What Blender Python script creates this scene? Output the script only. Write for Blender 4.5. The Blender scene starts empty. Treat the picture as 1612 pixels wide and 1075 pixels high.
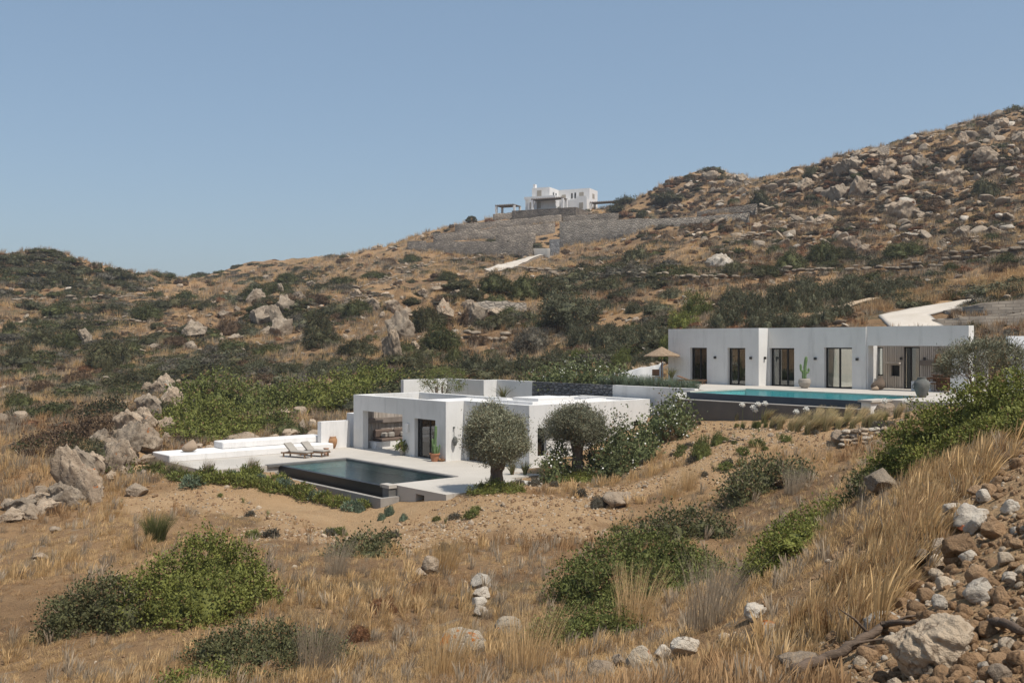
import bpy, math, random
import numpy as np
from mathutils import Vector

# ------------------------------------------------------------------ camera, sky, sun, exposure
S = bpy.context.scene
F = 1600.0                                   # focal length in photo pixels (photo 1612 x 1075)
cam = bpy.data.cameras.new("camera"); cam.sensor_width = 36.0; cam.lens = 36.0 * F / 1612.0
cam.clip_start = 0.1; cam.clip_end = 20000
co = bpy.data.objects.new("camera", cam); S.collection.objects.link(co)
co.location = (0, 0, 0); co.rotation_euler = (math.radians(90), 0, 0)
S.camera = co

UX, UY = 0.6442, -0.7649                     # the villas' long axis, and the axis into the hill
VX, VY = 0.7649, 0.6442
ROT = math.atan2(UY, UX)
SUN_EL = math.radians(61.0)
_d = math.radians(-7.0)
hx = UX * math.cos(_d) - VX * math.sin(_d); hy = UY * math.cos(_d) - VY * math.sin(_d)
sun_dir = Vector((hx * math.cos(SUN_EL), hy * math.cos(SUN_EL), math.sin(SUN_EL)))
w = bpy.data.worlds.new("World"); S.world = w; w.use_nodes = True
nt = w.node_tree; nt.nodes.clear()
sky = nt.nodes.new("ShaderNodeTexSky"); sky.sky_type = 'NISHITA'; sky.sun_disc = False
sky.sun_elevation = SUN_EL; sky.sun_rotation = math.atan2(hx, hy)
sky.altitude = 0; sky.air_density = 1.0; sky.dust_density = 1.6; sky.ozone_density = 1.2
bg = nt.nodes.new("ShaderNodeBackground"); bg.inputs[1].default_value = 0.120
ow = nt.nodes.new("ShaderNodeOutputWorld")
mxs = nt.nodes.new("ShaderNodeMix"); mxs.data_type = 'RGBA'; mxs.inputs[0].default_value = 0.40; mxs.inputs[7].default_value = (2.25, 3.3, 4.4, 1)   # an even dusty haze in the air
nt.links.new(sky.outputs[0], mxs.inputs[6]); nt.links.new(mxs.outputs[2], bg.inputs[0]); nt.links.new(bg.outputs[0], ow.inputs[0])
sl = bpy.data.lights.new("sun", 'SUN'); sl.energy = 4.4; sl.angle = math.radians(0.5); sl.color = (1.0, 0.94, 0.86)
so = bpy.data.objects.new("sun", sl); S.collection.objects.link(so)
so.rotation_euler = (-sun_dir).to_track_quat('-Z', 'Y').to_euler(); so.location = (20, -10, 60)
S.view_settings.view_transform = 'Standard'; S.view_settings.look = 'None'
S.view_settings.exposure = 0.08; S.view_settings.gamma = 1.0; S.view_settings.use_curve_mapping = False
S.render.engine = 'CYCLES'
S.cycles.max_bounces = 4; S.cycles.diffuse_bounces = 2; S.cycles.glossy_bounces = 2
S.cycles.transparent_max_bounces = 8; S.cycles.transmission_bounces = 3

# ------------------------------------------------------------------ helpers
C = S.collection
rng = np.random.default_rng(11)
R = random.Random(5)
Z1, Z2 = -6.89, -2.875                       # the two terraces

def W(a, b, z=0.0): return Vector((a * UX + b * VX, a * UY + b * VY, z))
def AB(x, y): return x * UX + y * UY, x * VX + y * VY

def tag(o, label=None, cat=None, group=None, kind=None):
    if label: o["label"] = label
    if cat: o["category"] = cat
    if group: o["group"] = group
    if kind: o["kind"] = kind
    return o

def empty(name, loc, rot=0.0):
    o = bpy.data.objects.new(name, None); C.objects.link(o)
    o.location = loc; o.rotation_euler = (0, 0, rot); o.empty_display_size = 0.3
    return o

def link(name, me, mat=None, parent=None, loc=(0, 0, 0), rot=(0, 0, 0), scale=(1, 1, 1)):
    o = bpy.data.objects.new(name, me); C.objects.link(o)
    if mat is not None and len(me.materials) == 0: me.materials.append(mat)
    if parent is not None: o.parent = parent
    o.location = loc; o.rotation_euler = rot if not isinstance(rot, (int, float)) else (0, 0, rot)
    o.scale = scale
    return o

def npmesh(name, v, f, smooth=False, mi=None):
    """v (n,3), f (m,k) with a constant corner count"""
    v = np.asarray(v, dtype=np.float32); f = np.asarray(f, dtype=np.int32)
    me = bpy.data.meshes.new(name); m, k = f.shape
    me.vertices.add(len(v)); me.vertices.foreach_set("co", v.ravel())
    me.loops.add(m * k); me.loops.foreach_set("vertex_index", f.ravel())
    me.polygons.add(m)
    me.polygons.foreach_set("loop_start", np.arange(0, m * k, k, dtype=np.int32))
    me.polygons.foreach_set("loop_total", np.full(m, k, dtype=np.int32))
    if smooth: me.polygons.foreach_set("use_smooth", np.ones(m, dtype=bool))
    if mi is not None: me.polygons.foreach_set("material_index", np.asarray(mi, dtype=np.int32))
    me.update(calc_edges=True)
    return me

class MB:
    """collects shapes; build() links them as one mesh object"""
    def __init__(s, off=(0, 0, 0)): s.v = []; s.f = []; s.off = off
    def _add(s, vs, fs):
        n = len(s.v); ox, oy, oz = s.off
        s.v += [(x - ox, y - oy, z - oz) for x, y, z in vs]
        s.f += [tuple(i + n for i in q) for q in fs]; return s
    def box(s, x0, x1, y0, y1, z0, z1):
        return s._add([(x0, y0, z0), (x1, y0, z0), (x1, y1, z0), (x0, y1, z0),
                       (x0, y0, z1), (x1, y0, z1), (x1, y1, z1), (x0, y1, z1)],
                      [(0, 3, 2, 1), (4, 5, 6, 7), (0, 1, 5, 4), (1, 2, 6, 5), (2, 3, 7, 6), (3, 0, 4, 7)])
    def rbox(s, x0, x1, y0, y1, z0, z1, r=0.03):
        """box with a chamfered top and sides, for cushions and blocks"""
        zs = [(z0, r), (z0 + r, 0), (z1 - r, 0), (z1, r)]
        vs = []
        for z, i in zs:
            X0, X1, Y0, Y1 = x0 + i, x1 - i, y0 + i, y1 - i
            vs += [(X0 + r, Y0, z), (X1 - r, Y0, z), (X1, Y0 + r, z), (X1, Y1 - r, z), (X1 - r, Y1, z), (X0 + r, Y1, z), (X0, Y1 - r, z), (X0, Y0 + r, z)]
        fs = [tuple(range(7, -1, -1)), tuple(range(24, 32))]
        for k in range(3):
            for j in range(8): fs.append((k * 8 + j, k * 8 + (j + 1) % 8, k * 8 + 8 + (j + 1) % 8, k * 8 + 8 + j))
        return s._add(vs, fs)
    def lathe(s, prof, n=20, cx=0, cy=0, cap=True):
        vs = []; fs = []
        for r, z in prof:
            for i in range(n):
                t = 2 * math.pi * i / n; vs.append((cx + r * math.cos(t), cy + r * math.sin(t), z))
        for k in range(len(prof) - 1):
            for i in range(n): fs.append((k * n + i, k * n + (i + 1) % n, (k + 1) * n + (i + 1) % n, (k + 1) * n + i))
        if cap: fs.append(tuple(range(n - 1, -1, -1))); fs.append(tuple(range((len(prof) - 1) * n, len(prof) * n)))
        return s._add(vs, fs)
    def tube(s, pts, rad, n=8, jit=0.0, rr=None):
        pts = [Vector(p) for p in pts]; vs = []; fs = []; up = Vector((0.13, 0.21, 0.97)); rr = rr or R
        for k, p in enumerate(pts):
            d = (pts[min(k + 1, len(pts) - 1)] - pts[max(k - 1, 0)]).normalized()
            q = up if abs(d.dot(up)) < 0.9 else Vector((1, 0, 0))
            e1 = d.cross(q).normalized(); e2 = d.cross(e1)
            for i in range(n):
                t = 2 * math.pi * i / n; r = rad[k] * (1 + jit * rr.uniform(-1, 1))
                vs.append(tuple(p + e1 * (r * math.cos(t)) + e2 * (r * math.sin(t))))
        for k in range(len(pts) - 1):
            for i in range(n): fs.append((k * n + i, k * n + (i + 1) % n, (k + 1) * n + (i + 1) % n, (k + 1) * n + i))
        fs.append(tuple(range(n))[::-1]); fs.append(tuple(range((len(pts) - 1) * n, len(pts) * n)))
        return s._add(vs, fs)
    def mesh(s, name, smooth=False):
        me = bpy.data.meshes.new(name); me.from_pydata(s.v, [], s.f); me.update()
        if smooth: me.polygons.foreach_set("use_smooth", [True] * len(me.polygons))
        return me
    def build(s, name, mat, parent=None, loc=(0, 0, 0), rot=0.0, smooth=False):
        return link(name, s.mesh(name, smooth), mat, parent, loc, (0, 0, rot))

def wall_cells(mb, axis, c0, c1, s0, s1, z0, z1, ops):
    """a wall with rectangular openings: axis 'a' runs along a (thickness b c0..c1), 'b' runs along b"""
    ss = sorted({s0, s1, *[o[0] for o in ops], *[o[1] for o in ops]})
    for i in range(len(ss) - 1):
        x0, x1 = ss[i], ss[i + 1]; cuts = sorted((o[2], o[3]) for o in ops if o[0] <= x0 + 1e-6 and o[1] >= x1 - 1e-6)
        z = z0
        for lo, hi in cuts + [(z1, z1)]:
            if lo > z + 1e-6:
                mb.box(x0, x1, c0, c1, z, lo) if axis == 'a' else mb.box(c0, c1, x0, x1, z, lo)
            z = max(z, hi)
    return mb

ORD = "first second third fourth fifth sixth seventh eighth ninth tenth eleventh twelfth thirteenth fourteenth fifteenth sixteenth seventeenth eighteenth nineteenth twentieth twenty-first twenty-second twenty-third twenty-fourth twenty-fifth twenty-sixth".split()
def nth(i, n):
    if i == 0: return "leftmost"
    if i == n - 1: return "rightmost"
    return ORD[i] + " from left" if i < 20 else ORD[n - 1 - i] + " from right"

# ------------------------------------------------------------------ procedural materials
def nod(t, ty, **kw):
    n = t.nodes.new(ty)
    for k, v in kw.items(): setattr(n, k, v)
    return n
def mixc(t, fac, a, b):
    m = nod(t, "ShaderNodeMix", data_type='RGBA')
    for s, v in ((0, fac), (6, a), (7, b)):
        if hasattr(v, "is_output"): t.links.new(v, m.inputs[s])
        else: m.inputs[s].default_value = v if s == 0 else (*v, 1)
    return m.outputs[2]
def ramp(t, src, lo, hi):
    m = nod(t, "ShaderNodeMapRange"); m.inputs[1].default_value = lo; m.inputs[2].default_value = hi
    t.links.new(src, m.inputs[0]); return m.outputs[0]
def noise(t, vec, scale, detail=4, rough=0.6):
    n = nod(t, "ShaderNodeTexNoise"); n.inputs["Scale"].default_value = scale
    n.inputs["Detail"].default_value = detail; n.inputs["Roughness"].default_value = rough
    if vec is not None: t.links.new(vec, n.inputs["Vector"])
    return n.outputs[0]
def newmat(name):
    m = bpy.data.materials.new(name); m.use_nodes = True; t = m.node_tree
    return m, t, t.nodes["Principled BSDF"]
def objvec(t, sc=None):
    c = nod(t, "ShaderNodeTexCoord").outputs["Object"]
    if sc:
        mp = nod(t, "ShaderNodeMapping"); mp.inputs["Scale"].default_value = sc; t.links.new(c, mp.inputs[0]); return mp.outputs[0]
    return c
def bump(t, p, src, strength, dist):
    b = nod(t, "ShaderNodeBump"); b.inputs["Strength"].default_value = strength; b.inputs["Distance"].default_value = dist
    t.links.new(src, b.inputs["Height"]); t.links.new(b.outputs[0], p.inputs["Normal"])

def m_plain(name, col, rough=0.8, col2=None, scale=2.0, bscale=None, bstr=0.3, bdist=0.02, spec=0.3, rnd=0.0, metal=0.0, stretch=None):
    m, t, p = newmat(name); p.inputs["Roughness"].default_value = rough; p.inputs["Specular IOR Level"].default_value = spec
    p.inputs["Metallic"].default_value = metal
    v = objvec(t, stretch); c = None
    if col2: c = mixc(t, ramp(t, noise(t, v, scale, 5), 0.35, 0.68), col, col2)
    if rnd:
        oi = nod(t, "ShaderNodeObjectInfo"); h = nod(t, "ShaderNodeHueSaturation")
        t.links.new(ramp(t, oi.outputs["Random"], 0, 1), h.inputs["Value"])
        h.inputs["Value"].links[0].from_node.inputs[3].default_value = 1 - rnd; h.inputs["Value"].links[0].from_node.inputs[4].default_value = 1 + rnd
        if c is not None: t.links.new(c, h.inputs["Color"])
        else: h.inputs["Color"].default_value = (*col, 1)
        c = h.outputs[0]
    if c is not None: t.links.new(c, p.inputs["Base Color"])
    else: p.inputs["Base Color"].default_value = (*col, 1)
    if bscale: bump(t, p, noise(t, v, bscale, 6, 0.65), bstr, bdist)
    return m

def m_leaf(name, col, col2, scale=2.5, trans=0.22, rnd=0.18):
    m, t, p = newmat(name); p.inputs["Roughness"].default_value = 0.6; p.inputs["Specular IOR Level"].default_value = 0.15
    geo = nod(t, "ShaderNodeNewGeometry"); v = geo.outputs["Position"]
    c = mixc(t, ramp(t, noise(t, v, scale, 3), 0.38, 0.64), col, col2)
    rp = nod(t, "ShaderNodeHueSaturation"); t.links.new(c, rp.inputs["Color"])
    oi = nod(t, "ShaderNodeObjectInfo"); r = nod(t, "ShaderNodeMapRange"); t.links.new(oi.outputs["Random"], r.inputs[0])
    r.inputs[3].default_value = 1 - rnd; r.inputs[4].default_value = 1 + rnd; t.links.new(r.outputs[0], rp.inputs["Value"])
    # leaf to leaf differences, one value for each leaf
    r2 = nod(t, "ShaderNodeMapRange"); t.links.new(geo.outputs["Random Per Island"], r2.inputs[0]); r2.inputs[3].default_value = 0.7; r2.inputs[4].default_value = 1.35
    h2 = nod(t, "ShaderNodeHueSaturation"); t.links.new(rp.outputs[0], h2.inputs["Color"]); t.links.new(r2.outputs[0], h2.inputs["Value"])
    dead = mixc(t, ramp(t, geo.outputs["Random Per Island"], 0.945, 0.95), h2.outputs[0], (0.20, 0.125, 0.06)); t.links.new(dead, p.inputs["Base Color"])
    tr = nod(t, "ShaderNodeBsdfTranslucent"); t.links.new(dead, tr.inputs[0])
    mx = nod(t, "ShaderNodeMixShader"); mx.inputs[0].default_value = trans
    out = [n for n in t.nodes if n.type == 'OUTPUT_MATERIAL'][0]
    t.links.new(p.outputs[0], mx.inputs[1]); t.links.new(tr.outputs[0], mx.inputs[2]); t.links.new(mx.outputs[0], out.inputs[0])
    return m

def m_rock(name, col, col2, lichen=0.0, dark=(0.10, 0.085, 0.07)):
    m, t, p = newmat(name); p.inputs["Roughness"].default_value = 0.92; p.inputs["Specular IOR Level"].default_value = 0.15
    geo = nod(t, "ShaderNodeNewGeometry"); v = geo.outputs["Position"]
    c = mixc(t, ramp(t, noise(t, v, 1.1, 5), 0.36, 0.62), col, col2)
    c = mixc(t, ramp(t, noise(t, v, 5.5, 6, 0.75), 0.60, 0.74), c, dark)
    cr = nod(t, "ShaderNodeMath", operation='SUBTRACT'); t.links.new(noise(t, v, 1.6, 4, 0.6), cr.inputs[0]); cr.inputs[1].default_value = 0.5; ca = nod(t, "ShaderNodeMath", operation='ABSOLUTE'); t.links.new(cr.outputs[0], ca.inputs[0])
    c = mixc(t, ramp(t, ca.outputs[0], 0.010, 0.002), c, tuple(0.8 * x for x in dark))
    if lichen:
        c = mixc(t, ramp(t, noise(t, v, 1.7, 5, 0.7), 0.66 - lichen, 0.70 - lichen), c, (0.42, 0.13, 0.02))
    oi = nod(t, "ShaderNodeObjectInfo"); h = nod(t, "ShaderNodeHueSaturation"); r = nod(t, "ShaderNodeMapRange")
    t.links.new(oi.outputs["Random"], r.inputs[0]); r.inputs[3].default_value = 0.8; r.inputs[4].default_value = 1.18
    t.links.new(r.outputs[0], h.inputs["Value"]); t.links.new(c, h.inputs["Color"]); t.links.new(h.outputs[0], p.inputs["Base Color"])
    b1 = nod(t, "ShaderNodeMath", operation='ADD'); t.links.new(noise(t, v, 2.2, 8, 0.7), b1.inputs[0]); t.links.new(noise(t, v, 14, 6, 0.7), b1.inputs[1])
    bump(t, p, b1.outputs[0], 0.7, 0.16)
    return m

def m_stonewall(name, col, col2, scale=2.2, joint=(0.10, 0.085, 0.07), flat=1.6):
    """coursed rubble seen from too far away to tell the stones apart"""
    m, t, p = newmat(name); p.inputs["Roughness"].default_value = 0.95; p.inputs["Specular IOR Level"].default_value = 0.1
    v = objvec(t, (1, 1, flat)); vo = nod(t, "ShaderNodeTexVoronoi"); vo.inputs["Scale"].default_value = scale; t.links.new(v, vo.inputs["Vector"])
    ve = nod(t, "ShaderNodeTexVoronoi", feature='DISTANCE_TO_EDGE'); ve.inputs["Scale"].default_value = scale; t.links.new(v, ve.inputs["Vector"])
    sp = nod(t, "ShaderNodeSeparateColor"); t.links.new(vo.outputs["Color"], sp.inputs[0])
    c = mixc(t, sp.outputs[0], col, col2); c = mixc(t, ramp(t, noise(t, v, 0.35, 4), 0.4, 0.65), c, tuple(0.72 * x for x in col2))
    c = mixc(t, ramp(t, ve.outputs["Distance"], 0.06, 0.0), c, joint); t.links.new(c, p.inputs["Base Color"])
    bump(t, p, ramp(t, ve.outputs["Distance"], 0.0, 0.18), 0.9, 0.12)
    return m

def m_plaster(name, col, col2):
    m, t, p = newmat(name); p.inputs["Roughness"].default_value = 0.85; p.inputs["Specular IOR Level"].default_value = 0.2
    v = objvec(t); vs = objvec(t, (1.2, 1.2, 0.18))
    c = mixc(t, ramp(t, noise(t, v, 0.5, 5), 0.4, 0.66), col, col2)
    c = mixc(t, ramp(t, noise(t, vs, 1.6, 6, 0.7), 0.52, 0.80), c, tuple(0.80 * x for x in col2)); t.links.new(c, p.inputs["Base Color"])
    bump(t, p, noise(t, v, 5, 6), 0.25, 0.03)
    return m

M = {}
M['plaster'] = m_plaster("white_plaster", (0.70, 0.685, 0.65), (0.64, 0.625, 0.59))
M['white'] = m_plaster("limewash", (0.74, 0.72, 0.69), (0.69, 0.67, 0.64))
M['terrace'] = m_plain("cement_screed", (0.50, 0.46, 0.40), 0.75, (0.43, 0.395, 0.34), 0.35, 8, 0.15, 0.01)
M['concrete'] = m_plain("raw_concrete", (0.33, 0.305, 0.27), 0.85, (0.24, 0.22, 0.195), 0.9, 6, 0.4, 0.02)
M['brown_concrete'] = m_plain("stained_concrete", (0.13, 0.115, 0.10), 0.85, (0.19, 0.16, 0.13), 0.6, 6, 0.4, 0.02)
M['coping'] = m_plain("dark_coping", (0.12, 0.115, 0.105), 0.6, (0.17, 0.16, 0.15), 1.5)
M['tile_deep'] = m_plain("dark_teal_pool_plaster", (0.20, 0.255, 0.235), 0.5, (0.24, 0.295, 0.27), 0.8)
M['tile_black'] = m_plain("black_pool_tile", (0.010, 0.012, 0.014), 0.35, (0.018, 0.020, 0.022), 1.0)
M['tile_blue'] = m_plain("slate_blue_tile", (0.045, 0.060, 0.080), 0.35, (0.060, 0.075, 0.095), 0.8)
M['tile_turq'] = m_plain("turquoise_pool_plaster", (0.36, 0.60, 0.60), 0.5)
M['black'] = m_plain("black_metal", (0.012, 0.011, 0.010), 0.45)
M['steel'] = m_plain("dark_lamp_metal", (0.03, 0.028, 0.026), 0.5)
M['slat'] = m_plain("weathered_cane", (0.56, 0.49, 0.42), 0.9, (0.40, 0.345, 0.285), 0.7, None, stretch=(9, 9, 0.3))
M['wood'] = m_plain("teak", (0.20, 0.105, 0.055), 0.6, (0.13, 0.065, 0.035), 3, stretch=(1, 8, 8))
M['palewood'] = m_plain("pale_teak", (0.27, 0.165, 0.095), 0.7, (0.19, 0.11, 0.06), 3)
M['grey_bar'] = m_plain("grey_beam", (0.23, 0.19, 0.16), 0.9, (0.17, 0.14, 0.115), 2)
M['cushion'] = m_plain("taupe_cushion", (0.145, 0.105, 0.082), 0.95, (0.11, 0.08, 0.062), 4)
M['canvas'] = m_plain("grey_canvas", (0.36, 0.33, 0.285), 0.95, (0.30, 0.275, 0.24), 4)
M['beanbag'] = m_plain("sand_canvas", (0.33, 0.25, 0.175), 0.95, (0.27, 0.20, 0.14), 3, 9, 0.3, 0.02)
M['beanbag_dark'] = m_plain("brown_canvas", (0.15, 0.11, 0.08), 0.95, (0.10, 0.075, 0.055), 3)
M['terracotta'] = m_plain("terracotta", (0.42, 0.19, 0.10), 0.85, (0.34, 0.15, 0.08), 4)
M['pink_clay'] = m_plain("pink_clay", (0.45, 0.29, 0.21), 0.9, (0.38, 0.24, 0.17), 4)
M['jar'] = m_plain("ochre_jar", (0.40, 0.22, 0.11), 0.85, (0.30, 0.16, 0.08), 3)
M['urn'] = m_plain("grey_urn", (0.10, 0.105, 0.095), 0.8, (0.16, 0.155, 0.14), 3, 8, 0.4, 0.02)
M['stone_pot'] = m_plain("stone_pot", (0.34, 0.31, 0.265), 0.9, (0.28, 0.25, 0.21), 4)
M['cactus'] = m_plain("cactus_skin", (0.09, 0.15, 0.06), 0.7, (0.13, 0.20, 0.08), 5)
M['straw'] = m_plain("straw_thatch", (0.30, 0.22, 0.145), 0.95, (0.21, 0.15, 0.095), 6, 14, 0.7, 0.04)
M['wicker'] = m_plain("wicker", (0.26, 0.125, 0.055), 0.85, (0.18, 0.085, 0.035), 9)
M['bark'] = m_plain("olive_bark", (0.13, 0.095, 0.07), 0.95, (0.22, 0.175, 0.135), 5, 9, 0.9, 0.05)
M['deadwood'] = m_plain("dead_wood", (0.17, 0.12, 0.085), 0.9, (0.09, 0.065, 0.045), 7, 25, 0.8, 0.02, stretch=(0.6, 3, 3))
M['brick'] = m_plain("brick", (0.45, 0.15, 0.07), 0.9, (0.36, 0.12, 0.05), 12)
M['slate'] = m_stonewall("dark_slate_wall", (0.085, 0.088, 0.092), (0.26, 0.255, 0.25), 2.6, (0.025, 0.025, 0.025), 2.0)
M['stone_grey'] = m_stonewall("grey_rubble_wall", (0.29, 0.245, 0.195), (0.185, 0.155, 0.125), 1.25)
M['stone_pale'] = m_stonewall("pale_rubble_wall", (0.34, 0.295, 0.24), (0.25, 0.215, 0.175), 1.25, (0.17, 0.145, 0.12))
def m_coursed(name, c1, c2, mortar, bw, bh):
    m, t, p = newmat(name); p.inputs["Roughness"].default_value = 0.95; p.inputs["Specular IOR Level"].default_value = 0.1
    sp = nod(t, "ShaderNodeSeparateXYZ"); t.links.new(nod(t, "ShaderNodeTexCoord").outputs["Object"], sp.inputs[0]); cb = nod(t, "ShaderNodeCombineXYZ")
    t.links.new(sp.outputs[0], cb.inputs[0]); t.links.new(sp.outputs[2], cb.inputs[1]); br = nod(t, "ShaderNodeTexBrick"); t.links.new(cb.outputs[0], br.inputs["Vector"])
    for k, v in (("Color1", c1), ("Color2", c2), ("Mortar", mortar)): br.inputs[k].default_value = (*v, 1)
    br.inputs["Scale"].default_value = 1.0; br.inputs["Brick Width"].default_value = bw; br.inputs["Row Height"].default_value = bh; br.inputs["Mortar Size"].default_value = 0.018
    c = mixc(t, ramp(t, noise(t, cb.outputs[0], 1.4, 5, 0.7), 0.4, 0.7), br.outputs["Color"], tuple(0.7 * x for x in c2)); t.links.new(c, p.inputs["Base Color"])
    bump(t, p, br.outputs["Fac"], 0.6, 0.05); return m
M['stone_block'] = m_coursed("coursed_block_wall", (0.40, 0.335, 0.26), (0.30, 0.25, 0.195), (0.20, 0.165, 0.13), 0.55, 0.22)
M['rock'] = m_rock("granite", (0.455, 0.360, 0.260), (0.330, 0.255, 0.182), 0.02)
M['rock_grey'] = m_rock("grey_granite", (0.365, 0.298, 0.222), (0.245, 0.195, 0.143), -0.03)
M['rock_pale'] = m_rock("pale_limestone", (0.58, 0.52, 0.43), (0.44, 0.375, 0.295), 0.02, (0.26, 0.21, 0.16))
M['rock_warm'] = m_rock("warm_pale_stone", (0.56, 0.46, 0.34), (0.45, 0.355, 0.25), 0.0, (0.30, 0.225, 0.155))
M['rock_lichen'] = m_rock("lichened_stone", (0.50, 0.43, 0.33), (0.37, 0.31, 0.23), 0.09, (0.16, 0.13, 0.10))
M['clod'] = m_rock("earth_clod", (0.36, 0.235, 0.135), (0.28, 0.175, 0.095), -0.2, (0.20, 0.125, 0.07))
M['lentisk'] = m_leaf("lentisk_leaf", (0.215, 0.225, 0.055), (0.120, 0.132, 0.036))
M['lentisk_dark'] = m_leaf("dark_lentisk_leaf", (0.150, 0.150, 0.066), (0.094, 0.096, 0.044))
M['green'] = m_leaf("green_leaf", (0.172, 0.188, 0.054), (0.098, 0.112, 0.036))
M['far_green'] = m_leaf("scrub_leaf", (0.092, 0.088, 0.042), (0.062, 0.061, 0.031), 0.35)
M['far_green2'] = m_leaf("green_scrub_leaf", (0.098, 0.102, 0.038), (0.064, 0.070, 0.028), 0.35)
M['olive'] = m_leaf("olive_leaf", (0.265, 0.262, 0.175), (0.160, 0.160, 0.098), 1.6, 0.15)
M['far_olive'] = m_leaf("olive_scrub_leaf", (0.130, 0.130, 0.076), (0.086, 0.088, 0.050), 0.5, 0.15)
M['oleander'] = m_leaf("oleander_leaf", (0.155, 0.172, 0.072), (0.092, 0.108, 0.044))
M['lavender'] = m_leaf("lavender_leaf", (0.155, 0.195, 0.125), (0.100, 0.130, 0.082))
M['grey_leaf'] = m_leaf("grey_leaf", (0.150, 0.135, 0.100), (0.095, 0.083, 0.060))
M['brown_leaf'] = m_leaf("brown_scrub_leaf", (0.145, 0.095, 0.055), (0.095, 0.062, 0.038), 0.6)
M['red_leaf'] = m_leaf("russet_scrub_leaf", (0.235, 0.115, 0.055), (0.165, 0.082, 0.042), 0.8)
M['petal'] = m_plain("white_petal", (0.80, 0.78, 0.70), 0.8)
M['agave'] = m_leaf("agave_leaf", (0.185, 0.180, 0.080), (0.120, 0.125, 0.050))
def m_blade(name, col, col2, trans=0.4):
    m, t, p = newmat(name); out = [n for n in t.nodes if n.type == 'OUTPUT_MATERIAL'][0]; t.nodes.remove(p)
    oi = nod(t, "ShaderNodeObjectInfo"); geo = nod(t, "ShaderNodeNewGeometry")
    c = mixc(t, oi.outputs["Random"], col, col2); h = nod(t, "ShaderNodeHueSaturation"); t.links.new(c, h.inputs["Color"])
    r = nod(t, "ShaderNodeMapRange"); t.links.new(geo.outputs["Random Per Island"], r.inputs[0]); r.inputs[3].default_value = 0.7; r.inputs[4].default_value = 1.25; t.links.new(r.outputs[0], h.inputs["Value"])
    d = nod(t, "ShaderNodeBsdfDiffuse"); tr = nod(t, "ShaderNodeBsdfTranslucent"); mx = nod(t, "ShaderNodeMixShader"); mx.inputs[0].default_value = trans
    t.links.new(h.outputs[0], d.inputs[0]); t.links.new(h.outputs[0], tr.inputs[0]); t.links.new(d.outputs[0], mx.inputs[1]); t.links.new(tr.outputs[0], mx.inputs[2]); t.links.new(mx.outputs[0], out.inputs[0])
    return m
M['dry'] = m_blade("dry_grass_blade", (0.66, 0.47, 0.25), (0.54, 0.36, 0.17))
M['dry_red'] = m_blade("russet_grass_blade", (0.48, 0.315, 0.165), (0.41, 0.255, 0.13))
M['dry_grey'] = m_blade("grey_stem", (0.46, 0.375, 0.27), (0.37, 0.29, 0.20))
M['feather'] = m_blade("feather_grass_blade", (0.60, 0.47, 0.27), (0.46, 0.38, 0.19))
M['feather_green'] = m_blade("feather_grass_base", (0.24, 0.25, 0.11), (0.17, 0.19, 0.08))
M['wisp'] = m_blade("wispy_green_blade", (0.19, 0.20, 0.075), (0.14, 0.15, 0.055))
def m_glass(name, tint, rough, refl=1.0):
    m, t, p = newmat(name); out = [n for n in t.nodes if n.type == 'OUTPUT_MATERIAL'][0]
    tr = nod(t, "ShaderNodeBsdfTransparent"); tr.inputs[0].default_value = (*tint, 1)
    gl = nod(t, "ShaderNodeBsdfGlossy"); gl.inputs["Roughness"].default_value = rough
    fr = nod(t, "ShaderNodeFresnel"); fr.inputs[0].default_value = 1.6
    mu = nod(t, "ShaderNodeMath", operation='MULTIPLY'); t.links.new(fr.outputs[0], mu.inputs[0]); mu.inputs[1].default_value = refl
    mx = nod(t, "ShaderNodeMixShader"); t.links.new(mu.outputs[0], mx.inputs[0]); t.links.new(tr.outputs[0], mx.inputs[1]); t.links.new(gl.outputs[0], mx.inputs[2])
    t.links.new(mx.outputs[0], out.inputs[0]); return m
M['glass'] = m_glass("window_glass", (0.78, 0.80, 0.78), 0.02, 1.6)
def m_water(name, col, rip, cap):
    m, t, p = newmat(name); out = [n for n in t.nodes if n.type == 'OUTPUT_MATERIAL'][0]
    v = objvec(t)
    d = nod(t, "ShaderNodeBsdfTransparent"); d.inputs[0].default_value = (*col, 1)
    g = nod(t, "ShaderNodeBsdfGlossy"); g.inputs["Roughness"].default_value = 0.04
    fr = nod(t, "ShaderNodeFresnel"); fr.inputs[0].default_value = 1.33
    b = nod(t, "ShaderNodeBump"); b.inputs["Strength"].default_value = rip; b.inputs["Distance"].default_value = 0.05
    mp = objvec(t, (1.0, 2.2, 1.0)); t.links.new(noise(t, mp, 2.6, 4, 0.55), b.inputs["Height"])
    t.links.new(b.outputs[0], g.inputs["Normal"]); t.links.new(b.outputs[0], fr.inputs["Normal"])
    mi = nod(t, "ShaderNodeMath", operation='MINIMUM'); t.links.new(fr.outputs[0], mi.inputs[0]); mi.inputs[1].default_value = cap
    mx = nod(t, "ShaderNodeMixShader"); t.links.new(mi.outputs[0], mx.inputs[0]); t.links.new(d.outputs[0], mx.inputs[1]); t.links.new(g.outputs[0], mx.inputs[2])
    t.links.new(mx.outputs[0], out.inputs[0]); return m
M['water1'] = m_water("dark_pool_water", (0.66, 0.84, 0.82), 0.7, 0.40)
M['water2'] = m_water("turquoise_pool_water", (0.80, 0.97, 0.97), 0.25, 0.25)

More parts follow.
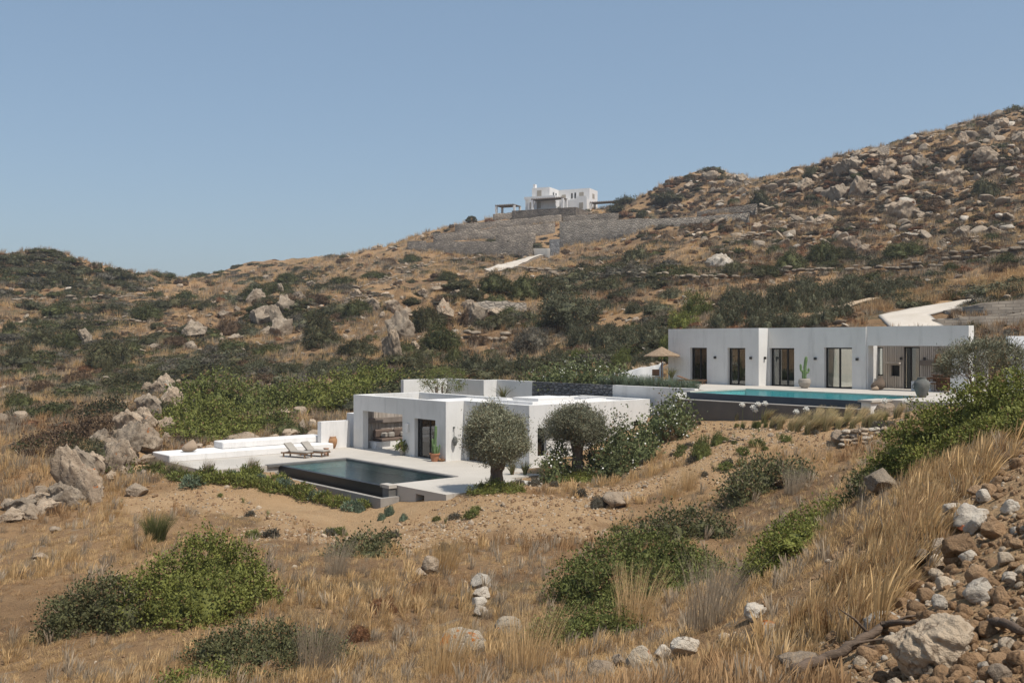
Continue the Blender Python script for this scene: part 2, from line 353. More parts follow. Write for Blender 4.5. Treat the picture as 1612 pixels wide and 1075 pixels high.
# ------------------------------------------------------------------ the lie of the land
CP = """
1700 1075 4.6|1612 1075 5|1500 1075 5.2|1400 1075 5.6|1250 1075 6.8|1120 1075 8.5|1000 1075 11|850 1075 14|650 1075 17|400 1075 19|200 1075 20|0 1075 21|-200 1075 22
1612 950 6.2|1612 850 7.5|1612 760 9.5|1612 700 12|1500 900 8|1450 820 10.5|1520 760 11.5|1380 900 9.5|1400 790 14.5|1300 1000 8.5|1200 1000 11
1250 950 11.5|1330 860 14|1375 775 17|1500 735 16|1612 668 16|1620 668 22|1470 715 24|1700 650 14|1900 640 12|1900 800 7
1100 1000 17|1100 930 24|1180 850 31|1250 780 36|1300 720 42|1200 720 45|1380 705 40|1430 690 34
1100 850 32|1000 850 36|1000 800 42|1050 745 47|1120 698 51|1200 683 50.2|1300 680 47.3|1090 661 57.2|1200 660 53.4|1300 659 50.1|1390 657 47.6|1000 745 51|950 762 50
900 1000 20|700 1000 23|500 1000 23.5|250 1000 24.5|0 1000 26|-200 1000 27|900 900 30|750 900 33|600 900 32|400 900 32|200 900 33|0 900 35|-200 900 36
850 820 42|700 830 43.5|600 825 45|450 805 47|400 845 40|250 820 43|100 830 43|0 820 46|-200 820 48
300 762 52|230 740 57|560 806 47.8|470 778 51|380 757 53.2|340 750 54.2|410 762 52.5|704 799 45.0|735 777 45.9|790 771 47|850 764 48.6|900 768 49|780 800 44
100 760 56|0 760 58|-200 760 60|180 700 67|100 700 69|0 700 72|-200 700 75|150 640 86|0 640 89|300 640 84|-200 640 90
420 692 68|350 705 65|500 672 74|500 645 84|400 610 96|550 590 100|250 600 108|0 600 112|600 612 92|-200 600 115
700 585 92|850 580 88|1000 575 84|700 560 104|850 555 102|1000 540 97|640 600 88
1100 510 88|1300 500 84|1450 503 78|1550 522 70|1640 535 62|1100 480 102|1300 475 98|1450 470 92|1612 455 86|1900 440 80
1100 440 130|1300 440 124|1450 430 115|1612 415 104|1900 380 100|1100 400 165|1300 380 158|1450 360 150|1612 350 140|1900 300 140
1100 345 215|1300 320 200|1450 290 190|1612 270 180|1900 220 180
1000 440 135|900 470 130|800 470 135|700 490 125|1000 400 190|900 410 215|800 427 205|700 432 195|1000 368 245|900 388 262|850 400 240|760 400 262|700 395 270|640 390 285|1060 352 255
560 430 220|560 480 165|560 530 130|450 470 178|450 520 142|450 560 118|350 470 205|350 520 155|350 560 126|430 435 240
200 480 190|100 480 182|0 480 176|200 530 152|0 540 142|100 440 215|200 445 225|-200 480 180|-200 540 145
"""
SKY = """1000 328 300|950 330 305|860 334 305|790 343 302|740 352 300|690 362 298|650 376 296|600 392 310|556 401 322|514 406 335|441 410 335|347 427 335|299 441 330
-200 400 215|0 403 220|40 400 221|85 395 225|105 407 228|160 422 232|210 435 235|260 431 238|292 442 240
1040 290 292|1100 270 290|1190 282 280|1235 277 262|1300 252 250|1400 228 245|1500 207 240|1612 174 235|1900 130 230"""
def parse(s): return [tuple(float(q) for q in e.split()) for l in s.strip().split("\n") for e in l.split("|")]
cps = parse(CP); sk = parse(SKY)
cps += sk
for px, py, d in sk:
    if 292 < px < 640: cps.append((px, py + 25, d * 1.3))
    else: cps.append((px, py + 28, d * 1.16))
    cps.append((px, 548, d * 2.0))
cps = np.array(cps)
_th = np.arctan((cps[:, 0] - 806) / F); _r = cps[:, 2] / np.cos(_th)
_e = -(cps[:, 1] - 537.5) / F * np.cos(_th)
_P = np.stack([_th, np.log(_r)], 1); _c2 = 0.03 ** 2
_D = np.sqrt(((_P[:, None] - _P[None]) ** 2).sum(-1) + _c2)
_n = len(_P); _A = np.zeros((_n + 1, _n + 1)); _A[:_n, :_n] = _D - 2e-3 * np.eye(_n); _A[:_n, _n] = 1; _A[_n, :_n] = 1
_wt = np.linalg.solve(_A, np.append(_e, 0))

def _hash(i, j, s):
    n = (i.astype(np.int64) * 374761393 + j.astype(np.int64) * 668265263 + s * 974634721) & 0xffffffff
    n = ((n ^ (n >> 13)) * 1274126177) & 0xffffffff
    return ((n ^ (n >> 16)) & 0xffff) / 65535.0
def vnoise(x, y, s=0):
    i = np.floor(x); j = np.floor(y); fx = x - i; fy = y - j; fx = fx * fx * (3 - 2 * fx); fy = fy * fy * (3 - 2 * fy)
    a = _hash(i, j, s); b = _hash(i + 1, j, s); c = _hash(i, j + 1, s); d = _hash(i + 1, j + 1, s)
    return (a * (1 - fx) + b * fx) * (1 - fy) + (c * (1 - fx) + d * fx) * fy - 0.5
def fbm(x, y, s=0, o=4):
    t = 0; a = 1.0
    for k in range(o): t = t + a * vnoise(x, y, s + k); x = x * 2.03 + 7.1; y = y * 2.03 + 3.7; a *= 0.5
    return t
def sst(x, a, b):
    t = np.clip((x - a) / (b - a), 0, 1); return t * t * (3 - 2 * t)
def rectd(a, b, a0, a1, b0, b1):
    dx = np.maximum(np.maximum(a0 - a, a - a1), 0); dy = np.maximum(np.maximum(b0 - b, b - b1), 0)
    return np.hypot(dx, dy)
# pads cut for the villas: a0 a1 b0 b1 level falloff
PADS = [(-59.3, -52.3, 22.9, 30, -8.2, 0.25), (-59.5, -41.6, 26.7, 46.2, -8.2, 0.7), (-63, -38, 46.9, 57, -3.0, 0.8), (-41, -27.0, 45.3, 62, -4.4, 0.6), (-27.5, -19, 46.8, 62, -4.0, 1.6), (-52, -38, 56, 63, -3.05, 4), (-41.3, -37.3, 27.8, 33.2, -7.4, 0.4)]
RIB = np.array([((px - 806) / F * d, d) for px, d in ((266, 80), (246, 73), (222, 68), (190, 62.5), (160, 58.5), (130, 56), (95, 54), (55, 53), (10, 54))])
KNOBS = [((px - 806) / F * d, d, am, rd) for px, d, am, rd in ((440, 160, 3.2, 6), (405, 158, 2.2, 5), (622, 134, 3.0, 5), (700, 138, 2.4, 5), (757, 132, 2.4, 5), (308, 150, 2.4, 5), (1330, 214, 5.5, 9), (1365, 205, 4.0, 6), (1427, 178, 3.5, 5), (1138, 150, 1.6, 4), (1500, 205, 4, 8), (1560, 190, 3.5, 7), (100, 205, 3, 8))]
def ribs(X, Y):
    d = np.full_like(X, 1e9)
    for k in range(len(RIB) - 1):
        a, b = RIB[k], RIB[k + 1]; ab = b - a; t = np.clip(((X - a[0]) * ab[0] + (Y - a[1]) * ab[1]) / (ab @ ab), 0, 1); d = np.minimum(d, np.hypot(X - a[0] - t * ab[0], Y - a[1] - t * ab[1]))
    j = 0.75 + 0.9 * fbm(X / 1.7, Y / 1.7, 91, 3); h = 1.5 * np.exp(-(d / 1.7) ** 2) * j
    for x, y, am, rd in KNOBS: h = h + am * np.exp(-((X - x) ** 2 + (Y - y) ** 2) / rd ** 2) * (0.75 + 0.8 * fbm(X / 3.0, Y / 3.0, 95, 3))
    return h
def ground(X, Y, rough=True):
    X = np.atleast_1d(np.asarray(X, float)); Y = np.atleast_1d(np.asarray(Y, float))
    r = np.hypot(X, Y); th = np.clip(np.arctan2(X, Y), -0.62, 0.62); rc = np.clip(r, 4.6, 650)
    q = np.stack([th, np.log(rc)], 1); e = np.empty(len(q))
    for k in range(0, len(q), 20000):
        d = np.sqrt(((q[k:k + 20000, None] - _P[None]) ** 2).sum(-1) + _c2); e[k:k + 20000] = d @ _wt[:_n] + _wt[_n]
    Z = e * rc
    a, b = AB(X, Y); near = np.ones_like(Z)
    for (a0, a1, b0, b1, z, fo) in PADS:
        d = rectd(a, b, a0, a1, b0, b1); wgt = 1 - sst(d, 0, fo); Z = Z * (1 - wgt) + z * wgt; near = np.minimum(near, sst(d, 0, 2.5))
    if rough:
        far = sst(r, 70, 180); Z = Z + ribs(X, Y) * near + near * fbm(X / 7.0, Y / 7.0, 41, 2) * 0.75 * sst(r, 14, 26) * (1 - sst(r, 42, 60))
        Z = Z + near * (fbm(X / 0.9, Y / 0.9, 3, 3) * 0.10 * (1 - sst(r, 40, 90)) + fbm(X / 3.1, Y / 3.1, 9, 3) * (0.10 + 0.22 * sst(r, 14, 60)) * sst(r, 3, 10)
                        + (1 + 0.8 * sst(X, 30, 70)) * (fbm(X / 11.0, Y / 11.0, 21, 4) * 1.3 * far + fbm(X / 4.0, Y / 4.0, 31, 3) * 0.7 * far))
    Z = np.where(r > 650, np.minimum(Z, Z), Z)
    return Z
def gz(x, y): return float(ground(x, y)[0])

_td = np.exp(np.linspace(math.log(4.0), math.log(420), 330))
def G_many(pp):
    """where the line of sight through each photo pixel meets the land"""
    pp = np.asarray(pp, float); n = len(pp); dx = (pp[:, 0] - 806) / F; dz = -(pp[:, 1] - 537.5) / F
    X = dx[:, None] * _td[None]; Y = np.repeat(_td[None], n, 0); Zr = dz[:, None] * _td[None]
    g = ground(X.ravel(), Y.ravel()).reshape(X.shape); hit = g >= Zr; hit[:, -1] = True
    k = np.argmax(hit, 1); k0 = np.maximum(k - 1, 0); i = np.arange(n)
    f0 = Zr[i, k0] - g[i, k0]; f1 = Zr[i, k] - g[i, k]; t = np.clip(f0 / np.where(np.abs(f0 - f1) < 1e-9, 1, f0 - f1), 0, 1)
    d = _td[k0] + (_td[k] - _td[k0]) * t
    x = dx * d; z = ground(x, d); return np.stack([x, d, z], 1)
def Gp(px, py): return Vector(G_many([(px, py)])[0])

# ------------------------------------------------------------------ ground sheet
def m_ground():
    m, t, p = newmat("hillside_ground"); p.inputs["Roughness"].default_value = 0.97; p.inputs["Specular IOR Level"].default_value = 0.08
    v = nod(t, "ShaderNodeNewGeometry").outputs["Position"]
    at = nod(t, "ShaderNodeAttribute", attribute_name="soil"); so_ = at.outputs["Fac"]
    n1 = noise(t, v, 0.085, 6, 0.62); n2 = noise(t, v, 0.55, 6, 0.68); n3 = noise(t, v, 3.4, 5, 0.7)
    grass = mixc(t, ramp(t, n2, 0.36, 0.66), (0.385, 0.245, 0.128), (0.290, 0.178, 0.092))
    grass = mixc(t, ramp(t, n1, 0.46, 0.60), grass, (0.215, 0.135, 0.074))
    grass = mixc(t, ramp(t, n3, 0.56, 0.74), grass, (0.125, 0.086, 0.054))
    grass = mixc(t, ramp(t, noise(t, v, 0.9, 4, 0.7), 0.60, 0.70), grass, (0.30, 0.25, 0.185))
    grass = mixc(t, ramp(t, noise(t, v, 0.13, 5, 0.7), 0.55, 0.66), grass, (0.115, 0.098, 0.056))
    soil = mixc(t, ramp(t, n2, 0.35, 0.68), (0.500, 0.335, 0.185), (0.410, 0.262, 0.138))
    soil = mixc(t, ramp(t, n3, 0.58, 0.75), soil, (0.52, 0.40, 0.27))
    c = mixc(t, so_, grass, soil); t.links.new(c, p.inputs["Base Color"])
    b1 = nod(t, "ShaderNodeMath", operation='ADD'); t.links.new(n3, b1.inputs[0]); t.links.new(noise(t, v, 11, 5, 0.7), b1.inputs[1])
    bump(t, p, b1.outputs[0], 1.0, 0.16)
    return m
M['ground'] = m_ground()
fine = np.radians(np.arange(-31.5, 31.51, 0.13)); wide = np.radians(np.concatenate([np.arange(36, 180, 6)]))
ths = np.concatenate([-wide[::-1], fine, wide, [math.pi]])
rs = np.concatenate([[0.0, 1.5, 2.5], np.exp(np.arange(math.log(3.5), math.log(360), 0.0145)), [400, 450, 520, 650, 900, 1500, 3000, 6000]])
TT, RR = np.meshgrid(ths, rs); gx = (RR * np.sin(TT)).ravel(); gy = (RR * np.cos(TT)).ravel()
gzv = ground(gx, gy); rr_ = np.hypot(gx, gy)
gzv = np.where(rr_ > 650, np.minimum(gzv, -20) - (rr_ - 650) * 0.004, gzv)
_lr = np.log(rs[3:-8]); _i0 = len(wide); _grid = gzv.reshape(len(rs), len(ths))[3:-8, _i0:_i0 + len(fine)]
ground_exact = ground
def ground(X, Y, rough=True):
    X = np.atleast_1d(np.asarray(X, float)); Y = np.atleast_1d(np.asarray(Y, float))
    u = np.clip((np.arctan2(X, Y) - fine[0]) / (fine[1] - fine[0]), 0, len(fine) - 1.001); w_ = np.clip((np.log(np.maximum(np.hypot(X, Y), 0.1)) - _lr[0]) / (_lr[1] - _lr[0]), 0, len(_lr) - 1.001)
    i = w_.astype(int); j = u.astype(int); a = w_ - i; b = u - j
    return (_grid[i, j] * (1 - b) + _grid[i, j + 1] * b) * (1 - a) + (_grid[i + 1, j] * (1 - b) + _grid[i + 1, j + 1] * b) * a
nT, nR = len(ths), len(rs); ii = np.arange((nR - 1) * nT).reshape(nR - 1, nT); jn = np.roll(ii, -1, 1)
faces = np.stack([ii, jn, jn + nT, ii + nT], -1).reshape(-1, 4)
gme = npmesh("ground", np.stack([gx, gy, gzv], 1), faces, smooth=True)
SOIL = G_many([(650, 845), (720, 820), (800, 800), (600, 830), (520, 815), (450, 805), (900, 800), (980, 775), (860, 830), (1150, 690), (1200, 684), (1260, 690), (1100, 705), (1120, 730), (330, 790), (260, 790), (1560, 1000), (1560, 880), (1600, 780), (1500, 950), (1600, 720), (1480, 1040), (1430, 940), (470, 840), (1590, 440), (1560, 470), (1330, 674), (1380, 668), (1290, 670), (1240, 668), (1170, 668)])
SOILR = [3.2, 3.2, 3.2, 3, 2.6, 2.6, 3, 2.4, 2.4, 2.6, 2.6, 2.2, 2.4, 2.2, 2.2, 2.2, 1.3, 1.3, 1.7, 1.1, 2, 1, 0.9, 2.5, 6, 4, 1.6, 1.6, 1.6, 1.6, 1.8]
def soilmask(x, y):
    s = np.zeros_like(x)
    for (cx, cy, _), rr in zip(SOIL, SOILR): s = np.maximum(s, np.exp(-((x - cx) ** 2 + (y - cy) ** 2) / (rr * rr * 1.2)))
    a, b = AB(x, y); s = np.maximum(s, 1 - sst(rectd(a, b, -60, -37, 22, 46), 0.5, 3.5)); s = np.maximum(s, 1 - sst(rectd(a, b, -40, -26, 43.5, 47), 0.5, 4))
    n = fbm(x / 1.9, y / 1.9, 77, 4); return np.clip(sst(s + n * 0.55, 0.25, 0.62), 0, 1)
at = gme.attributes.new("soil", 'FLOAT', 'POINT'); at.data.foreach_set("value", soilmask(gx, gy).astype(np.float32))
tag(link("ground", gme, M['ground']), "dry tan hillside rising behind the two white villas", "ground", kind="structure")

# ------------------------------------------------------------------ terraces (setting)
mb = MB()
for bx in [(-59.6, -52.0, 22.4, 46.0, -9.4, Z1), (-52.0, -41.4, 31.1, 46.0, -9.4, Z1), (-41.4, -39.3, 27.2, 36.0, -9.4, Z1), (-38.6, -36.9, 27.2, 33.0, -9.4, Z1),
           (-39.3, -38.6, 28.9, 33.0, -9.4, Z1), (-39.3, -38.6, 27.2, 28.9, -7.12, Z1)]: mb.box(*bx)
tag(mb.build("terrace", M['terrace'], rot=ROT), "pale cement terrace around the dark pool of the lower villa", "terrace", kind="structure")
mb = MB()
for bx in [(-51.0, -38.2, 47.6, 62, -4.6, Z2), (-38.2, -26.8, 50.6, 62, -4.9, Z2), (-26.6, -20.0, 46.5, 62, -4.9, Z2)]: mb.box(*bx)
tag(mb.build("terrace", M['terrace'], rot=ROT), "pale cement terrace around the turquoise pool of the upper villa", "terrace", kind="structure")

PATHPTS = []
def drape(name, strips, mat, lift, label, cat, na=12, nl=9):
    v = []; f = []; rows = []
    for k in range(len(strips) - 1):
        for s in range(nl if k < len(strips) - 2 else nl + 1):
            q = s / nl; e = [strips[k][i] * (1 - q) + strips[k + 1][i] * q for i in range(4)]; rows.append(e)
    w3 = [[Gp(e[0], e[1]), Gp(e[2], e[3])] for e in rows]
    for L_, R_ in w3:
        for i in range(na + 1):
            p = L_.lerp(R_, i / na); v.append((p.x, p.y, gz(p.x, p.y) + lift))
    for k in range(len(rows) - 1):
        for i in range(na): f.append((k * (na + 1) + i, k * (na + 1) + i + 1, (k + 1) * (na + 1) + i + 1, (k + 1) * (na + 1) + i))
    PATHPTS.extend([(q[0], q[1]) for q in v])
    n = len(v); vv = v + [(x, y, z - 0.4) for x, y, z in v]
    ff = [q for q in f]
    m_ = na + 1; nrow = len(rows)
    for k in range(nrow - 1):
        for c0 in (0, na): ff.append((k * m_ + c0, (k + 1) * m_ + c0, (k + 1) * m_ + c0 + n, k * m_ + c0 + n))
    for i in range(na):
        for r0 in (0, (nrow - 1) * m_): ff.append((r0 + i, r0 + i + 1, r0 + i + 1 + n, r0 + i + n))
    me = npmesh(name, vv, ff, False); return tag(link(name, me, mat), label, cat, kind="structure")
M['path'] = m_plain("pale_path", (0.56, 0.50, 0.42), 0.9, (0.47, 0.41, 0.33), 0.4, 4, 0.3, 0.03)
M['dirt'] = m_plain("dirt_track", (0.46, 0.36, 0.25), 0.95, (0.38, 0.28, 0.18), 0.5, 3, 0.5, 0.05)
drape("path", [(1402, 517, 1488, 517), (1383, 498.5, 1464, 498.5), (1432, 487.5, 1500, 489), (1492, 478.5, 1530, 479), (1514, 474.5, 1536, 472.5)], M['path'], 0.14, "white cement ramp rising behind the upper villa roof", "path")
drape("path", [(1270, 500, 1300, 500), (1320, 482, 1350, 480), (1400, 463, 1425, 460), (1480, 450, 1500, 446), (1540, 438, 1556, 435)], M['dirt'], 0.12, "pale dirt track climbing through dry grass above the upper villa", "path")
drape("path", [(762, 427, 806, 427), (800, 417, 826, 416), (836, 407, 850, 406), (850, 401, 880, 401)], M['path'], 0.5, "pale driveway below the stone walls of the distant house", "path")

# ------------------------------------------------------------------ glazing and lamps
def glazed(parent, off, axis, c, s0, s1, z0, z1, name="door", panes=2, fw=0.07, d=0.07, split=None, curtain=None):
    """dark metal frame with panes as sub-parts; axis 'a' faces -b, axis 'b' faces +a"""
    def bx(mb, p0, p1, q0, q1, e0, e1):
        if axis == 'a': mb.box(p0, p1, e0, e1, q0, q1)
        else: mb.box(e0, e1, p0, p1, q0, q1)
    mb = MB(off); e0, e1 = c, c + d
    bx(mb, s0, s1, z1 - fw, z1, e0, e1); bx(mb, s0, s1, z0, z0 + fw, e0, e1)
    bx(mb, s0, s0 + fw, z0 + fw, z1 - fw, e0, e1); bx(mb, s1 - fw, s1, z0 + fw, z1 - fw, e0, e1)
    cuts = [s0] + ([s0 + (s1 - s0) * q for q in split] if split else [s0 + (s1 - s0) * k / panes for k in range(1, panes)]) + [s1]
    for x in cuts[1:-1]: bx(mb, x - fw * 0.6, x + fw * 0.6, z0 + fw, z1 - fw, e0 - 0.002, e1 + 0.002)
    fr = mb.build(name, M['black'], parent)
    for k in range(len(cuts) - 1):
        g = MB(off); l = fw if k == 0 else fw * 0.6; r = fw if k == len(cuts) - 2 else fw * 0.6
        bx(g, cuts[k] + l, cuts[k + 1] - r, z0 + fw, z1 - fw, c + d * 0.45, c + d * 0.6)
        g.build("pane", M['glass'], fr)
        if curtain and curtain[k]:
            cu = MB(off)
            x0, x1 = cuts[k] + l, cuts[k + 1] - r; nf = max(3, int((x1 - x0) / 0.09))
            for q in range(nf):
                xa = x0 + (x1 - x0) * q / nf; xb = x0 + (x1 - x0) * (q + 0.96) / nf; j = 0.02 if q % 2 else 0.0
                bx(cu, xa, xb, z0 + 0.03, z1 - fw, c + d + 0.08 + j, c + d + 0.12 + j)
            cu.build("curtain", curtain[k], fr)
    return fr
M['curtain'] = m_plain("grey_linen", (0.42, 0.41, 0.385), 0.95)
M['curtain_dark'] = m_plain("dark_linen", (0.20, 0.20, 0.195), 0.95)
M['room'] = m_plain("interior_plaster", (0.55, 0.52, 0.47), 0.9)

# ------------------------------------------------------------------ lower villa
T1 = -3.45
H1 = (-49.0, 38.0, Z1)
v1 = empty("villa", W(*H1), ROT)
tag(v1, "lower white cubic villa with open porch beside the dark pool", "villa")
def part(name, mat, parent, off, *boxes):
    mb = MB(off)
    for b in boxes: mb.box(*b)
    return mb.build(name, mat, parent)
mb = MB(H1); wall_cells(mb, 'a', 34.7, 35.1, -57.2, -47.1, Z1, T1, [(-56.06, -51.54, Z1, -4.44), (-50.25, -48.12, Z1, -4.58)]); mb.build("wall", M['plaster'], v1)
mb = MB(H1); wall_cells(mb, 'b', -47.5, -47.1, 35.1, 36.0, Z1, T1, []); mb.build("wall", M['plaster'], v1)
mb = MB(H1); wall_cells(mb, 'a', 36.0, 36.4, -47.5, -41.3, Z1, T1, [(-46.85, -45.1, Z1, -4.58)]); mb.build("wall", M['plaster'], v1)
mb = MB(H1); wall_cells(mb, 'b', -41.7, -41.3, 36.4, 45.6, -7.6, T1, [(36.6, 37.25, -6.25, -4.7), (44.2, 44.8, -6.2, -4.7)]); mb.build("wall", M['plaster'], v1)
mb = MB(H1); mb.box(-57.2, -56.8, 35.1, 40.0, Z1, T1); mb.build("wall", M['plaster'], v1)
mb = MB(H1); mb.box(-56.8, -47.5, 39.6, 40.0, Z1, T1); mb.build("wall", M['plaster'], v1)
mb = MB(H1); mb.box(-47.5, -47.1, 36.4, 45.6, Z1, T1 - 0.04); mb.build("wall", M['plaster'], v1)
mb = MB(H1); mb.box(-47.1, -41.7, 45.2, 45.6, Z1, T1); mb.build("wall", M['plaster'], v1)
part("roof", M['white'], v1, H1, (-51.5, -47.5, 35.1, 39.6, T1 - 0.5, T1 - 0.14))
part("roof", M['white'], v1, H1, (-56.8, -51.5, 35.1, 36.0, T1 - 0.5, T1 - 0.14))
part("roof", M['white'], v1, H1, (-47.1, -41.7, 36.4, 45.2, T1 - 0.5, T1 - 0.14))
part("roof_kerb", M['white'], v1, H1, (-47.0, -43.2, 37.9, 38.2, T1 - 0.14, T1 + 0.03), (-43.5, -43.2, 38.2, 43.8, T1 - 0.14, T1 + 0.03), (-47.0, -43.5, 43.5, 43.8, T1 - 0.14, T1 + 0.03))
part("skylight", M['plaster'], v1, H1, (-46.6, -44.3, 39.3, 42.2, T1 - 0.14, T1 + 0.12))
part("plinth", M['white'], v1, H1, (-41.3, -40.9, 35.7, 39.8, -8.6, -7.0))
# interior partitions, porch lining
part("partition", M['room'], v1, H1, (-51.5, -51.2, 35.1, 39.6, Z1, T1 - 0.5))
mb = MB(H1); y = 35.15
while y < 39.5: mb.box(-56.8, -56.70 - 0.02 * R.random(), y, y + 0.075, Z1, T1 - 0.52); y += 0.105
tag(mb.build("slat_screen", M['slat'], v1), kind="stuff")
part("backing", M['room'], v1, H1, (-56.7, -51.5, 39.3, 39.55, Z1, T1 - 0.5))
part("grey_bar", M['grey_bar'], v1, H1, (-56.68, -56.5, 35.2, 39.2, -5.32, -5.0))  # first part: grey horizontal bar laid across the slats
for k in range(6): part("ceiling_beam", M['wood'], v1, H1, (-56.7 + 0.85 * k, -56.55 + 0.85 * k, 35.15, 36.6, T1 - 0.62, T1 - 0.505))
glazed(v1, H1, 'a', 34.95, -50.25, -48.12, Z1, -4.58, split=[0.16, 0.58], curtain=[None, None, None])
glazed(v1, H1, 'a', 36.22, -46.85, -45.1, Z1, -4.58, split=[0.5])
glazed(v1, H1, 'b', -41.56, 36.6, 37.25, -6.25, -4.7, name="window", panes=1)
glazed(v1, H1, 'b', -41.56, 44.2, 44.8, -6.2, -4.7, name="window", panes=1)
mb = MB(H1); mb.box(-51.05, -50.85, 34.58, 34.698, -5.45, -4.95); mb.build("wall_lamp", M['white'], v1)
mb = MB(H1); mb.box(-47.098, -46.98, 35.2, 35.28, -5.0, -4.92); mb.tube([(-47.02, 35.24, -4.95), (-47.02, 35.24, -5.5)], [0.012, 0.012], 6)
mb.lathe([(0.02, -5.45), (0.13, -5.55), (0.15, -5.75), (0.08, -5.98), (0.02, -6.02)], 12, -47.0 + 0.06, 35.24); mb.build("hanging_lantern", M['urn'], v1)

# rear garden wall that holds the upper garden
GW = (-48.0, 46.2, -7.0)
gw = empty("garden_wall", W(*GW), ROT); tag(gw, "white rendered retaining wall with dark slate middle behind the lower villa", "wall")
TW = -2.74
part("wall", M['plaster'], gw, GW, (-44.8, -38.2, 46.0, 46.35, -7.0, TW))
part("wall", M['plaster'], gw, GW, (-56.3, -52.5, 46.0, 46.35, -7.0, TW))
part("wall", M['plaster'], gw, GW, (-56.7, -56.3, 44.8, 46.35, -7.0, TW))
part("wall", M['plaster'], gw, GW, (-60.6, -56.7, 44.8, 45.15, -7.0, TW))
part("wall", M['plaster'], gw, GW, (-60.95, -60.6, 40.9, 45.15, -7.0, TW))
sw = part("stone_facing", M['slate'], gw, GW, (-52.5, -44.8, 46.03, 46.35, -7.0, TW - 0.01)); tag(sw, "dark slate facing between the white lengths")
# low white walls left of the porch
mb = MB((-57.9, 34.0, Z1)); mb.box(-58.15, -57.7, 32.6, 34.7, Z1, -5.15)
tag(mb.build("low_wall", M['white'], loc=W(-57.9, 34.0, Z1), rot=ROT), "low white wall between terracotta jar and porch", "wall")
mb = MB((-58.4, 36.0, Z1)); mb.box(-58.9, -57.9, 35.2, 37.6, Z1, -4.75)
tag(mb.build("low_wall", M['white'], loc=W(-58.4, 36.0, Z1), rot=ROT), "taller white wall end tucked beside the left corner of lower villa", "wall")

# lower pool
P1 = (-46.7, 28.8, -8.2)
pl = empty("swimming_pool", W(*P1), ROT); tag(pl, "dark tiled infinity pool in front of the lower villa", "swimming pool")
part("overflow_wall", M['tile_black'], pl, P1, (-52.0, -41.4, 26.7, 26.95, -8.4, Z1 - 0.05))
part("basin", M['tile_deep'], pl, P1, (-52.0, -41.4, 26.95, 31.1, -8.4, -8.2), (-52.0, -51.9, 26.95, 31.1, -8.2, Z1 - 0.1), (-41.5, -41.4, 26.95, 31.1, -8.2, Z1 - 0.1), (-51.9, -41.5, 31.0, 31.1, -8.2, Z1 - 0.1))
part("coping", M['coping'], pl, P1, (-52.3, -41.4, 30.98, 31.3, Z1 - 0.1, Z1 + 0.03), (-52.3, -51.88, 26.0, 30.98, Z1 - 0.1, Z1 + 0.03))
part("coping", M['terrace'], pl, P1, (-41.6, -40.8, 26.7, 27.15, Z1 - 0.12, Z1 + 0.04))
part("water", M['water1'], pl, P1, (-51.9, -41.5, 26.95, 31.0, Z1 - 0.4, Z1 - 0.045)).data
part("catch_channel", M['concrete'], pl, P1, (-52.0, -40.6, 26.1, 26.35, -9.4, -7.4), (-40.85, -40.6, 26.35, 27.19, -9.4, -7.4), (-52.0, -40.85, 26.35, 26.7, -9.4, -7.85))
part("pier", M['coping'], pl, P1, (-41.398, -40.85, 26.72, 27.12, -8.4, Z1 - 0.12))
part("pier", M['coping'], pl, P1, (-52.3, -52.002, 26.0, 27.0, -9.4, Z1 - 0.1))
for o_ in pl.children:
    if o_.name.startswith("water"): o_.data.polygons.foreach_set("use_smooth", [False] * len(o_.data.polygons))

# long white bench
B1 = (-58.3, 27.8, Z1)
mb = MB(B1)
mb.rbox(-59.58, -57.0, 22.42, 33.1, Z1 - 0.02, -6.5, 0.04)
be = empty("stepped_bench", W(*B1), ROT); tag(be, "long white stepped bench along the left edge of terrace", "bench")
mb.build("seat", M['white'], be)
mb = MB(B1); mb.rbox(-59.58, -58.25, 26.2, 33.1, -6.5, -6.08, 0.05); mb.build("backrest", M['white'], be)

# ------------------------------------------------------------------ upper villa
T2 = 0.87
H2 = (-37.0, 57.0, Z2)
v2 = empty("villa", W(*H2), ROT)
tag(v2, "upper white flat roofed villa with glazed doors behind the turquoise pool", "villa")
def a_of(px, b):
    k = (px - 806) / F; return b * (VY * k - VX) / (UX - UY * k)
def zz(py, a, b): return -(py - 537.5) / F * W(a, b).y
D1 = (a_of(1086.6, 54.5), a_of(1112.7, 54.5)); D2 = (a_of(1145.3, 54.5), a_of(1173.2, 54.5))
aL = a_of(1052, 54.5); aM = a_of(1194.4, 54.5); BR = 55.5
D3 = (aM + 0.12, a_of(1250.3, BR)); D4 = (a_of(1297.5, BR), a_of(1341.2, BR)); aP = a_of(1363, BR)
BP = 55.58; aO1 = a_of(1496, BP); aE = a_of(1525, BP); aO0 = aP + 0.1
ZD = Z2 + 2.45
mb = MB(H2); wall_cells(mb, 'a', 54.5, 54.9, aL, aM, Z2, T2, [(*D1, Z2, ZD), (*D2, Z2, ZD)]); mb.build("wall", M['plaster'], v2)
mb = MB(H2); mb.box(aM - 0.4, aM, 54.9, BR, Z2, T2); mb.build("wall", M['plaster'], v2)
mb = MB(H2); wall_cells(mb, 'a', BR, BR + 0.4, aM - 0.4, aP, Z2, T2, [(*D3, Z2, ZD), (*D4, Z2, ZD + 0.05)]); mb.build("wall", M['plaster'], v2)
mb = MB(H2); wall_cells(mb, 'a', BP, BP + 0.6, aP, aE, Z2, T2 + 0.02, [(aO0, aO1, Z2, Z2 + 2.62)]); mb.build("wall", M['plaster'], v2)
mb = MB(H2); mb.box(aL, aL + 0.4, 54.9, 60.5, Z2, T2); mb.build("wall", M['plaster'], v2)
mb = MB(H2); mb.box(aO0 - 1.15, aO0 - 0.95, BP + 0.6, 59.0, Z2, T2 - 0.3); mb.build("wall", M['plaster'], v2)
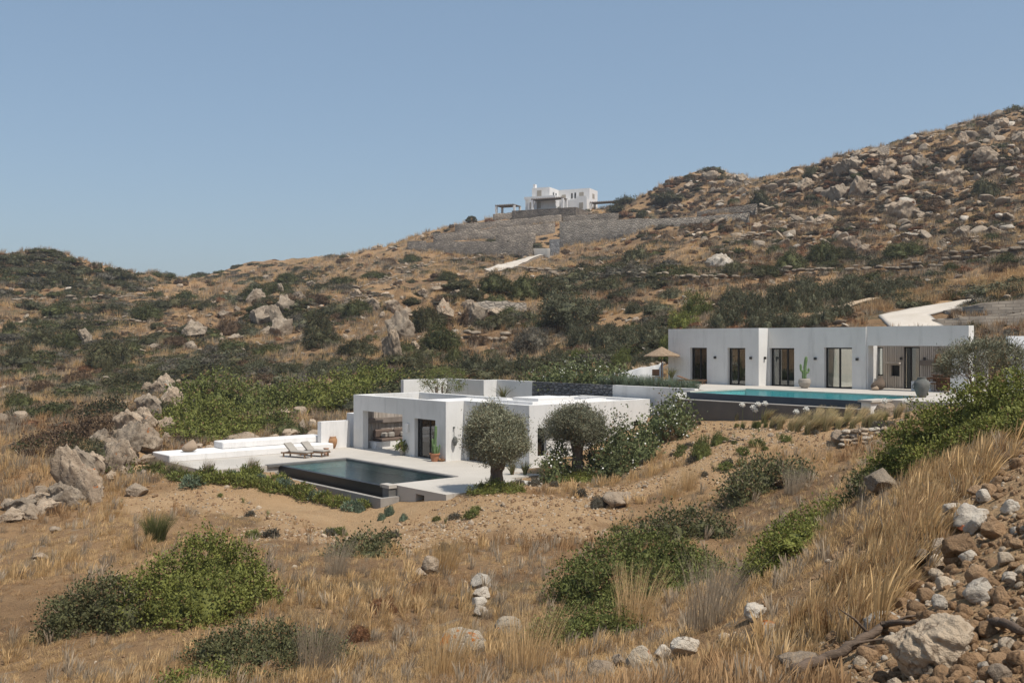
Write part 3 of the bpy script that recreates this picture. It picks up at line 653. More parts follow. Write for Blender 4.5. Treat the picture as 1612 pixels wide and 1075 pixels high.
mb = MB(H2); mb.box(aL + 0.4, aP - 0.3, 60.1, 60.5, Z2, T2); mb.build("wall", M['plaster'], v2)
mb = MB(H2); mb.box(aM - 0.4, aM, BR + 0.4, 60.1, Z2, T2 - 0.3); mb.build("partition", M['plaster'], v2)
mb = MB(H2); mb.box(D4[0] - 0.6, D4[0] - 0.3, BR + 0.4, 60.1, Z2, T2 - 0.3); mb.build("partition", M['plaster'], v2)
part("roof", M['white'], v2, H2, (aL + 0.4, aM - 0.4, 54.9, 60.1, T2 - 0.3, T2 - 0.08), (aM - 0.4, aP - 0.3, BR + 0.4, 57.2, T2 - 0.3, T2 - 0.08), (aM - 0.4, D4[0] - 0.3, 57.2, 60.1, T2 - 0.3, T2 - 0.08))
part("roof", M['white'], v2, H2, (aP + 0.1, aE - 0.3, BP + 0.6, 57.0, Z2 + 2.75, Z2 + 2.95))
for k, (d_, cu) in enumerate(((D1, ['curtain_dark', 'curtain']), (D2, ['curtain_dark', None]), (D3, ['curtain_dark', None, None]), (D4, [None, None]))):
    b_ = 54.5 if k < 2 else BR
    glazed(v2, H2, 'a', b_ + 0.22, d_[0], d_[1], Z2, ZD + (0.05 if k == 3 else 0), split=[0.5] if k != 2 else [0.33, 0.66], curtain=[M[c] if c else None for c in cu], fw=0.085)
for px, bb in ((1126.3, 54.5), (1182.6, 54.5), (1284, BR), (1350, BR)):
    a = a_of(px, bb); mb = MB(H2); mb.box(a - 0.07, a + 0.07, bb - 0.12, bb - 0.002, Z2 + 1.72, Z2 + 1.88); mb.build("wall_lamp", M['steel'], v2)
mb = MB(H2); mb.box(aM + 0.002, aM + 0.12, 55.02, 55.16, Z2 + 1.72, Z2 + 1.88); mb.build("wall_lamp", M['steel'], v2)
# porch: slatted rear wall with window, door, oven niche
BB = 58.3; PX = lambda px: a_of(px, BB)
PZ = lambda px, py: zz(py, PX(px), BB)
mb = MB(H2); x = aO0 - 0.95
pe = PX(1527); wn = (PX(1371), PX(1390), PZ(1380, 591), PZ(1380, 546.5)); dn = (PX(1423), PX(1448), Z2, PZ(1435, 546)); nn = (PX(1402), PX(1416), PZ(1409, 592), PZ(1409, 575))
wall_cells(mb, 'a', BB, BB + 0.3, aO0 - 0.95, pe, Z2, Z2 + 2.75, [wn, dn, nn]); mb.build("porch_wall", M['slat'], v2)
mb = MB(H2)
while x < pe - 0.1:
    for lo, hi in ((Z2, Z2 + 2.74),):
        z = lo; cuts = sorted((o[2], o[3]) for o in (wn, dn, nn) if o[0] - 0.09 < x < o[1] + 0.02)
        for c0, c1 in cuts + [(hi, hi)]:
            if c0 > z + 0.02: mb.box(x, x + 0.08, BB - 0.045 - 0.02 * R.random(), BB - 0.001, z, c0)
            z = max(z, c1)
    x += 0.118
tag(mb.build("slat_screen", M['slat'], v2), kind="stuff")
glazed(v2, H2, 'a', BB + 0.05, wn[0], wn[1], wn[2], wn[3], name="window", panes=1)
glazed(v2, H2, 'a', BB + 0.05, dn[0], dn[1], dn[2], dn[3], split=[0.42], curtain=[M['curtain_dark'], None])
part("oven_niche", M['black'], v2, H2, (nn[0], nn[1], BB + 0.2, BB + 0.29, nn[2], nn[3]))
part("oven_shelf", M['slat'], v2, H2, (PX(1395), PX(1420), BB - 0.35, BB - 0.08, PZ(1409, 571) - 0.06, PZ(1409, 570)), )
part("room_wall", M['room'], v2, H2, (aO0, pe, BB + 2.2, BB + 2.3, Z2, Z2 + 2.75))
for px in (1420, 1457): mb = MB(H2); a = PX(px); mb.box(a - 0.07, a + 0.07, BB - 0.16, BB - 0.07, Z2 + 1.75, Z2 + 1.92); mb.build("wall_lamp", M['steel'], v2)
part("bench_block", M['white'], v2, H2, (PX(1462), PX(1492), 56.25, 56.9, Z2, Z2 + 0.55))
part("porch_beam", M['grey_bar'], v2, H2, (PX(1450), PX(1482), BB - 0.2, BB - 0.07, PZ(1460, 575), PZ(1460, 567)))

# upper pool
P2 = (-32.4, 47.9, -4.4)
pl2 = empty("swimming_pool", W(*P2), ROT); tag(pl2, "turquoise infinity pool in front of the upper villa", "swimming pool")
part("overflow_wall", M['tile_blue'], pl2, P2, (-38.0, -26.8, 45.05, 45.3, -4.4, Z2 - 0.03))
part("basin", M['tile_turq'], pl2, P2, (-38.2, -26.8, 45.3, 50.6, -4.5, -4.3), (-38.2, -38.0, 45.3, 50.6, -4.3, Z2 - 0.05), (-26.9, -26.8, 45.3, 50.6, -4.3, Z2 - 0.05), (-38.0, -26.9, 50.5, 50.6, -4.3, Z2 - 0.05))
part("coping", M['terrace'], pl2, P2, (-38.3, -26.8, 50.45, 50.75, Z2 - 0.05, Z2 + 0.03), (-38.35, -37.95, 45.3, 50.45, Z2 - 0.05, Z2 + 0.03))
part("water", M['water2'], pl2, P2, (-37.99, -26.91, 45.3, 50.49, Z2 - 0.35, Z2 - 0.035))
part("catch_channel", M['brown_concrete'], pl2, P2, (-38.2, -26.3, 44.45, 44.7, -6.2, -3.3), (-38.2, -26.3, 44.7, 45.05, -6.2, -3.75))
part("channel_lip", M['terrace'], pl2, P2, (-38.2, -26.3, 44.43, 44.72, -3.3, -3.25))
part("pier", M['plaster'], pl2, P2, (-26.8, -26.3, 44.72, 46.48, -5.0, Z2 - 0.06))
part("pier", M['plaster'], pl2, P2, (-38.4, -38.2, 44.45, 46.0, -6.2, Z2 - 0.06))
part("coping", M['terrace'], pl2, P2, (-26.95, -26.2, 44.65, 46.5, Z2 - 0.06, Z2 + 0.045))

# ------------------------------------------------------------------ rocks
def ico(sub):
    t = (1 + 5 ** 0.5) / 2
    v = [(-1, t, 0), (1, t, 0), (-1, -t, 0), (1, -t, 0), (0, -1, t), (0, 1, t), (0, -1, -t), (0, 1, -t), (t, 0, -1), (t, 0, 1), (-t, 0, -1), (-t, 0, 1)]
    f = [(0, 11, 5), (0, 5, 1), (0, 1, 7), (0, 7, 10), (0, 10, 11), (1, 5, 9), (5, 11, 4), (11, 10, 2), (10, 7, 6), (7, 1, 8), (3, 9, 4), (3, 4, 2), (3, 2, 6), (3, 6, 8), (3, 8, 9), (4, 9, 5), (2, 4, 11), (6, 2, 10), (8, 6, 7), (9, 8, 1)]
    v = [Vector(p).normalized() for p in v]
    for _ in range(sub):
        c = {}; nf = []
        def mid(i, j):
            k = (min(i, j), max(i, j))
            if k not in c: c[k] = len(v); v.append(((v[i] + v[j]) / 2).normalized())
            return c[k]
        for a, b, d in f:
            x, y, z = mid(a, b), mid(b, d), mid(d, a); nf += [(a, x, z), (b, y, x), (d, z, y), (x, y, z)]
        f = nf
    return np.array([tuple(p) for p in v]), np.array(f)
def n3(p, s): return (vnoise(p[:, 0] + p[:, 2] * 0.7, p[:, 1] - p[:, 2] * 0.6, s) + vnoise(p[:, 1] + 5.2, p[:, 2] + p[:, 0] * 0.5, s + 1) + vnoise(p[:, 2] + 1.7, p[:, 0] - 0.4 * p[:, 1], s + 2)) / 1.5
ICO = {k: ico(k) for k in (1, 2, 3, 4, 5)}
def rock_mesh(name, seed, sub=3, cuts=9, tall=1.0, rough=0.10, cutd=(0.55, 0.85), smooth=False):
    q = np.random.default_rng(seed); v, f = ICO[sub]; v = v.copy()
    v *= 1 + 0.32 * n3(v * 1.3 + seed, seed)[:, None]
    for _ in range(cuts):
        n = q.normal(size=3); n /= np.linalg.norm(n); d = q.uniform(*cutd)
        e = v @ n - d; v -= np.where(e > 0, e * 0.92, 0)[:, None] * n
    v *= 1 + rough * n3(v * 4.5 + seed, seed + 9)[:, None] + rough * 0.5 * n3(v * 11 + seed, seed + 19)[:, None]
    v[:, 2] *= tall
    mn, mx = v.min(0), v.max(0); v = (v - (mn + mx) / 2) / (mx - mn) * 2; v[:, 2] = v[:, 2] * 0.5 + 0.42   # unit radius, height about 1, a little buried
    return npmesh(name, v, f, smooth)
ROCKS = [rock_mesh("boulder", 100 + k, 3, 8 + k % 5) for k in range(9)]
SMALL = [rock_mesh("stone", 300 + k, 2, 7, 1.0, 0.12) for k in range(8)]
SLAB = [rock_mesh("slab", 400 + k, 3, 7, 1.0, 0.16, (0.45, 0.7)) for k in range(4)]
CRAG = [rock_mesh("crag", 450 + k, 4, 15, 1.0, 0.30, (0.38, 0.72)) for k in range(5)]
def rmat(me, key):
    k = me.name + key
    if k not in RM: c = me.copy(); c.materials.clear(); c.materials.append(M[key]); RM[k] = c
    return RM[k]
RM = {}
def rock_at(px, py, wpx, hpx, mat='rock', lean=0.0, label=None, group=None, pool=None, name="boulder", pos=None, cat="boulder", depthf=0.8):
    p = Vector(pos) if pos is not None else Gp(px, py); d = p.y
    wd, h = wpx * d / F, hpx * d / F
    y = p.y + wd * 0.25; z = min(p.z, gz(p.x, y)) - 0.16 * h
    me = rmat(R.choice(pool or (CRAG if abs(lean) > 0.01 else ROCKS)), mat)
    o = link(name, me, loc=(p.x, y, z), rot=(R.uniform(-0.12, 0.12), lean, R.uniform(0, 6.28) if abs(lean) < 0.01 else R.choice((0.1, 3.2)) + R.uniform(-0.2, 0.2)), scale=(wd / 2, wd / 2 * depthf if abs(lean) > 0.01 else wd / 2, h * 1.22))
    if label: tag(o, label, cat, group)
    return o

# ------------------------------------------------------------------ foliage
def unit(v): return v / np.maximum(np.linalg.norm(v, axis=-1, keepdims=True), 1e-9)
def leaf_quads(c, d, n, L, wd):
    """one small rhombic leaf for each centre c, along d, facing n"""
    s = unit(np.cross(d, n)); L = np.asarray(L).reshape(-1, 1); wd = np.asarray(wd).reshape(-1, 1)
    v = np.stack([c, c + d * L * 0.5 + s * wd, c + d * L, c + d * L * 0.5 - s * wd], 1).reshape(-1, 3)
    return v, np.arange(len(v)).reshape(-1, 4)
def lobes_surface(lobes, n, q, lump=0.22, low=-0.15):
    L = np.array(lobes, float); ar = (L[:, 3] * L[:, 4] + L[:, 3] * L[:, 5] + L[:, 4] * L[:, 5]); k = q.choice(len(L), int(n * 1.9), p=ar / ar.sum())
    d = unit(q.normal(size=(len(k), 3))); d = d[d[:, 2] > low][:]; k = k[:len(d)]
    rad = 1 + lump * (n3(d * 2.6 + k[:, None] * 3.1, 5) + 0.6 * n3(d * 6.0 + k[:, None] * 1.7, 8))
    p = L[k, :3] + d * rad[:, None] * L[k, 3:6]
    ok = np.ones(len(p), bool)
    for j in range(len(L)):
        e = ((p - L[j, :3]) / (L[j, 3:6] * 0.9)); ok &= ((e ** 2).sum(1) > 1) | (k == j)
    p, k, d = p[ok][:n], k[ok][:n], d[ok][:n]
    nrm = unit(d / L[k, 3:6] * L[k, 3:6].mean(1, keepdims=True)); return p, nrm
def foliage(name, lobes, nclump, per, tuft, L, wd, seed, core=0.78, droop=0.0, lump=0.22, low=-0.15, up=0.35, gfun=None, smooth=False):
    q = np.random.default_rng(seed); p, n = lobes_surface(lobes, nclump, q, lump, low)
    m = len(p); inset = q.random(m) ** 2 * 0.35; p = p - n * (inset * tuft * 3)[:, None]
    sz = q.uniform(0.6, 1.35, m); P = np.repeat(p, per, 0); N = np.repeat(n, per, 0); s = np.repeat(sz, per)[:, None]
    off = q.normal(size=P.shape) * tuft * s * 0.55 + N * np.abs(q.normal(size=(len(P), 1))) * tuft * s * 0.9
    c = P + off; d = unit(N * 0.55 + q.normal(size=P.shape) * 0.75 + np.array([0, 0, up - droop])); nn = unit(q.normal(size=P.shape) + N * 0.8)
    k = q.uniform(0.65, 1.3, len(P)); v, f = leaf_quads(c, d, nn, L * k, wd * k)
    if gfun is not None:
        keep = c[:, 2] > gfun(c[:, 0], c[:, 1]) - 0.05; kk = np.repeat(keep, 4); v = v[kk]; f = np.arange(len(v)).reshape(-1, 4)
    if core:
        vs, fs = ICO[3]; nb = len(v); V = [v]; Fq = [f]
        for lb in lobes:
            u = vs * (1 + lump * (n3(vs * 2.6, 5) + 0.6 * n3(vs * 6.0, 8)))[:, None] * core
            V.append(u * np.array(lb[3:6]) + np.array(lb[:3])); Fq.append(np.concatenate([fs, fs[:, :1]], 1) * 0 + np.stack([fs[:, 0], fs[:, 1], fs[:, 2], fs[:, 2]], 1) + nb); nb += len(vs)
        # cores are triangles: build as separate polygons
        return mixed_mesh(name, np.concatenate(V), f, np.concatenate([x[:, :3] for x in Fq[1:]]))
    return npmesh(name, v, f)
def mixed_mesh(name, v, quads, tris):
    me = bpy.data.meshes.new(name); nq, ntr = len(quads), len(tris)
    me.vertices.add(len(v)); me.vertices.foreach_set("co", np.asarray(v, np.float32).ravel())
    lv = np.concatenate([np.asarray(quads).ravel(), np.asarray(tris).ravel()]).astype(np.int32); me.loops.add(len(lv)); me.loops.foreach_set("vertex_index", lv)
    me.polygons.add(nq + ntr)
    me.polygons.foreach_set("loop_start", np.concatenate([np.arange(nq) * 4, nq * 4 + np.arange(ntr) * 3]).astype(np.int32))
    me.polygons.foreach_set("loop_total", np.concatenate([np.full(nq, 4), np.full(ntr, 3)]).astype(np.int32))
    me.update(calc_edges=True); return me

def blades(name, n, h, spread, lean, curve, wd, seed, segs=2, base=0.12, hvar=0.45, head=False):
    """a tuft of bent blades"""
    q = np.random.default_rng(seed); t = q.uniform(0, 6.283, n); b = np.stack([np.cos(t), np.sin(t), np.zeros(n)], 1) * (q.random(n) ** 0.6 * base)[:, None]
    out = np.stack([np.cos(t), np.sin(t), np.zeros(n)], 1) * q.uniform(0.1, 1, n)[:, None] * spread + np.array([lean, lean * 0.2, 0]) * q.uniform(0.5, 1.2, n)[:, None]
    H = h * (1 + hvar * (q.random(n) - 0.6)); side = unit(np.cross(out + q.normal(size=(n, 3)) * 0.3, np.array([0, 0, 1.0]))) * wd
    V = []; rows = segs + 1
    for s in range(rows):
        u = s / segs; c = b + out * (u ** 1.6)[..., None] * H[:, None] if False else b + out * (u ** 1.7) * H[:, None]
        c[:, 2] += H * (u - curve * u * u * np.linalg.norm(out, axis=1)); w_ = (1 - u * 0.85) if not head else (1.0 if u < 0.5 else (2.4 if u < 0.9 else 0.4))
        V += [c - side * w_, c + side * w_]
    V = np.stack(V, 1).reshape(-1, 3); k = np.arange(n)[:, None] * rows * 2
    f = np.concatenate([np.stack([k[:, 0] + 2 * s, k[:, 0] + 2 * s + 1, k[:, 0] + 2 * s + 3, k[:, 0] + 2 * s + 2], 1) for s in range(segs)])
    return npmesh(name, V, f)

def lobe_set(seed, n, flat=0.55):
    """a spreading, uneven mound"""
    q = np.random.default_rng(seed); out = [(q.uniform(-0.2, 0.2), q.uniform(-0.2, 0.2), 0.0, 0.52, 0.52, 0.72)]
    for k in range(n + 4):
        t = 6.283 * k / (n + 4) + q.uniform(-0.5, 0.5); r = q.uniform(0.25, 0.80); s = q.uniform(0.20, 0.42)
        out.append((r * math.cos(t), r * math.sin(t), q.uniform(-0.05, 0.30) * (1.1 - r), s, s, min(0.95, s * q.uniform(1.0, 2.2)) * (1.15 - 0.5 * r)))
    return out
def shrub_proto(name, seed, nl, nclump, per, tuft, L, wd, **kw): return foliage(name, lobe_set(seed, nl), nclump, per, tuft, L, wd, seed, **kw)
FAR = [shrub_proto("shrub", 500 + k, 6 + k % 3, 420, 10, 0.075, 0.085, 0.026, core=0.80, lump=0.45) for k in range(5)]
MID = [shrub_proto("shrub", 520 + k, 7, 1100, 13, 0.055, 0.055, 0.014, core=0.80, lump=0.45) for k in range(4)]
OLV = [shrub_proto("olive_shrub", 540 + k, 8, 800, 13, 0.09, 0.095, 0.013, core=0.72, up=0.6, lump=0.4) for k in range(4)]
TWIG = [blades("dry_shrub", 260, 0.95, 0.75, 0.0, 0.25, 0.006, 560 + k, 2, 0.25, 0.5) for k in range(3)]
LM = {}
def lmat(me, key):
    k = me.name + key
    if k not in LM: c = me.copy(); c.materials.clear(); c.materials.append(M[key]); LM[k] = c
    return LM[k]
def shrub_at(px, py, wpx, hpx, mat='far_green', label=None, group=None, pool=None, name="shrub", cat="shrub", pos=None, sink=0.10):
    p = Vector(pos) if pos is not None else Gp(px, py); wd = wpx * p.y / F; h = hpx * p.y / F
    y = p.y + wd * 0.28; z = min(gz(p.x, y), p.z + wd * 0.2) - sink * h
    o = link(name, lmat(R.choice(pool or FAR), mat), loc=(p.x, y, z), rot=R.uniform(0, 6.28), scale=(wd / 2, wd / 2 * R.uniform(0.8, 1.0), h * 1.08))
    if label: tag(o, label, cat, group)
    return o

def big_bush(px, py, wpx, hpx, mat, label, seed, parts=5, L=0.055, wd=0.014, n=2600, per=13, tuft=0.11, slope=0.0, cat="shrub", group=None, flowers=0, name="shrub", squash=1.0, lump=0.3):
    """one bush shaped for its own spot: mounds that follow the slope"""
    q = np.random.default_rng(seed); p = Gp(px, py); D = p.y; Wd = wpx * D / F; H = hpx * D / F; cy = p.y + Wd * 0.25
    g0 = gz(p.x, cy); lb = []
    for k in range(parts):
        u = (k + 0.5) / parts * 2 - 1 if parts > 1 else 0; x = u * Wd * 0.40; y = q.uniform(-0.16, 0.16) * Wd
        zg = gz(p.x + x, cy + y) - g0; hh = H * (1 - 0.30 * u * u) * q.uniform(0.82, 1.04); rx = Wd * (0.62 / parts + 0.13) * q.uniform(0.9, 1.15)
        lb.append((x, y, zg - 0.08 * H, rx, rx * 0.9, hh))
    for k in range(parts):
        x = q.uniform(-0.42, 0.42) * Wd; y = q.uniform(-0.30, 0.10) * Wd; zg = gz(p.x + x, cy + y) - g0; s = q.uniform(0.13, 0.2) * Wd
        lb.append((x, y, zg, s, s, H * q.uniform(0.35, 0.62)))
    gf = lambda x, y: ground(x + p.x, y + cy) - g0
    me = foliage(name, lb, n, per, tuft, L, wd, seed, core=0.80, lump=lump, gfun=gf); me.materials.append(M[mat])
    o = link(name, me, loc=(p.x, cy, g0)); tag(o, label, cat, group)
    if flowers:
        pp, nn_ = lobes_surface(lb, flowers, q, lump); pp = pp + nn_ * tuft * 0.9; d = unit(q.normal(size=(len(pp) * 3, 3))); c = np.repeat(pp, 3, 0) + q.normal(size=(len(pp) * 3, 3)) * 0.05
        v, f = leaf_quads(c, d, unit(q.normal(size=d.shape)), np.full(len(c), 0.10), np.full(len(c), 0.045)); fm = npmesh("blossom", v, f)
        tag(link("blossom", fm, M['petal'], o), "white blossom clusters", kind="stuff")
    return o

def lobe_bush(ents, mat, label, seed, leaf=0.0032, dens=2.0, ragged=6, stems=120, cat="shrub", name="shrub", flowers=0, group=None, core=0.74, lump=0.4):
    """ents: photo column, top row, distance, half width in pixels; each is a mound standing on the slope there"""
    q = np.random.default_rng(seed); base = []
    for px, yt, d, hw in ents:
        x = (px - 806) / F * d; zt = -(yt - 537.5) / F * d; zg = gz(x, d); H = max(0.25, zt - zg); r_ = hw * d / F; base.append((x, d, zg, r_, r_ * 0.95, H))
    c = np.mean(np.array(base)[:, :2], 0); z0 = gz(c[0], c[1]); lb = [(b[0] - c[0], b[1] - c[1], b[2] - z0 - 0.1 * b[5], b[3], b[4], b[5] * 1.02) for b in base]
    for b in list(lb):
        for k in range(ragged):
            dv = unit(q.normal(size=3)); dv[2] = abs(dv[2]) * 0.9; s = q.uniform(0.22, 0.42)
            lb.append((b[0] + dv[0] * b[3] * 0.82, b[1] + dv[1] * b[4] * 0.82, b[2] + dv[2] * b[5] * 0.80, b[3] * s, b[4] * s, min(b[3], b[5]) * s))
    D = np.mean([b[1] for b in base]); L = max(0.04, leaf * D); tuft = 1.7 * L; ar = sum(3.6 * b[3] * b[5] + 2.0 * b[3] * b[4] for b in lb[:len(base)]); n = int(min(9000, ar / tuft ** 2 * dens))
    gf = lambda x, y: ground(x + c[0], y + c[1]) - z0
    me = foliage(name, lb, n, 12, tuft, L, L * 0.29, seed, core=core, lump=lump, gfun=gf); me.materials.append(M[mat]); o = link(name, me, loc=(c[0], c[1], z0)); tag(o, label, cat, group)
    if stems:
        pp, nn_ = lobes_surface(lb, stems, q, lump); d_ = unit(nn_ + q.normal(size=pp.shape) * 0.35 + np.array([0, 0, 0.5])); ln = q.uniform(0.12, 0.42, len(pp)) * (D / 22) ** 0.5
        v, f = leaf_quads(pp - d_ * 0.15, d_, unit(q.normal(size=d_.shape)), ln, np.full(len(pp), 0.0005 * D)); tag(link("stems", npmesh("stems", v, f), M['dry_grey'], o), "dry bare twigs", kind="stuff")
    if flowers:
        pp, nn_ = lobes_surface(lb, flowers, q, lump); pp = pp + nn_ * tuft * 0.8; c_ = np.repeat(pp, 3, 0) + q.normal(size=(len(pp) * 3, 3)) * 0.05; d_ = unit(q.normal(size=c_.shape))
        v, f = leaf_quads(c_, d_, unit(q.normal(size=d_.shape)), np.full(len(c_), 0.10), np.full(len(c_), 0.045)); tag(link("blossom", npmesh("blossom", v, f), M['petal'], o), "white blossom clusters", kind="stuff")
    return o

def scatter(name, pts, rot, scl, protos, mats, label, cat, idx=None):
    """ONE stuff object: instances of small pieces on points"""
    me = bpy.data.meshes.new(name); n = len(pts); me.vertices.add(n); me.vertices.foreach_set("co", np.asarray(pts, np.float32).ravel())
    a = me.attributes.new("rot", 'FLOAT_VECTOR', 'POINT'); a.data.foreach_set("vector", np.asarray(rot, np.float32).ravel())
    scl = np.asarray(scl, np.float32); scl = np.repeat(scl[:, None], 3, 1) if scl.ndim == 1 else scl
    a = me.attributes.new("scl", 'FLOAT_VECTOR', 'POINT'); a.data.foreach_set("vector", scl.astype(np.float32).ravel())
    a = me.attributes.new("idx", 'INT', 'POINT'); a.data.foreach_set("value", (np.asarray(idx) if idx is not None else rng.integers(0, 1000, n)).astype(np.int32))
    col = bpy.data.collections.new(name + "_kinds")
    for k, (pr, mt) in enumerate(zip(protos, mats)):
        m2 = pr.copy(); m2.materials.clear(); m2.materials.append(M[mt]); col.objects.link(bpy.data.objects.new("%s_%02d" % (name, k), m2))
    ng = bpy.data.node_groups.new(name, 'GeometryNodeTree')
    ng.interface.new_socket("Geometry", in_out='INPUT', socket_type='NodeSocketGeometry'); ng.interface.new_socket("Geometry", in_out='OUTPUT', socket_type='NodeSocketGeometry')
    gi = ng.nodes.new("NodeGroupInput"); go = ng.nodes.new("NodeGroupOutput"); ip = ng.nodes.new("GeometryNodeInstanceOnPoints")
    ci = ng.nodes.new("GeometryNodeCollectionInfo"); ci.inputs["Collection"].default_value = col; ci.inputs["Separate Children"].default_value = True; ci.inputs["Reset Children"].default_value = True
    def na(nm, ty):
        x = ng.nodes.new("GeometryNodeInputNamedAttribute"); x.data_type = ty; x.inputs["Name"].default_value = nm; return x.outputs[0]
    er = ng.nodes.new("FunctionNodeEulerToRotation"); ng.links.new(na("rot", 'FLOAT_VECTOR'), er.inputs[0])
    ng.links.new(gi.outputs[0], ip.inputs["Points"]); ng.links.new(ci.outputs[0], ip.inputs["Instance"]); ip.inputs["Pick Instance"].default_value = True
    ng.links.new(na("idx", 'INT'), ip.inputs["Instance Index"]); ng.links.new(er.outputs[0], ip.inputs["Rotation"]); ng.links.new(na("scl", 'FLOAT_VECTOR'), ip.inputs["Scale"])
    ng.links.new(ip.outputs[0], go.inputs[0])
    o = link(name, me); o.modifiers.new("scatter", 'NODES').node_group = ng
    return tag(o, label, cat, kind="stuff")

# labels for many like things: each is told by the nearest landmark, the side it lies on and its rank there
def proj(o): l = o.location; return 806 + F * l.x / l.y, 537.5 - F * l.z / l.y
def by_landmark(items, marks, noun):
    """items: (object, what it looks like); marks: (px, py, name)"""
    grp = {}
    for o, look in items:
        x, y = proj(o); m = min(marks, key=lambda q: (q[0] - x) ** 2 + (q[1] - y) ** 2); dx, dy = x - m[0], y - m[1]
        side = ("right of" if dx > 0 else "left of") if abs(dx) > abs(dy) else ("below" if dy > 0 else "above")
        grp.setdefault((look, side, m[2]), []).append((math.hypot(dx, dy), o))
    for (look, side, nm), lst in grp.items():
        lst.sort(key=lambda e: e[0])
        for k, (d, o) in enumerate(lst):
            rk = "" if len(lst) == 1 else ("nearest " if k == 0 else "%s-nearest " % (ORD[k] if k < 20 else "far"))
            tag(o, "%s%s %s %s" % (rk, look, side, nm))

# ------------------------------------------------------------------ trees by the lower villa
def olive_tree(px, py, crown_c, crown_r, trunk_h, trunk_r, label, seed, lean=0.0, n=2300):
    """thick gnarled trunk and a clipped round crown"""
    p = Gp(px, py); q = random.Random(seed); root = empty("olive_tree", (p.x, p.y, p.z - 0.1)); tag(root, label, "olive tree", "old olive trees by the lower villa")
    mb = MB(); pts = []; rd = []
    for k in range(9):
        u = k / 8; pts.append((lean * u + q.uniform(-0.04, 0.04), q.uniform(-0.04, 0.04), trunk_h * 1.12 * u)); rd.append(trunk_r * (1.35 - 0.9 * u if u < 0.3 else 1.02 + 0.10 * math.sin(u * 9) + max(0, u - 0.75) * 1.1))
    mb.tube(pts, rd, 14, 0.14, q)
    for k in range(6):
        t = k * 1.05 + q.uniform(-0.3, 0.3); b = Vector(pts[-2]); e = b + Vector((math.cos(t) * 0.8, math.sin(t) * 0.8, q.uniform(0.5, 1.1)))
        mb.tube([b, b.lerp(e, 0.5) + Vector((0, 0, -0.06)), e], [trunk_r * 0.5, trunk_r * 0.34, trunk_r * 0.16], 8, 0.1, q)
    mb.lathe([(trunk_r * 0.3, 0), (trunk_r * 0.42, trunk_h * 0.5), (trunk_r * 0.3, trunk_h * 0.62), (0.02, trunk_h * 0.66)], 9, -trunk_r * 0.75, -trunk_r * 0.5)
    mb.build("trunk", M['bark'], root, smooth=True)
    cx, cz = crown_c; rx, rz = crown_r; lb = [(cx, 0, cz, rx * 0.60, rx * 0.60, rz * 0.62)]
    for k in range(17):
        t = k * 2.4 + q.uniform(-0.3, 0.3); el = q.uniform(-0.55, 1.1); rr_o = q.uniform(0.5, 0.78); sz_ = q.uniform(0.24, 0.44); lb.append((cx + math.cos(t) * rx * rr_o * math.cos(el), math.sin(t) * rx * rr_o * math.cos(el), cz + rz * rr_o * math.sin(el), rx * sz_, rx * sz_, rz * sz_ * q.uniform(0.8, 1.2)))
    me = foliage("crown", lb, n, 15, 0.17, 0.13, 0.016, seed, core=0.56, lump=0.45, low=-0.75, up=0.45); me.materials.append(M['olive']); link("crown", me, None, root)
    return root
olive_tree(783, 770, (0.0, 2.35), (1.50, 1.42), 1.30, 0.30, "old olive tree with fat trunk at the terrace corner, nearer the dark pool", 71, n=3000)
olive_tree(909, 752, (-0.02, 2.55), (1.45, 1.05), 1.75, 0.27, "old olive tree with flat-topped crown before the narrow window of the lower villa", 72)

def small_tree(x, y, z, h, r, rz, label, mat, seed, name="tree", cat="tree", n=600, per=10, L=0.12, wd=0.02, group=None, stems=1, up=0.3):
    q = random.Random(seed); root = empty(name, (x, y, z)); tag(root, label, cat, group); mb = MB()
    for s in range(stems):
        t = q.uniform(0, 6.28); k = 0.12 * r * (stems > 1); e = Vector((math.cos(t) * r * 0.35 * (stems > 1), math.sin(t) * r * 0.35 * (stems > 1), h))
        b = Vector((math.cos(t) * k, math.sin(t) * k, -0.15)); tr = 0.035 * h / stems ** 0.5
        mb.tube([b, b.lerp(e, 0.45) + Vector((q.uniform(-.06, .06) * h, q.uniform(-.06, .06) * h, 0)), e], [tr * 1.3, tr, tr * 0.6], 7, 0.1, q)
        for m_ in range(3):
            t2 = q.uniform(0, 6.28); mb.tube([b.lerp(e, 0.6 + 0.1 * m_), e + Vector((math.cos(t2) * r * 0.55, math.sin(t2) * r * 0.55, rz * q.uniform(-0.1, 0.5)))], [tr * 0.55, tr * 0.2], 5)
    mb.build("trunk", M['bark'], root)
    lb = []
    for k in range(7):
        t = k * 0.9 + q.uniform(-.2, .2); lb.append((math.cos(t) * r * 0.48, math.sin(t) * r * 0.48, h + rz * q.uniform(0.0, 0.5), r * 0.5, r * 0.5, rz * 0.46))
    lb.append((0, 0, h + rz * 0.3, r * 0.6, r * 0.6, rz * 0.55))
    me = foliage("crown", lb, n, per, r * 0.10, L, wd, seed, core=0.0 if stems > 1 else 0.7, lump=0.4, low=-0.7, up=up); me.materials.append(M[mat]); link("crown", me, None, root)
    return root
# courtyard tree, wispy; its crown tops the rear roof of the lower villa
_p = W(-57.6, 42.2, Z1); small_tree(_p.x, _p.y, Z1, 3.75, 1.5, 1.25, "feathery green courtyard tree rising behind the lower villa roof", "green", 81, n=520, per=11, L=0.13, wd=0.02, stems=2, up=-0.2)
# olive at the right end of the upper villa
_q = Vector(((1545 - 806) / F * 36, 36, -1.9)); _q.z = gz(_q.x, _q.y)
small_tree(_q.x, _q.y, _q.z, max(0.9, -0.95 - _q.z), 1.35, 0.95, "open grey-green olive tree in front of the upper villa's right end", "olive", 83, name="olive_tree", cat="olive tree", n=1500, per=12, L=0.12, wd=0.014, stems=5, up=0.7)

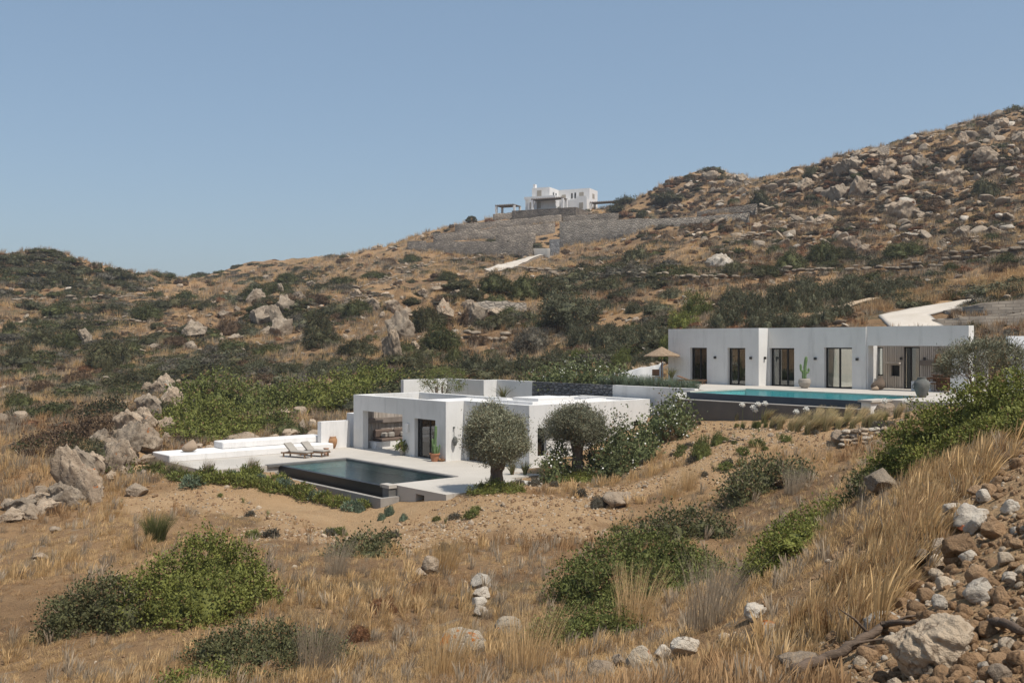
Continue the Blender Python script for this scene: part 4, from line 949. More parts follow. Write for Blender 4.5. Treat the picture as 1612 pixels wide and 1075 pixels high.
# oleanders climbing the bank along the lower villa's sunlit wall
OG = "oleanders along the lower villa"
lobe_bush([(880, 705, 51.5, 20), (870, 722, 50.5, 16)], 'oleander', "oleander behind the flat-topped olive tree", 600, 0.0030, 1.6, flowers=35, cat="oleander", name="oleander", group=OG, stems=20)
lobe_bush([(945, 688, 52, 24), (975, 662, 53, 26), (965, 715, 51, 28)], 'oleander', "tall white oleander against the sunlit villa wall", 601, 0.0030, 1.6, flowers=60, cat="oleander", name="oleander", group=OG, stems=30)
lobe_bush([(1005, 672, 54, 24), (1015, 700, 52.5, 24)], 'oleander', "dark oleander below the small rear window", 602, 0.0030, 1.6, flowers=15, cat="oleander", name="oleander", group=OG, stems=20)
lobe_bush([(1040, 640, 55, 26), (1065, 628, 55.5, 24), (1060, 658, 54.5, 22)], 'oleander', "oleander thick with white flowers at the upper pool's left corner", 603, 0.0030, 1.6, flowers=190, cat="oleander", name="oleander", group=OG, stems=20)
hd = [(851, 588), (875, 580), (900, 577), (925, 578), (950, 580), (972, 586)]
lobe_bush([(x, y, W(a_of(x, 47.5), 47.5).y, 20) for x, y in hd], 'oleander', "clipped oleander hedge above the slate wall", 640, 0.0030, 1.6, flowers=90, cat="hedge", name="hedge", stems=0)
# ------------------------------------------------------------------ large bushes in the foreground
lobe_bush([(230, 912, 25.5, 48), (275, 872, 26, 48), (325, 846, 26.5, 50), (372, 862, 26.5, 46), (400, 900, 26, 34), (320, 905, 24.6, 60)], 'lentisk', "biggest bright green bush in the left foreground grass", 701)
lobe_bush([(100, 945, 25, 28), (135, 922, 25.5, 36), (175, 915, 25.5, 36), (205, 935, 25, 30)], 'lentisk_dark', "darker bush joined to the left side of the big bright green bush", 702)
lobe_bush([(340, 1005, 20.5, 40), (390, 990, 21, 42), (445, 992, 21, 44), (500, 1002, 21, 38), (532, 1020, 20.5, 24), (420, 1030, 19.5, 60)], 'lentisk_dark', "dark olive-green bush at the bottom edge, left of centre", 703, stems=260)
lobe_bush([(290, 1068, 18.5, 34), (335, 1056, 18.8, 38)], 'lentisk', "low bright green bush cut by the bottom edge", 704)
lobe_bush([(538, 878, 33, 24), (570, 845, 35, 26), (600, 842, 36, 24), (580, 880, 33.5, 26)], 'lentisk_dark', "dark bush below the terrace corner, left of the white stones", 705, stems=200)
lobe_bush([(912, 885, 25, 40), (960, 856, 26, 50), (1012, 846, 26.5, 52), (1066, 858, 26, 52), (1112, 880, 25, 40), (1000, 895, 24, 72), (1070, 905, 23.5, 60)], 'green', "broad dark green bush in the middle foreground", 706)
lobe_bush([(1010, 832, 32, 32), (1055, 812, 33, 36), (1100, 806, 33.5, 34), (1132, 822, 33, 20)], 'lentisk_dark', "grey-green bush behind the broad foreground bush", 707, stems=220)
lobe_bush([(866, 978, 19.5, 32), (905, 958, 20, 38), (952, 956, 20, 40), (980, 982, 19.5, 26)], 'green', "low green bush left of the pale grass tuft at bottom centre", 708)
lobe_bush([(1318, 792, 19.5, 42), (1275, 818, 19, 46), (1235, 845, 18.5, 42), (1200, 878, 18, 32), (1270, 865, 17.2, 54), (1225, 905, 17, 40)], 'lentisk', "green bush in the hollow beside the golden grass slope", 709)
lobe_bush([(1165, 748, 40, 26), (1195, 730, 41, 32), (1235, 728, 41, 32), (1268, 742, 40, 24)], 'lentisk_dark', "bush with dry grey stems below the upper pool", 710, stems=320)
lobe_bush([(1660, 590, 15.5, 60), (1600, 596, 16, 55), (1550, 606, 16.5, 50), (1505, 622, 17, 46), (1462, 645, 17.5, 42), (1422, 676, 18, 36), (1390, 715, 18.5, 28), (1640, 640, 13.8, 60), (1580, 655, 14.8, 52), (1520, 680, 15.6, 46), (1465, 706, 16.5, 38)], 'lentisk', "huge dark green bush spilling down the slope at the right edge", 711, 0.0030, 2.0, stems=240)
lobe_bush([(1365, 742, 18.8, 26), (1385, 758, 17.8, 24)], 'lentisk_dark', "dark lower end of the huge bush above the golden grass", 712)
lobe_bush([(270, 650, 70, 28), (305, 628, 71, 34), (345, 640, 71, 36), (390, 655, 70.5, 22), (300, 668, 68, 42), (355, 672, 68, 36)], 'lentisk', "broad green bush growing over the boulders behind the white bench", 713, 0.0026, 1.8, stems=40)
lobe_bush([(300, 604, 79, 28), (340, 592, 80, 34), (385, 604, 80, 28)], 'green', "green bush topping the boulders left of the stone bank", 714, 0.0026, 1.8, stems=30)
lobe_bush([(425, 648, 73, 20), (448, 646, 73, 18)], 'green', "rounded bush on the stone bank above the white bench", 715, 0.0026, 1.8, stems=20)
lobe_bush([(495, 600, 84, 32), (540, 590, 85, 36), (590, 586, 86, 38), (630, 592, 86, 26), (560, 612, 82, 50)], 'lentisk', "long green bush behind the left end of the lower villa", 716, 0.0026, 1.8, stems=30)
lobe_bush([(425, 612, 84, 26), (460, 604, 85, 30)], 'green', "green bush left of the long bush behind the porch", 717, 0.0026, 1.8, stems=20)
lobe_bush([(160, 752, 56, 22), (190, 742, 56.5, 24)], 'green', "leafy green bush below the big boulder pile", 718, 0.0028, 1.8, stems=20)
lobe_bush([(60, 690, 68, 30), (100, 676, 69, 34), (145, 664, 70, 32), (175, 655, 71, 22), (85, 702, 66, 44)], 'brown_leaf', "brownish heath bush left of the boulder pile", 719, 0.0026, 1.8, stems=60)
lobe_bush([(150, 640, 80, 22), (180, 632, 81, 22)], 'far_green', "dull green bush above the boulder pile's left shoulder", 720, 0.0026, 1.8, stems=0)

# ------------------------------------------------------------------ stone walls on the hill
def wall_poly(name, pts, thick, mat, label, group=None, cat="stone wall", steps=None, uneven=0.12, sub=5, depth=None):
    """pts: photo column, top row, foot row; the wall stands where its foot meets the slope"""
    rows = []
    for k in range(len(pts) - 1):
        for s in range(sub + (k == len(pts) - 2)):
            q = s / sub; rows.append([pts[k][i] * (1 - q) + pts[k + 1][i] * q for i in range(len(pts[0]))])
    if len(pts[0]) == 4: P = [Vector(((r[0] - 806) / F * r[3], r[3], -(r[2] - 537.5) / F * r[3])) for r in rows]
    else: P = [Vector(p) for p in G_many([(r[0], r[2]) for r in rows])]
    dd = np.array([p.y for p in P]); 
    if len(pts[0]) == 3:
        c = np.polyfit([r[0] for r in rows], dd, 1); dd = np.polyval(c, [r[0] for r in rows]) - 1.2
    c0 = Vector(((rows[len(rows) // 2][0] - 806) / F * dd[len(rows) // 2], dd[len(rows) // 2], P[len(rows) // 2].z)); v = []; f = []
    for r, d in zip(rows, dd):
        x = (r[0] - 806) / F * d; zt = -(r[1] - 537.5) / F * d + uneven * R.uniform(-1, 1); zb = -(r[2] - 537.5) / F * d - 2.5
        v += [(x - c0.x, d - c0.y, zb - c0.z), (x - c0.x, d - c0.y, zt - c0.z), (x - c0.x, d + thick - c0.y, zt + uneven * R.uniform(-.5, .5) - c0.z), (x - c0.x, d + thick - c0.y, zb - c0.z)]
    for k in range(len(rows) - 1):
        for a, b in ((0, 1), (1, 2), (2, 3)): f.append((k * 4 + a, (k + 1) * 4 + a, (k + 1) * 4 + b, k * 4 + b))
    n = len(v) - 4; f += [(0, 1, 2, 3), (n, n + 3, n + 2, n + 1)]
    return tag(link(name, npmesh(name, v, f), M[mat], loc=c0), label, cat, group)
GWL = "terrace walls below the distant house"
wall_poly("stone_wall", [(716, 354, 364), (800, 346, 356), (884, 338, 349)], 0.8, 'stone_grey', "topmost long stone terrace wall below the distant house", GWL)
wall_poly("stone_wall", [(682, 368, 382), (780, 359, 374), (874, 350, 366)], 0.8, 'stone_grey', "tall second stone terrace wall below the distant house", GWL)
wall_poly("stone_wall", [(780, 371, 386), (843, 365, 384)], 0.8, 'stone_grey', "short dark stone wall above the driveway gate", GWL)
wall_poly("stone_wall", [(641, 381, 393), (670, 379, 395), (671, 382, 395), (706, 378, 397), (735, 380, 399), (770, 380, 401), (806, 382, 404), (839, 380, 407)], 0.8, 'stone_grey', "lowest dark stone wall left of the driveway gate", GWL, sub=3, uneven=0.25)
wall_poly("stone_wall", [(881, 349, 398), (926, 346, 383), (980, 345, 370), (1060, 343, 360), (1133, 339, 352), (1180, 335, 346)], 0.8, 'stone_pale', "long pale stone wall sweeping right from the driveway gate", GWL)
wall_poly("stone_wall", [(886, 340, 349), (930, 337, 348), (974, 335, 347)], 0.8, 'stone_grey', "grey stone wall right below the distant house's pergola", GWL)
wall_poly("stone_wall", [(1098, 333, 341), (1140, 327, 338), (1192, 320, 335)], 0.8, 'stone_grey', "dark stone wall running right of the distant house", GWL)
wall_poly("stone_wall", [(838, 391, 405), (866, 391, 404)], 1.2, 'concrete', "smooth concrete base of the driveway gate", GWL, uneven=0.0)
wall_poly("stone_wall", [(865, 377, 402), (881, 376, 400)], 1.0, 'slate', "dark stone gate pillar at the top of the driveway", GWL, uneven=0.0)
wall_poly("stone_wall", [(749, 475, 492), (790, 473, 492), (829, 476, 490)], 0.7, 'stone_pale', "small pale retaining wall on the slope behind the lower villa", None)
wall_poly("stone_wall", [(1330, 241, 249), (1400, 229, 240)], 0.8, 'stone_grey', "dark wall on the skyline of the rocky right hill", None)
wall_poly("stone_wall", [(1470, 503, 530, 76), (1540, 497, 532, 72), (1660, 489, 532, 67)], 0.6, 'stone_block', "lower pale block retaining wall right behind the upper villa", "block walls behind the upper villa", uneven=0.05)
wall_poly("stone_wall", [(1490, 488, 505, 79), (1550, 477, 503, 75), (1660, 467, 500, 70)], 0.6, 'stone_block', "upper pale block retaining wall right behind the upper villa", "block walls behind the upper villa", uneven=0.05)
wall_poly("low_wall", [(1588, 529, 552, 60), (1640, 529, 556, 58)], 0.35, 'white', "low white wall at the right edge behind the grey-green olive tree", None, "wall", uneven=0.0)
wall_poly("low_wall", [(968, 585, 603, 76), (1010, 580, 604, 74), (1044, 571, 604, 73)], 0.5, 'plaster', "rough white low wall under the straw parasol", None, "wall", uneven=0.08)

def rubble_wall(pts, h, size, label, group="dry stone field walls", seed=0, mat='rock_grey'):
    q = np.random.default_rng(900 + seed); g = G_many(pts); V = []; Fc = []; nb = 0; c0 = g[len(g) // 2]
    for k in range(len(g) - 1):
        a, b = g[k], g[k + 1]; L = np.linalg.norm(b[:2] - a[:2]); m = max(2, int(L / (size * 0.8)))
        for s in range(m):
            p = a + (b - a) * (s + q.random() * 0.6) / m; z0 = gz(p[0], p[1])
            hh = h * q.uniform(0.55, 1.1)
            for lay in range(max(1, int(round(hh / (size * 0.65))))):
                me = SMALL[q.integers(0, len(SMALL))]; vs, fs = RV[me.name]; sc = size * q.uniform(0.4, 0.75) * np.array([1.2, 0.9, 0.85]); t = q.uniform(0, 6.28)
                r = np.array([[math.cos(t), -math.sin(t), 0], [math.sin(t), math.cos(t), 0], [0, 0, 1]])
                V.append((vs * sc) @ r.T + np.array([p[0] + q.normal() * size * 0.25, p[1] + q.normal() * size * 0.25, z0 + lay * size * 0.62]) - c0); Fc.append(fs + nb); nb += len(vs)
    me = npmesh("dry_stone_wall", np.concatenate(V), np.concatenate(Fc)); return tag(link("dry_stone_wall", me, M[mat], loc=c0), label, "stone wall", group)
RV = {}
def _cache(lst, sub):
    for me in lst:
        v = np.empty(len(me.vertices) * 3, np.float32); me.vertices.foreach_get("co", v); RV[me.name] = (v.reshape(-1, 3), ICO[sub][1])
SM1 = [rock_mesh("pebble", 350 + k, 1, 4, 1.0, 0.1) for k in range(6)]
_cache(SM1, 1); SMALL_ = SMALL; SMALL = SM1
rubble_wall([(1023, 442), (1100, 444), (1163, 443)], 1.1, 0.75, "ruined dry-stone field wall left of the olive grove", seed=1)
rubble_wall([(1240, 434), (1330, 432), (1400, 430), (1478, 427)], 1.3, 0.8, "dry-stone field wall along the top of the olive grove", seed=2)
rubble_wall([(1490, 418), (1550, 410), (1625, 400)], 1.5, 0.9, "dry-stone field wall above the golden grass at right edge", seed=3)
rubble_wall([(815, 425), (860, 430), (920, 434), (985, 437), (1022, 438)], 1.0, 0.8, "long dry-stone field wall right of the pale driveway", seed=4)
rubble_wall([(625, 428), (660, 422), (700, 415), (745, 408), (808, 404)], 0.9, 0.8, "dry-stone field wall left of the pale driveway", seed=5)
rubble_wall([(555, 458), (600, 446), (640, 436), (690, 428)], 0.9, 0.8, "dry-stone field wall on the crest left of centre", seed=6)
rubble_wall([(500, 500), (545, 478), (590, 462)], 0.8, 0.7, "tumbled field wall rising right of the split boulders", seed=7)
rubble_wall([(20, 478), (80, 474), (150, 472), (235, 470)], 0.9, 0.8, "dry-stone field wall across the left hillside", seed=8)
rubble_wall([(110, 515), (170, 511), (250, 505)], 0.8, 0.7, "lower field wall across the left hillside", seed=9)
rubble_wall([(735, 532), (780, 536), (812, 534)], 1.1, 0.8, "rough stone bank below the small pale retaining wall", seed=10)
rubble_wall([(1150, 385), (1230, 366), (1310, 350)], 0.9, 0.8, "broken field wall low on the rocky right hill", seed=11)
rubble_wall([(1085, 715), (1130, 698), (1175, 692)], 0.25, 0.2, "line of small stones on the sandy bank below the upper pool", seed=12, mat='rock')
SMALL = SMALL_

# ------------------------------------------------------------------ distant white house
HD = 300.0; HC = Vector(((928 - 806) / F * HD, HD, -(332 - 537.5) / F * HD))
FROT = ROT + math.radians(25); fh = empty("house", HC, FROT); fh.scale = (0.76, 1.5, 1.0); tag(fh, "distant white two-storey house on the stone terraces under the skyline", "house")
def fpart(name, mat, *bx):
    mb = MB()
    for b in bx: mb.box(*b)
    return mb.build(name, M[mat], fh)
fpart("wall", 'white', (-13.0, 0, 0, 4.6, -1, 6.7)); fpart("wall", 'white', (-20.4, -13.002, -4.6, 1.5, -1, 6.7)); fpart("wall", 'white', (-22.0, -20.402, -6.0, 1.0, -1, 3.6)); fpart("wall", 'white', (-20.4, -9.0, -6.6, -4.602, -1, 3.0)); fpart("wall", 'white', (-13.0, 0.5, -2.2, -0.002, -1, 3.1))
fpart("parapet", 'white', (-22.0, -9.0, -6.6, -6.35, 3.001, 3.75)); fpart("parapet", 'white', (-9.25, -9.0, -6.34, -2.2, 3.001, 3.75)); fpart("parapet", 'white', (-4.0, 0.5, -2.2, -1.95, 3.101, 4.0))
fpart("chimney", 'white', (-20.2, -19.4, -4.2, -3.4, 6.7, 7.9))
fpart("podium", 'stone_grey', (-23.5, 2.5, -10.6, 4.0, -6, -0.9))
WINM = m_plain("shutter_grey", (0.33, 0.29, 0.235), 0.7); M['shutter'] = WINM
for x0, x1, z0, z1 in ((-18.2, -16.4, 3.8, 5.9), ): fpart("window", 'shutter', (x0, x1, -4.66, -4.55, z0, z1))
for y0 in (-2.9, -1.6): fpart("window", 'black', (-13.05, -12.94, y0, y0 + 0.55, 4.6, 5.5))
for x0, x1, z0, z1, m_ in ((-11.6, -9.9, 3.3, 5.2, 'shutter'), (-7.6, -7.0, 3.9, 5.5, 'black'), (-6.2, -5.6, 3.9, 5.6, 'black'), (-4.2, -2.4, 3.3, 5.6, 'shutter')): fpart("window", m_, (x0, x1, -0.06, 0.05, z0, z1))
fpart("window", 'shutter', (-0.05, 0.06, 1.6, 2.8, 4.0, 5.4))
for x0 in (-19.6, -16.8): fpart("window", 'shutter', (x0, x0 + 1.8, -6.66, -6.55, 0.2, 2.1))
fpart("window", 'shutter', (-2.6, -1.0, -2.26, -2.15, 0.3, 2.1))
def pergola(loc, sx, sy, h, label, mat='grey_bar'):
    r = empty("pergola", loc, ROT + math.radians(25)); tag(r, label, "pergola", "pergolas by the distant house")
    for x in (-sx / 2 + 0.3, sx / 2 - 0.3):
        for y in (-sy / 2 + 0.3, sy / 2 - 0.3): mb = MB(); mb.box(x - 0.28, x + 0.28, y - 0.28, y + 0.28, -1.2, h); mb.build("post", M['white'], r)
    mb = MB(); mb.box(-sx / 2, sx / 2, -sy / 2, sy / 2, h, h + 0.14)
    k = -sx / 2 + 0.2
    while k < sx / 2 - 0.2: mb.box(k, k + 0.14, -sy / 2 - 0.3, sy / 2 + 0.3, h + 0.142, h + 0.36); k += 0.7
    mb.build("roof", M[mat], r)
def at(px, py, d): return Vector(((px - 806) / F * d, d, -(py - 537.5) / F * d))
pergola(at(800, 338, 300), 6.4, 4.6, 2.4, "freestanding pergola with white posts left of the distant house")
pergola(HC + Vector((-8.0 * math.cos(FROT) + 11.5 * math.sin(FROT), -8.0 * math.sin(FROT) - 11.5 * math.cos(FROT), 0)), 10.0, 3.4, 2.3, "long shaded pergola before the distant house's ground floor")
pergola(at(962, 331, 298), 12.0, 3.6, 2.2, "pergola right of the distant house, half behind trees")
wall_poly("stone_wall", [(776, 337, 347), (800, 335, 345), (861, 331, 343)], 0.8, 'stone_grey', "stone parapet under the freestanding pergola of the distant house", GWL)
for k, (px, py, w_, h_, tr, lab) in enumerate([(742, 352, 15, 11, 3, "lone small tree on the terraces left of the distant house"), (939, 364, 19, 15, 7, "small round tree standing before the long pale stone wall"), (1011, 345, 17, 12, 4, "small dark tree right of the distant house"),
                                              (882, 340, 18, 13, 5, "small tree in front of the distant house's shaded pergola"), (970, 337, 24, 13, 5, "bushy tree below the right pergola of the distant house"), (984, 326, 40, 17, 4, "broad dark tree behind the right pergola of the distant house"), (690, 377, 12, 9, 2, "tiny tree at the left end of the terrace walls")]):
    p = Gp(px, py); s = p.y / F; small_tree(p.x, p.y + 1, p.z, tr * s, w_ * s / 2, h_ * s * 0.75, lab, "far_green", 820 + k, n=170, per=9, L=0.35, wd=0.10)

# ------------------------------------------------------------------ shrubs of the hillsides, by region
def region(lst, mat, what, where, group, pool=None, name="shrub", cat="shrub", mats=None):
    lst = sorted(lst); n = len(lst)
    for i, e in enumerate(lst):
        lab = "%s %s, %s" % (what, where, nth(i, n)) if n <= 22 else "%s %s" % (what, where)
        shrub_at(e[0], e[1], e[2], e[3], e[4] if len(e) > 4 else (R.choice(mats) if mats else mat), lab, group, pool, name, cat)
region([(19, 420, 42, 12), (64, 428, 42, 16), (99, 448, 34, 18), (139, 450, 32, 13), (186, 440, 52, 15), (150, 467, 50, 12), (132, 478, 27, 12), (200, 456, 45, 8), (40, 487, 60, 14), (88, 500, 58, 18), (118, 493, 30, 10), (178, 493, 32, 10), (50, 516, 47, 16), (255, 437, 40, 10), (285, 474, 56, 15), (95, 484, 46, 12), (10, 445, 40, 14), (60, 456, 34, 9), (240, 470, 36, 11)],
       'far_green', "dark shrub", "on the left knoll slope", "shrubs of the left knoll", mats=['far_green', 'far_green2'])
for px, py, w_, h_, lab in ((82, 403, 13, 11, "small dark tree on the left knoll's highest point"), (58, 406, 9, 7, "tiny tree left of the knoll's highest point"), (146, 422, 10, 9, "first tiny tree on the falling left skyline"), (156, 424, 9, 8, "second tiny tree on the falling left skyline"), (182, 432, 9, 8, "lowest tiny tree on the falling left skyline"), (259, 432, 13, 11, "small round tree on the knoll beside the notch"), (291, 446, 11, 9, "tiny tree at the bottom of the skyline notch")):
    shrub_at(px, py, w_, h_, 'far_green', lab, None, FAR, "small_tree", "tree", sink=0.0)
region([(224, 505, 86, 30), (326, 488, 36, 16), (165, 578, 100, 42), (25, 575, 52, 36), (168, 588, 24, 24), (205, 612, 110, 30), (38, 592, 48, 24), (25, 645, 55, 30), (105, 552, 70, 26), (60, 545, 60, 24), (115, 604, 60, 26, 'brown_leaf'), (270, 545, 50, 18, 'brown_leaf'), (60, 620, 55, 22, 'brown_leaf'), (10, 530, 40, 26), (250, 590, 50, 22)],
       'far_green', "dark spreading shrub", "on the lower left hillside", "shrubs of the lower left hillside", mats=['far_green', 'far_green2'], pool=MID)
region([(360, 527, 50, 28), (400, 475, 60, 26, 'far_green2'), (440, 462, 50, 18, 'far_green2'), (495, 478, 46, 17, 'brown_leaf'), (500, 532, 70, 40), (365, 553, 72, 20, 'far_green2'), (505, 548, 90, 26), (560, 500, 60, 28), (420, 560, 60, 22), (450, 445, 46, 14), (540, 450, 56, 18), (590, 440, 50, 14, 'far_green2'), (560, 560, 70, 28), (540, 415, 36, 9), (610, 415, 36, 9, 'brown_leaf'), (470, 430, 36, 10), (330, 560, 40, 18, 'grey_leaf')],
       'far_green', "scrub mound", "on the slope around the split boulders", "scrub around the split boulders", mats=['far_green', 'far_green2', 'brown_leaf'], pool=MID)
region([(310, 586, 60, 26), (350, 588, 40, 22), (400, 592, 55, 24), (450, 594, 50, 24), (500, 594, 55, 26), (545, 596, 50, 24), (590, 598, 46, 26, 'far_green2'), (620, 602, 50, 24, 'grey_leaf')], 'far_olive', "olive-grey shrub", "in the row below the split boulders", "olive-grey row below the split boulders", OLV)
region([(692, 553, 92, 44, 'far_green2'), (670, 522, 62, 44), (703, 442, 46, 17, 'far_green2'), (649, 414, 32, 15), (710, 443, 30, 12, 'far_green2'), (780, 462, 60, 26), (825, 470, 75, 36), (870, 472, 70, 38), (713, 575, 45, 28, 'far_green2'), (640, 560, 50, 24), (660, 470, 40, 16), (740, 512, 50, 22, 'brown_leaf'), (750, 545, 50, 20, 'brown_leaf'), (800, 515, 60, 22), (660, 590, 60, 26)],
       'far_green', "scrub bush", "on the slope behind the lower villa", "scrub behind the lower villa", MID, mats=['far_green', 'far_green2'])
p = Gp(897, 520); s = p.y / F
small_tree(p.x, p.y + 1, p.z, 14 * s, 44 * s, 42 * s, "large dark olive tree behind the lower villa's slate wall", "far_olive", 841, name="olive_tree", cat="olive tree", n=900, per=12, L=0.28, wd=0.05)
p = Gp(836, 558); s = p.y / F
small_tree(p.x, p.y + 1, p.z, 8 * s, 30 * s, 36 * s, "grey leafless-looking tree left of the large dark olive", "grey_leaf", 842, n=650, per=11, L=0.22, wd=0.03)
region([(745, 596, 60, 40), (785, 598, 60, 44), (825, 596, 55, 40), (870, 580, 48, 34), (920, 548, 55, 36), (955, 545, 55, 38), (995, 548, 60, 38), (1035, 540, 60, 40), (955, 490, 28, 18), (1000, 493, 34, 18), (1030, 492, 34, 18), (970, 570, 50, 30), (1020, 575, 50, 28), (905, 530, 40, 26), (1060, 470, 40, 20)],
       'far_olive', "young olive", "in the grove between the villas", "young olives between the villas", OLV, "olive_shrub", "olive shrub")
for px, py, w_, h_, lab in ((913, 580, 40, 34, "left of two round bright citrus trees above the oleander hedge"), (980, 580, 38, 36, "right of two round bright citrus trees beside the straw parasol"), (1055, 570, 42, 40, "citrus tree half hidden by the upper villa's left corner")):
    shrub_at(px, py, w_, h_, 'green', lab, "citrus trees", MID, "citrus_tree", "tree", sink=0.02)
region([(1075, 520, 56, 30, 'lentisk'), (1098, 505, 62, 48, 'green'), (1150, 515, 55, 40), (1190, 500, 60, 46), (1232, 492, 66, 50), (1275, 492, 60, 46), (1310, 480, 66, 44), (1350, 472, 66, 42), (1395, 468, 60, 36), (1210, 518, 60, 32), (1250, 520, 60, 28), (1300, 512, 56, 28), (1160, 480, 50, 30), (1270, 462, 60, 28), (1330, 500, 50, 26), (1430, 460, 40, 22)],
       'far_olive', "grey-green olive", "in the dense grove behind the upper villa", "olives behind the upper villa", OLV, "olive_shrub", "olive shrub")
region([(1250, 425, 66, 30), (1300, 418, 70, 34), (1335, 412, 50, 26), (1433, 405, 78, 24), (1157, 434, 52, 20), (1080, 432, 40, 14), (1210, 436, 46, 18), (1390, 420, 50, 18), (1500, 425, 40, 14)], 'far_green2', "grey-green scrub patch", "above the field wall on the right hill", "scrub patches above the field wall", MID, mats=['far_green2', 'far_green'])
region([(1201, 328, 40, 28), (1281, 278, 32, 15), (1556, 312, 50, 30), (1060, 320, 62, 14), (1005, 412, 46, 24), (1120, 272, 40, 8), (1160, 278, 34, 9), (1215, 276, 16, 9), (1500, 210, 26, 9), (1530, 202, 30, 8), (1420, 224, 30, 6), (1600, 176, 30, 10), (1480, 330, 40, 14, 'brown_leaf'), (1350, 340, 40, 14, 'brown_leaf'), (1580, 370, 40, 16, 'brown_leaf'), (1545, 400, 36, 18, 'brown_leaf'), (1400, 262, 40, 14, 'brown_leaf')],
       'far_green', "dark shrub", "among the rocks of the right hill", "shrubs of the rocky right hill")

# small scrub that dots all the slopes: the larger ones singly, the rest as one mass
_pp = np.array(PATHPTS)
def offpath(x, y):
    ok = np.ones(len(x), bool)
    for k in range(0, len(x), 4000): ok[k:k + 4000] = (((x[k:k + 4000, None] - _pp[None, :, 0]) ** 2 + (y[k:k + 4000, None] - _pp[None, :, 1]) ** 2).min(1) > 1.3)
    return ok
def pix_cloud(n, x0, x1, y0, y1, test=None):
    px = rng.uniform(x0, x1, n); py = rng.uniform(y0, y1, n); g = G_many(np.stack([px, py], 1)); ok = g[:, 1] < 345
    a, b = AB(g[:, 0], g[:, 1])
    for q in ((-61, -36.5, 22, 46.5), (-52, -19, 44, 63)): ok &= rectd(a, b, *q) > 1.2
    zr = -(py - 537.5) / F * g[:, 1]; ok &= np.abs(g[:, 2] - zr) < 0.6; ok &= offpath(g[:, 0], g[:, 1])
    return px[ok], py[ok], g[ok]
AREAS = [(0, 480, 405, 720, "left hillside", 95), (480, 1050, 400, 600, "hill in the middle", 90), (1000, 1612, 190, 470, "right hill", 105)]
MARKS = [(82, 400, "the left knoll's top"), (20, 480, "the left hillside wall"), (150, 470, "the middle of the left hillside wall"), (180, 580, "the biggest lower-left shrub"), (60, 540, "the left edge shrubs"), (30, 660, "the far-left boulders"), (250, 615, "the boulder pile's top"), (308, 530, "the leftmost outcrop boulder"), (440, 505, "the split grey outcrop"), (290, 442, "the skyline notch"), (440, 412, "the far ridge"), (500, 545, "the long bush's upper slope"), (600, 445, "the crest wall"), (622, 530, "the crag"), (700, 500, "the crag's right end"), (790, 482, "the small pale retaining wall"), (810, 415, "the pale driveway"), (700, 395, "the lowest terrace wall"), (760, 365, "the stone terraces"), (897, 500, "the large dark olive"), (930, 434, "the long field wall"), (1005, 405, "the lone cactus-like shrub"), (995, 540, "the young olive grove"), (939, 362, "the small round tree"), (1060, 345, "the long pale wall's end"), (1110, 275, "the skyline knob"), (1138, 415, "the pale lone boulder"), (1195, 345, "the dark wall's end"), (1235, 440, "the grove's top wall"), (1290, 415, "the grey-green patch"), (1315, 305, "the split crag"), (1360, 290, "the crag's upright boulder"), (1427, 335, "the round grey crag boulder"), (1433, 400, "the right grey-green patch"), (1500, 300, "the high jumble"), (1556, 305, "the dark bush near the right edge"), (1600, 400, "the right edge field wall"), (1600, 190, "the right end of the skyline"), (1480, 225, "the skyline wall"), (1517, 370, "the dark pitted boulder"), (1300, 262, "the skyline left of the wall")]
LOW = []
for (x0, x1, y0, y1, nm, n) in AREAS:
    px, py, g = pix_cloud(n, x0, x1, y0, y1); nz = fbm(g[:, 0] / 18, g[:, 1] / 18, 51, 3)
    for i in range(len(px)):
        if nz[i] < -0.25: continue
        w_ = R.uniform(0.9, 2.6) * F / g[i, 1]; m_ = R.choice(['far_green', 'far_green2', 'brown_leaf', 'far_green'])
        o = shrub_at(px[i], py[i], w_ * 1.5, w_ * R.uniform(0.35, 0.55), m_, "small low scrub bush dotting the %s" % nm, "small scrub on the %s" % nm)
        LOW.append((o, ("large " if w_ * g[i, 1] / F > 1.75 else "small ") + {'far_green': 'dull scrub bush', 'far_green2': 'greenish scrub bush', 'brown_leaf': 'brown scrub bush'}[m_]))
by_landmark(LOW, MARKS, 'bush')
px, py, g = pix_cloud(8200, 0, 1612, 175, 720); px2, py2, g2 = pix_cloud(3600, 1020, 1640, 175, 420); g = np.concatenate([g, g2]); nz = fbm(g[:, 0] / 14, g[:, 1] / 14, 61, 4); k = (nz > -0.3) & (g[:, 1] > 62)
g = g[k]; n = len(g)
scatter("low_scrub", g - np.array([0, 0, 0.12]), np.stack([np.zeros(n), np.zeros(n), rng.uniform(0, 6.28, n)], 1), (rng.uniform(0.3, 1.1, n) * (0.5 + g[:, 1] / 400))[:, None] * np.stack([rng.uniform(0.8, 1.7, n), rng.uniform(0.8, 1.4, n), rng.uniform(0.45, 0.9, n)], 1), FAR[:4] + FAR[:4], ['brown_leaf', 'grey_leaf', 'red_leaf', 'brown_leaf', 'grey_leaf', 'far_green', 'brown_leaf', 'brown_leaf'], "small dry cushions of heath and thorn scrub all over the hills", "scrub")
px, py, g = pix_cloud(5200, -20, 1640, 380, 640); nz = fbm(g[:, 0] / 17, g[:, 1] / 17, 71, 4) + np.where(px < 1060, 0.05, -0.28) - 0.12 * (py < 420); k = (nz > -0.07) & (g[:, 1] > 72); g = g[k]; nz = nz[k]; n = len(g)
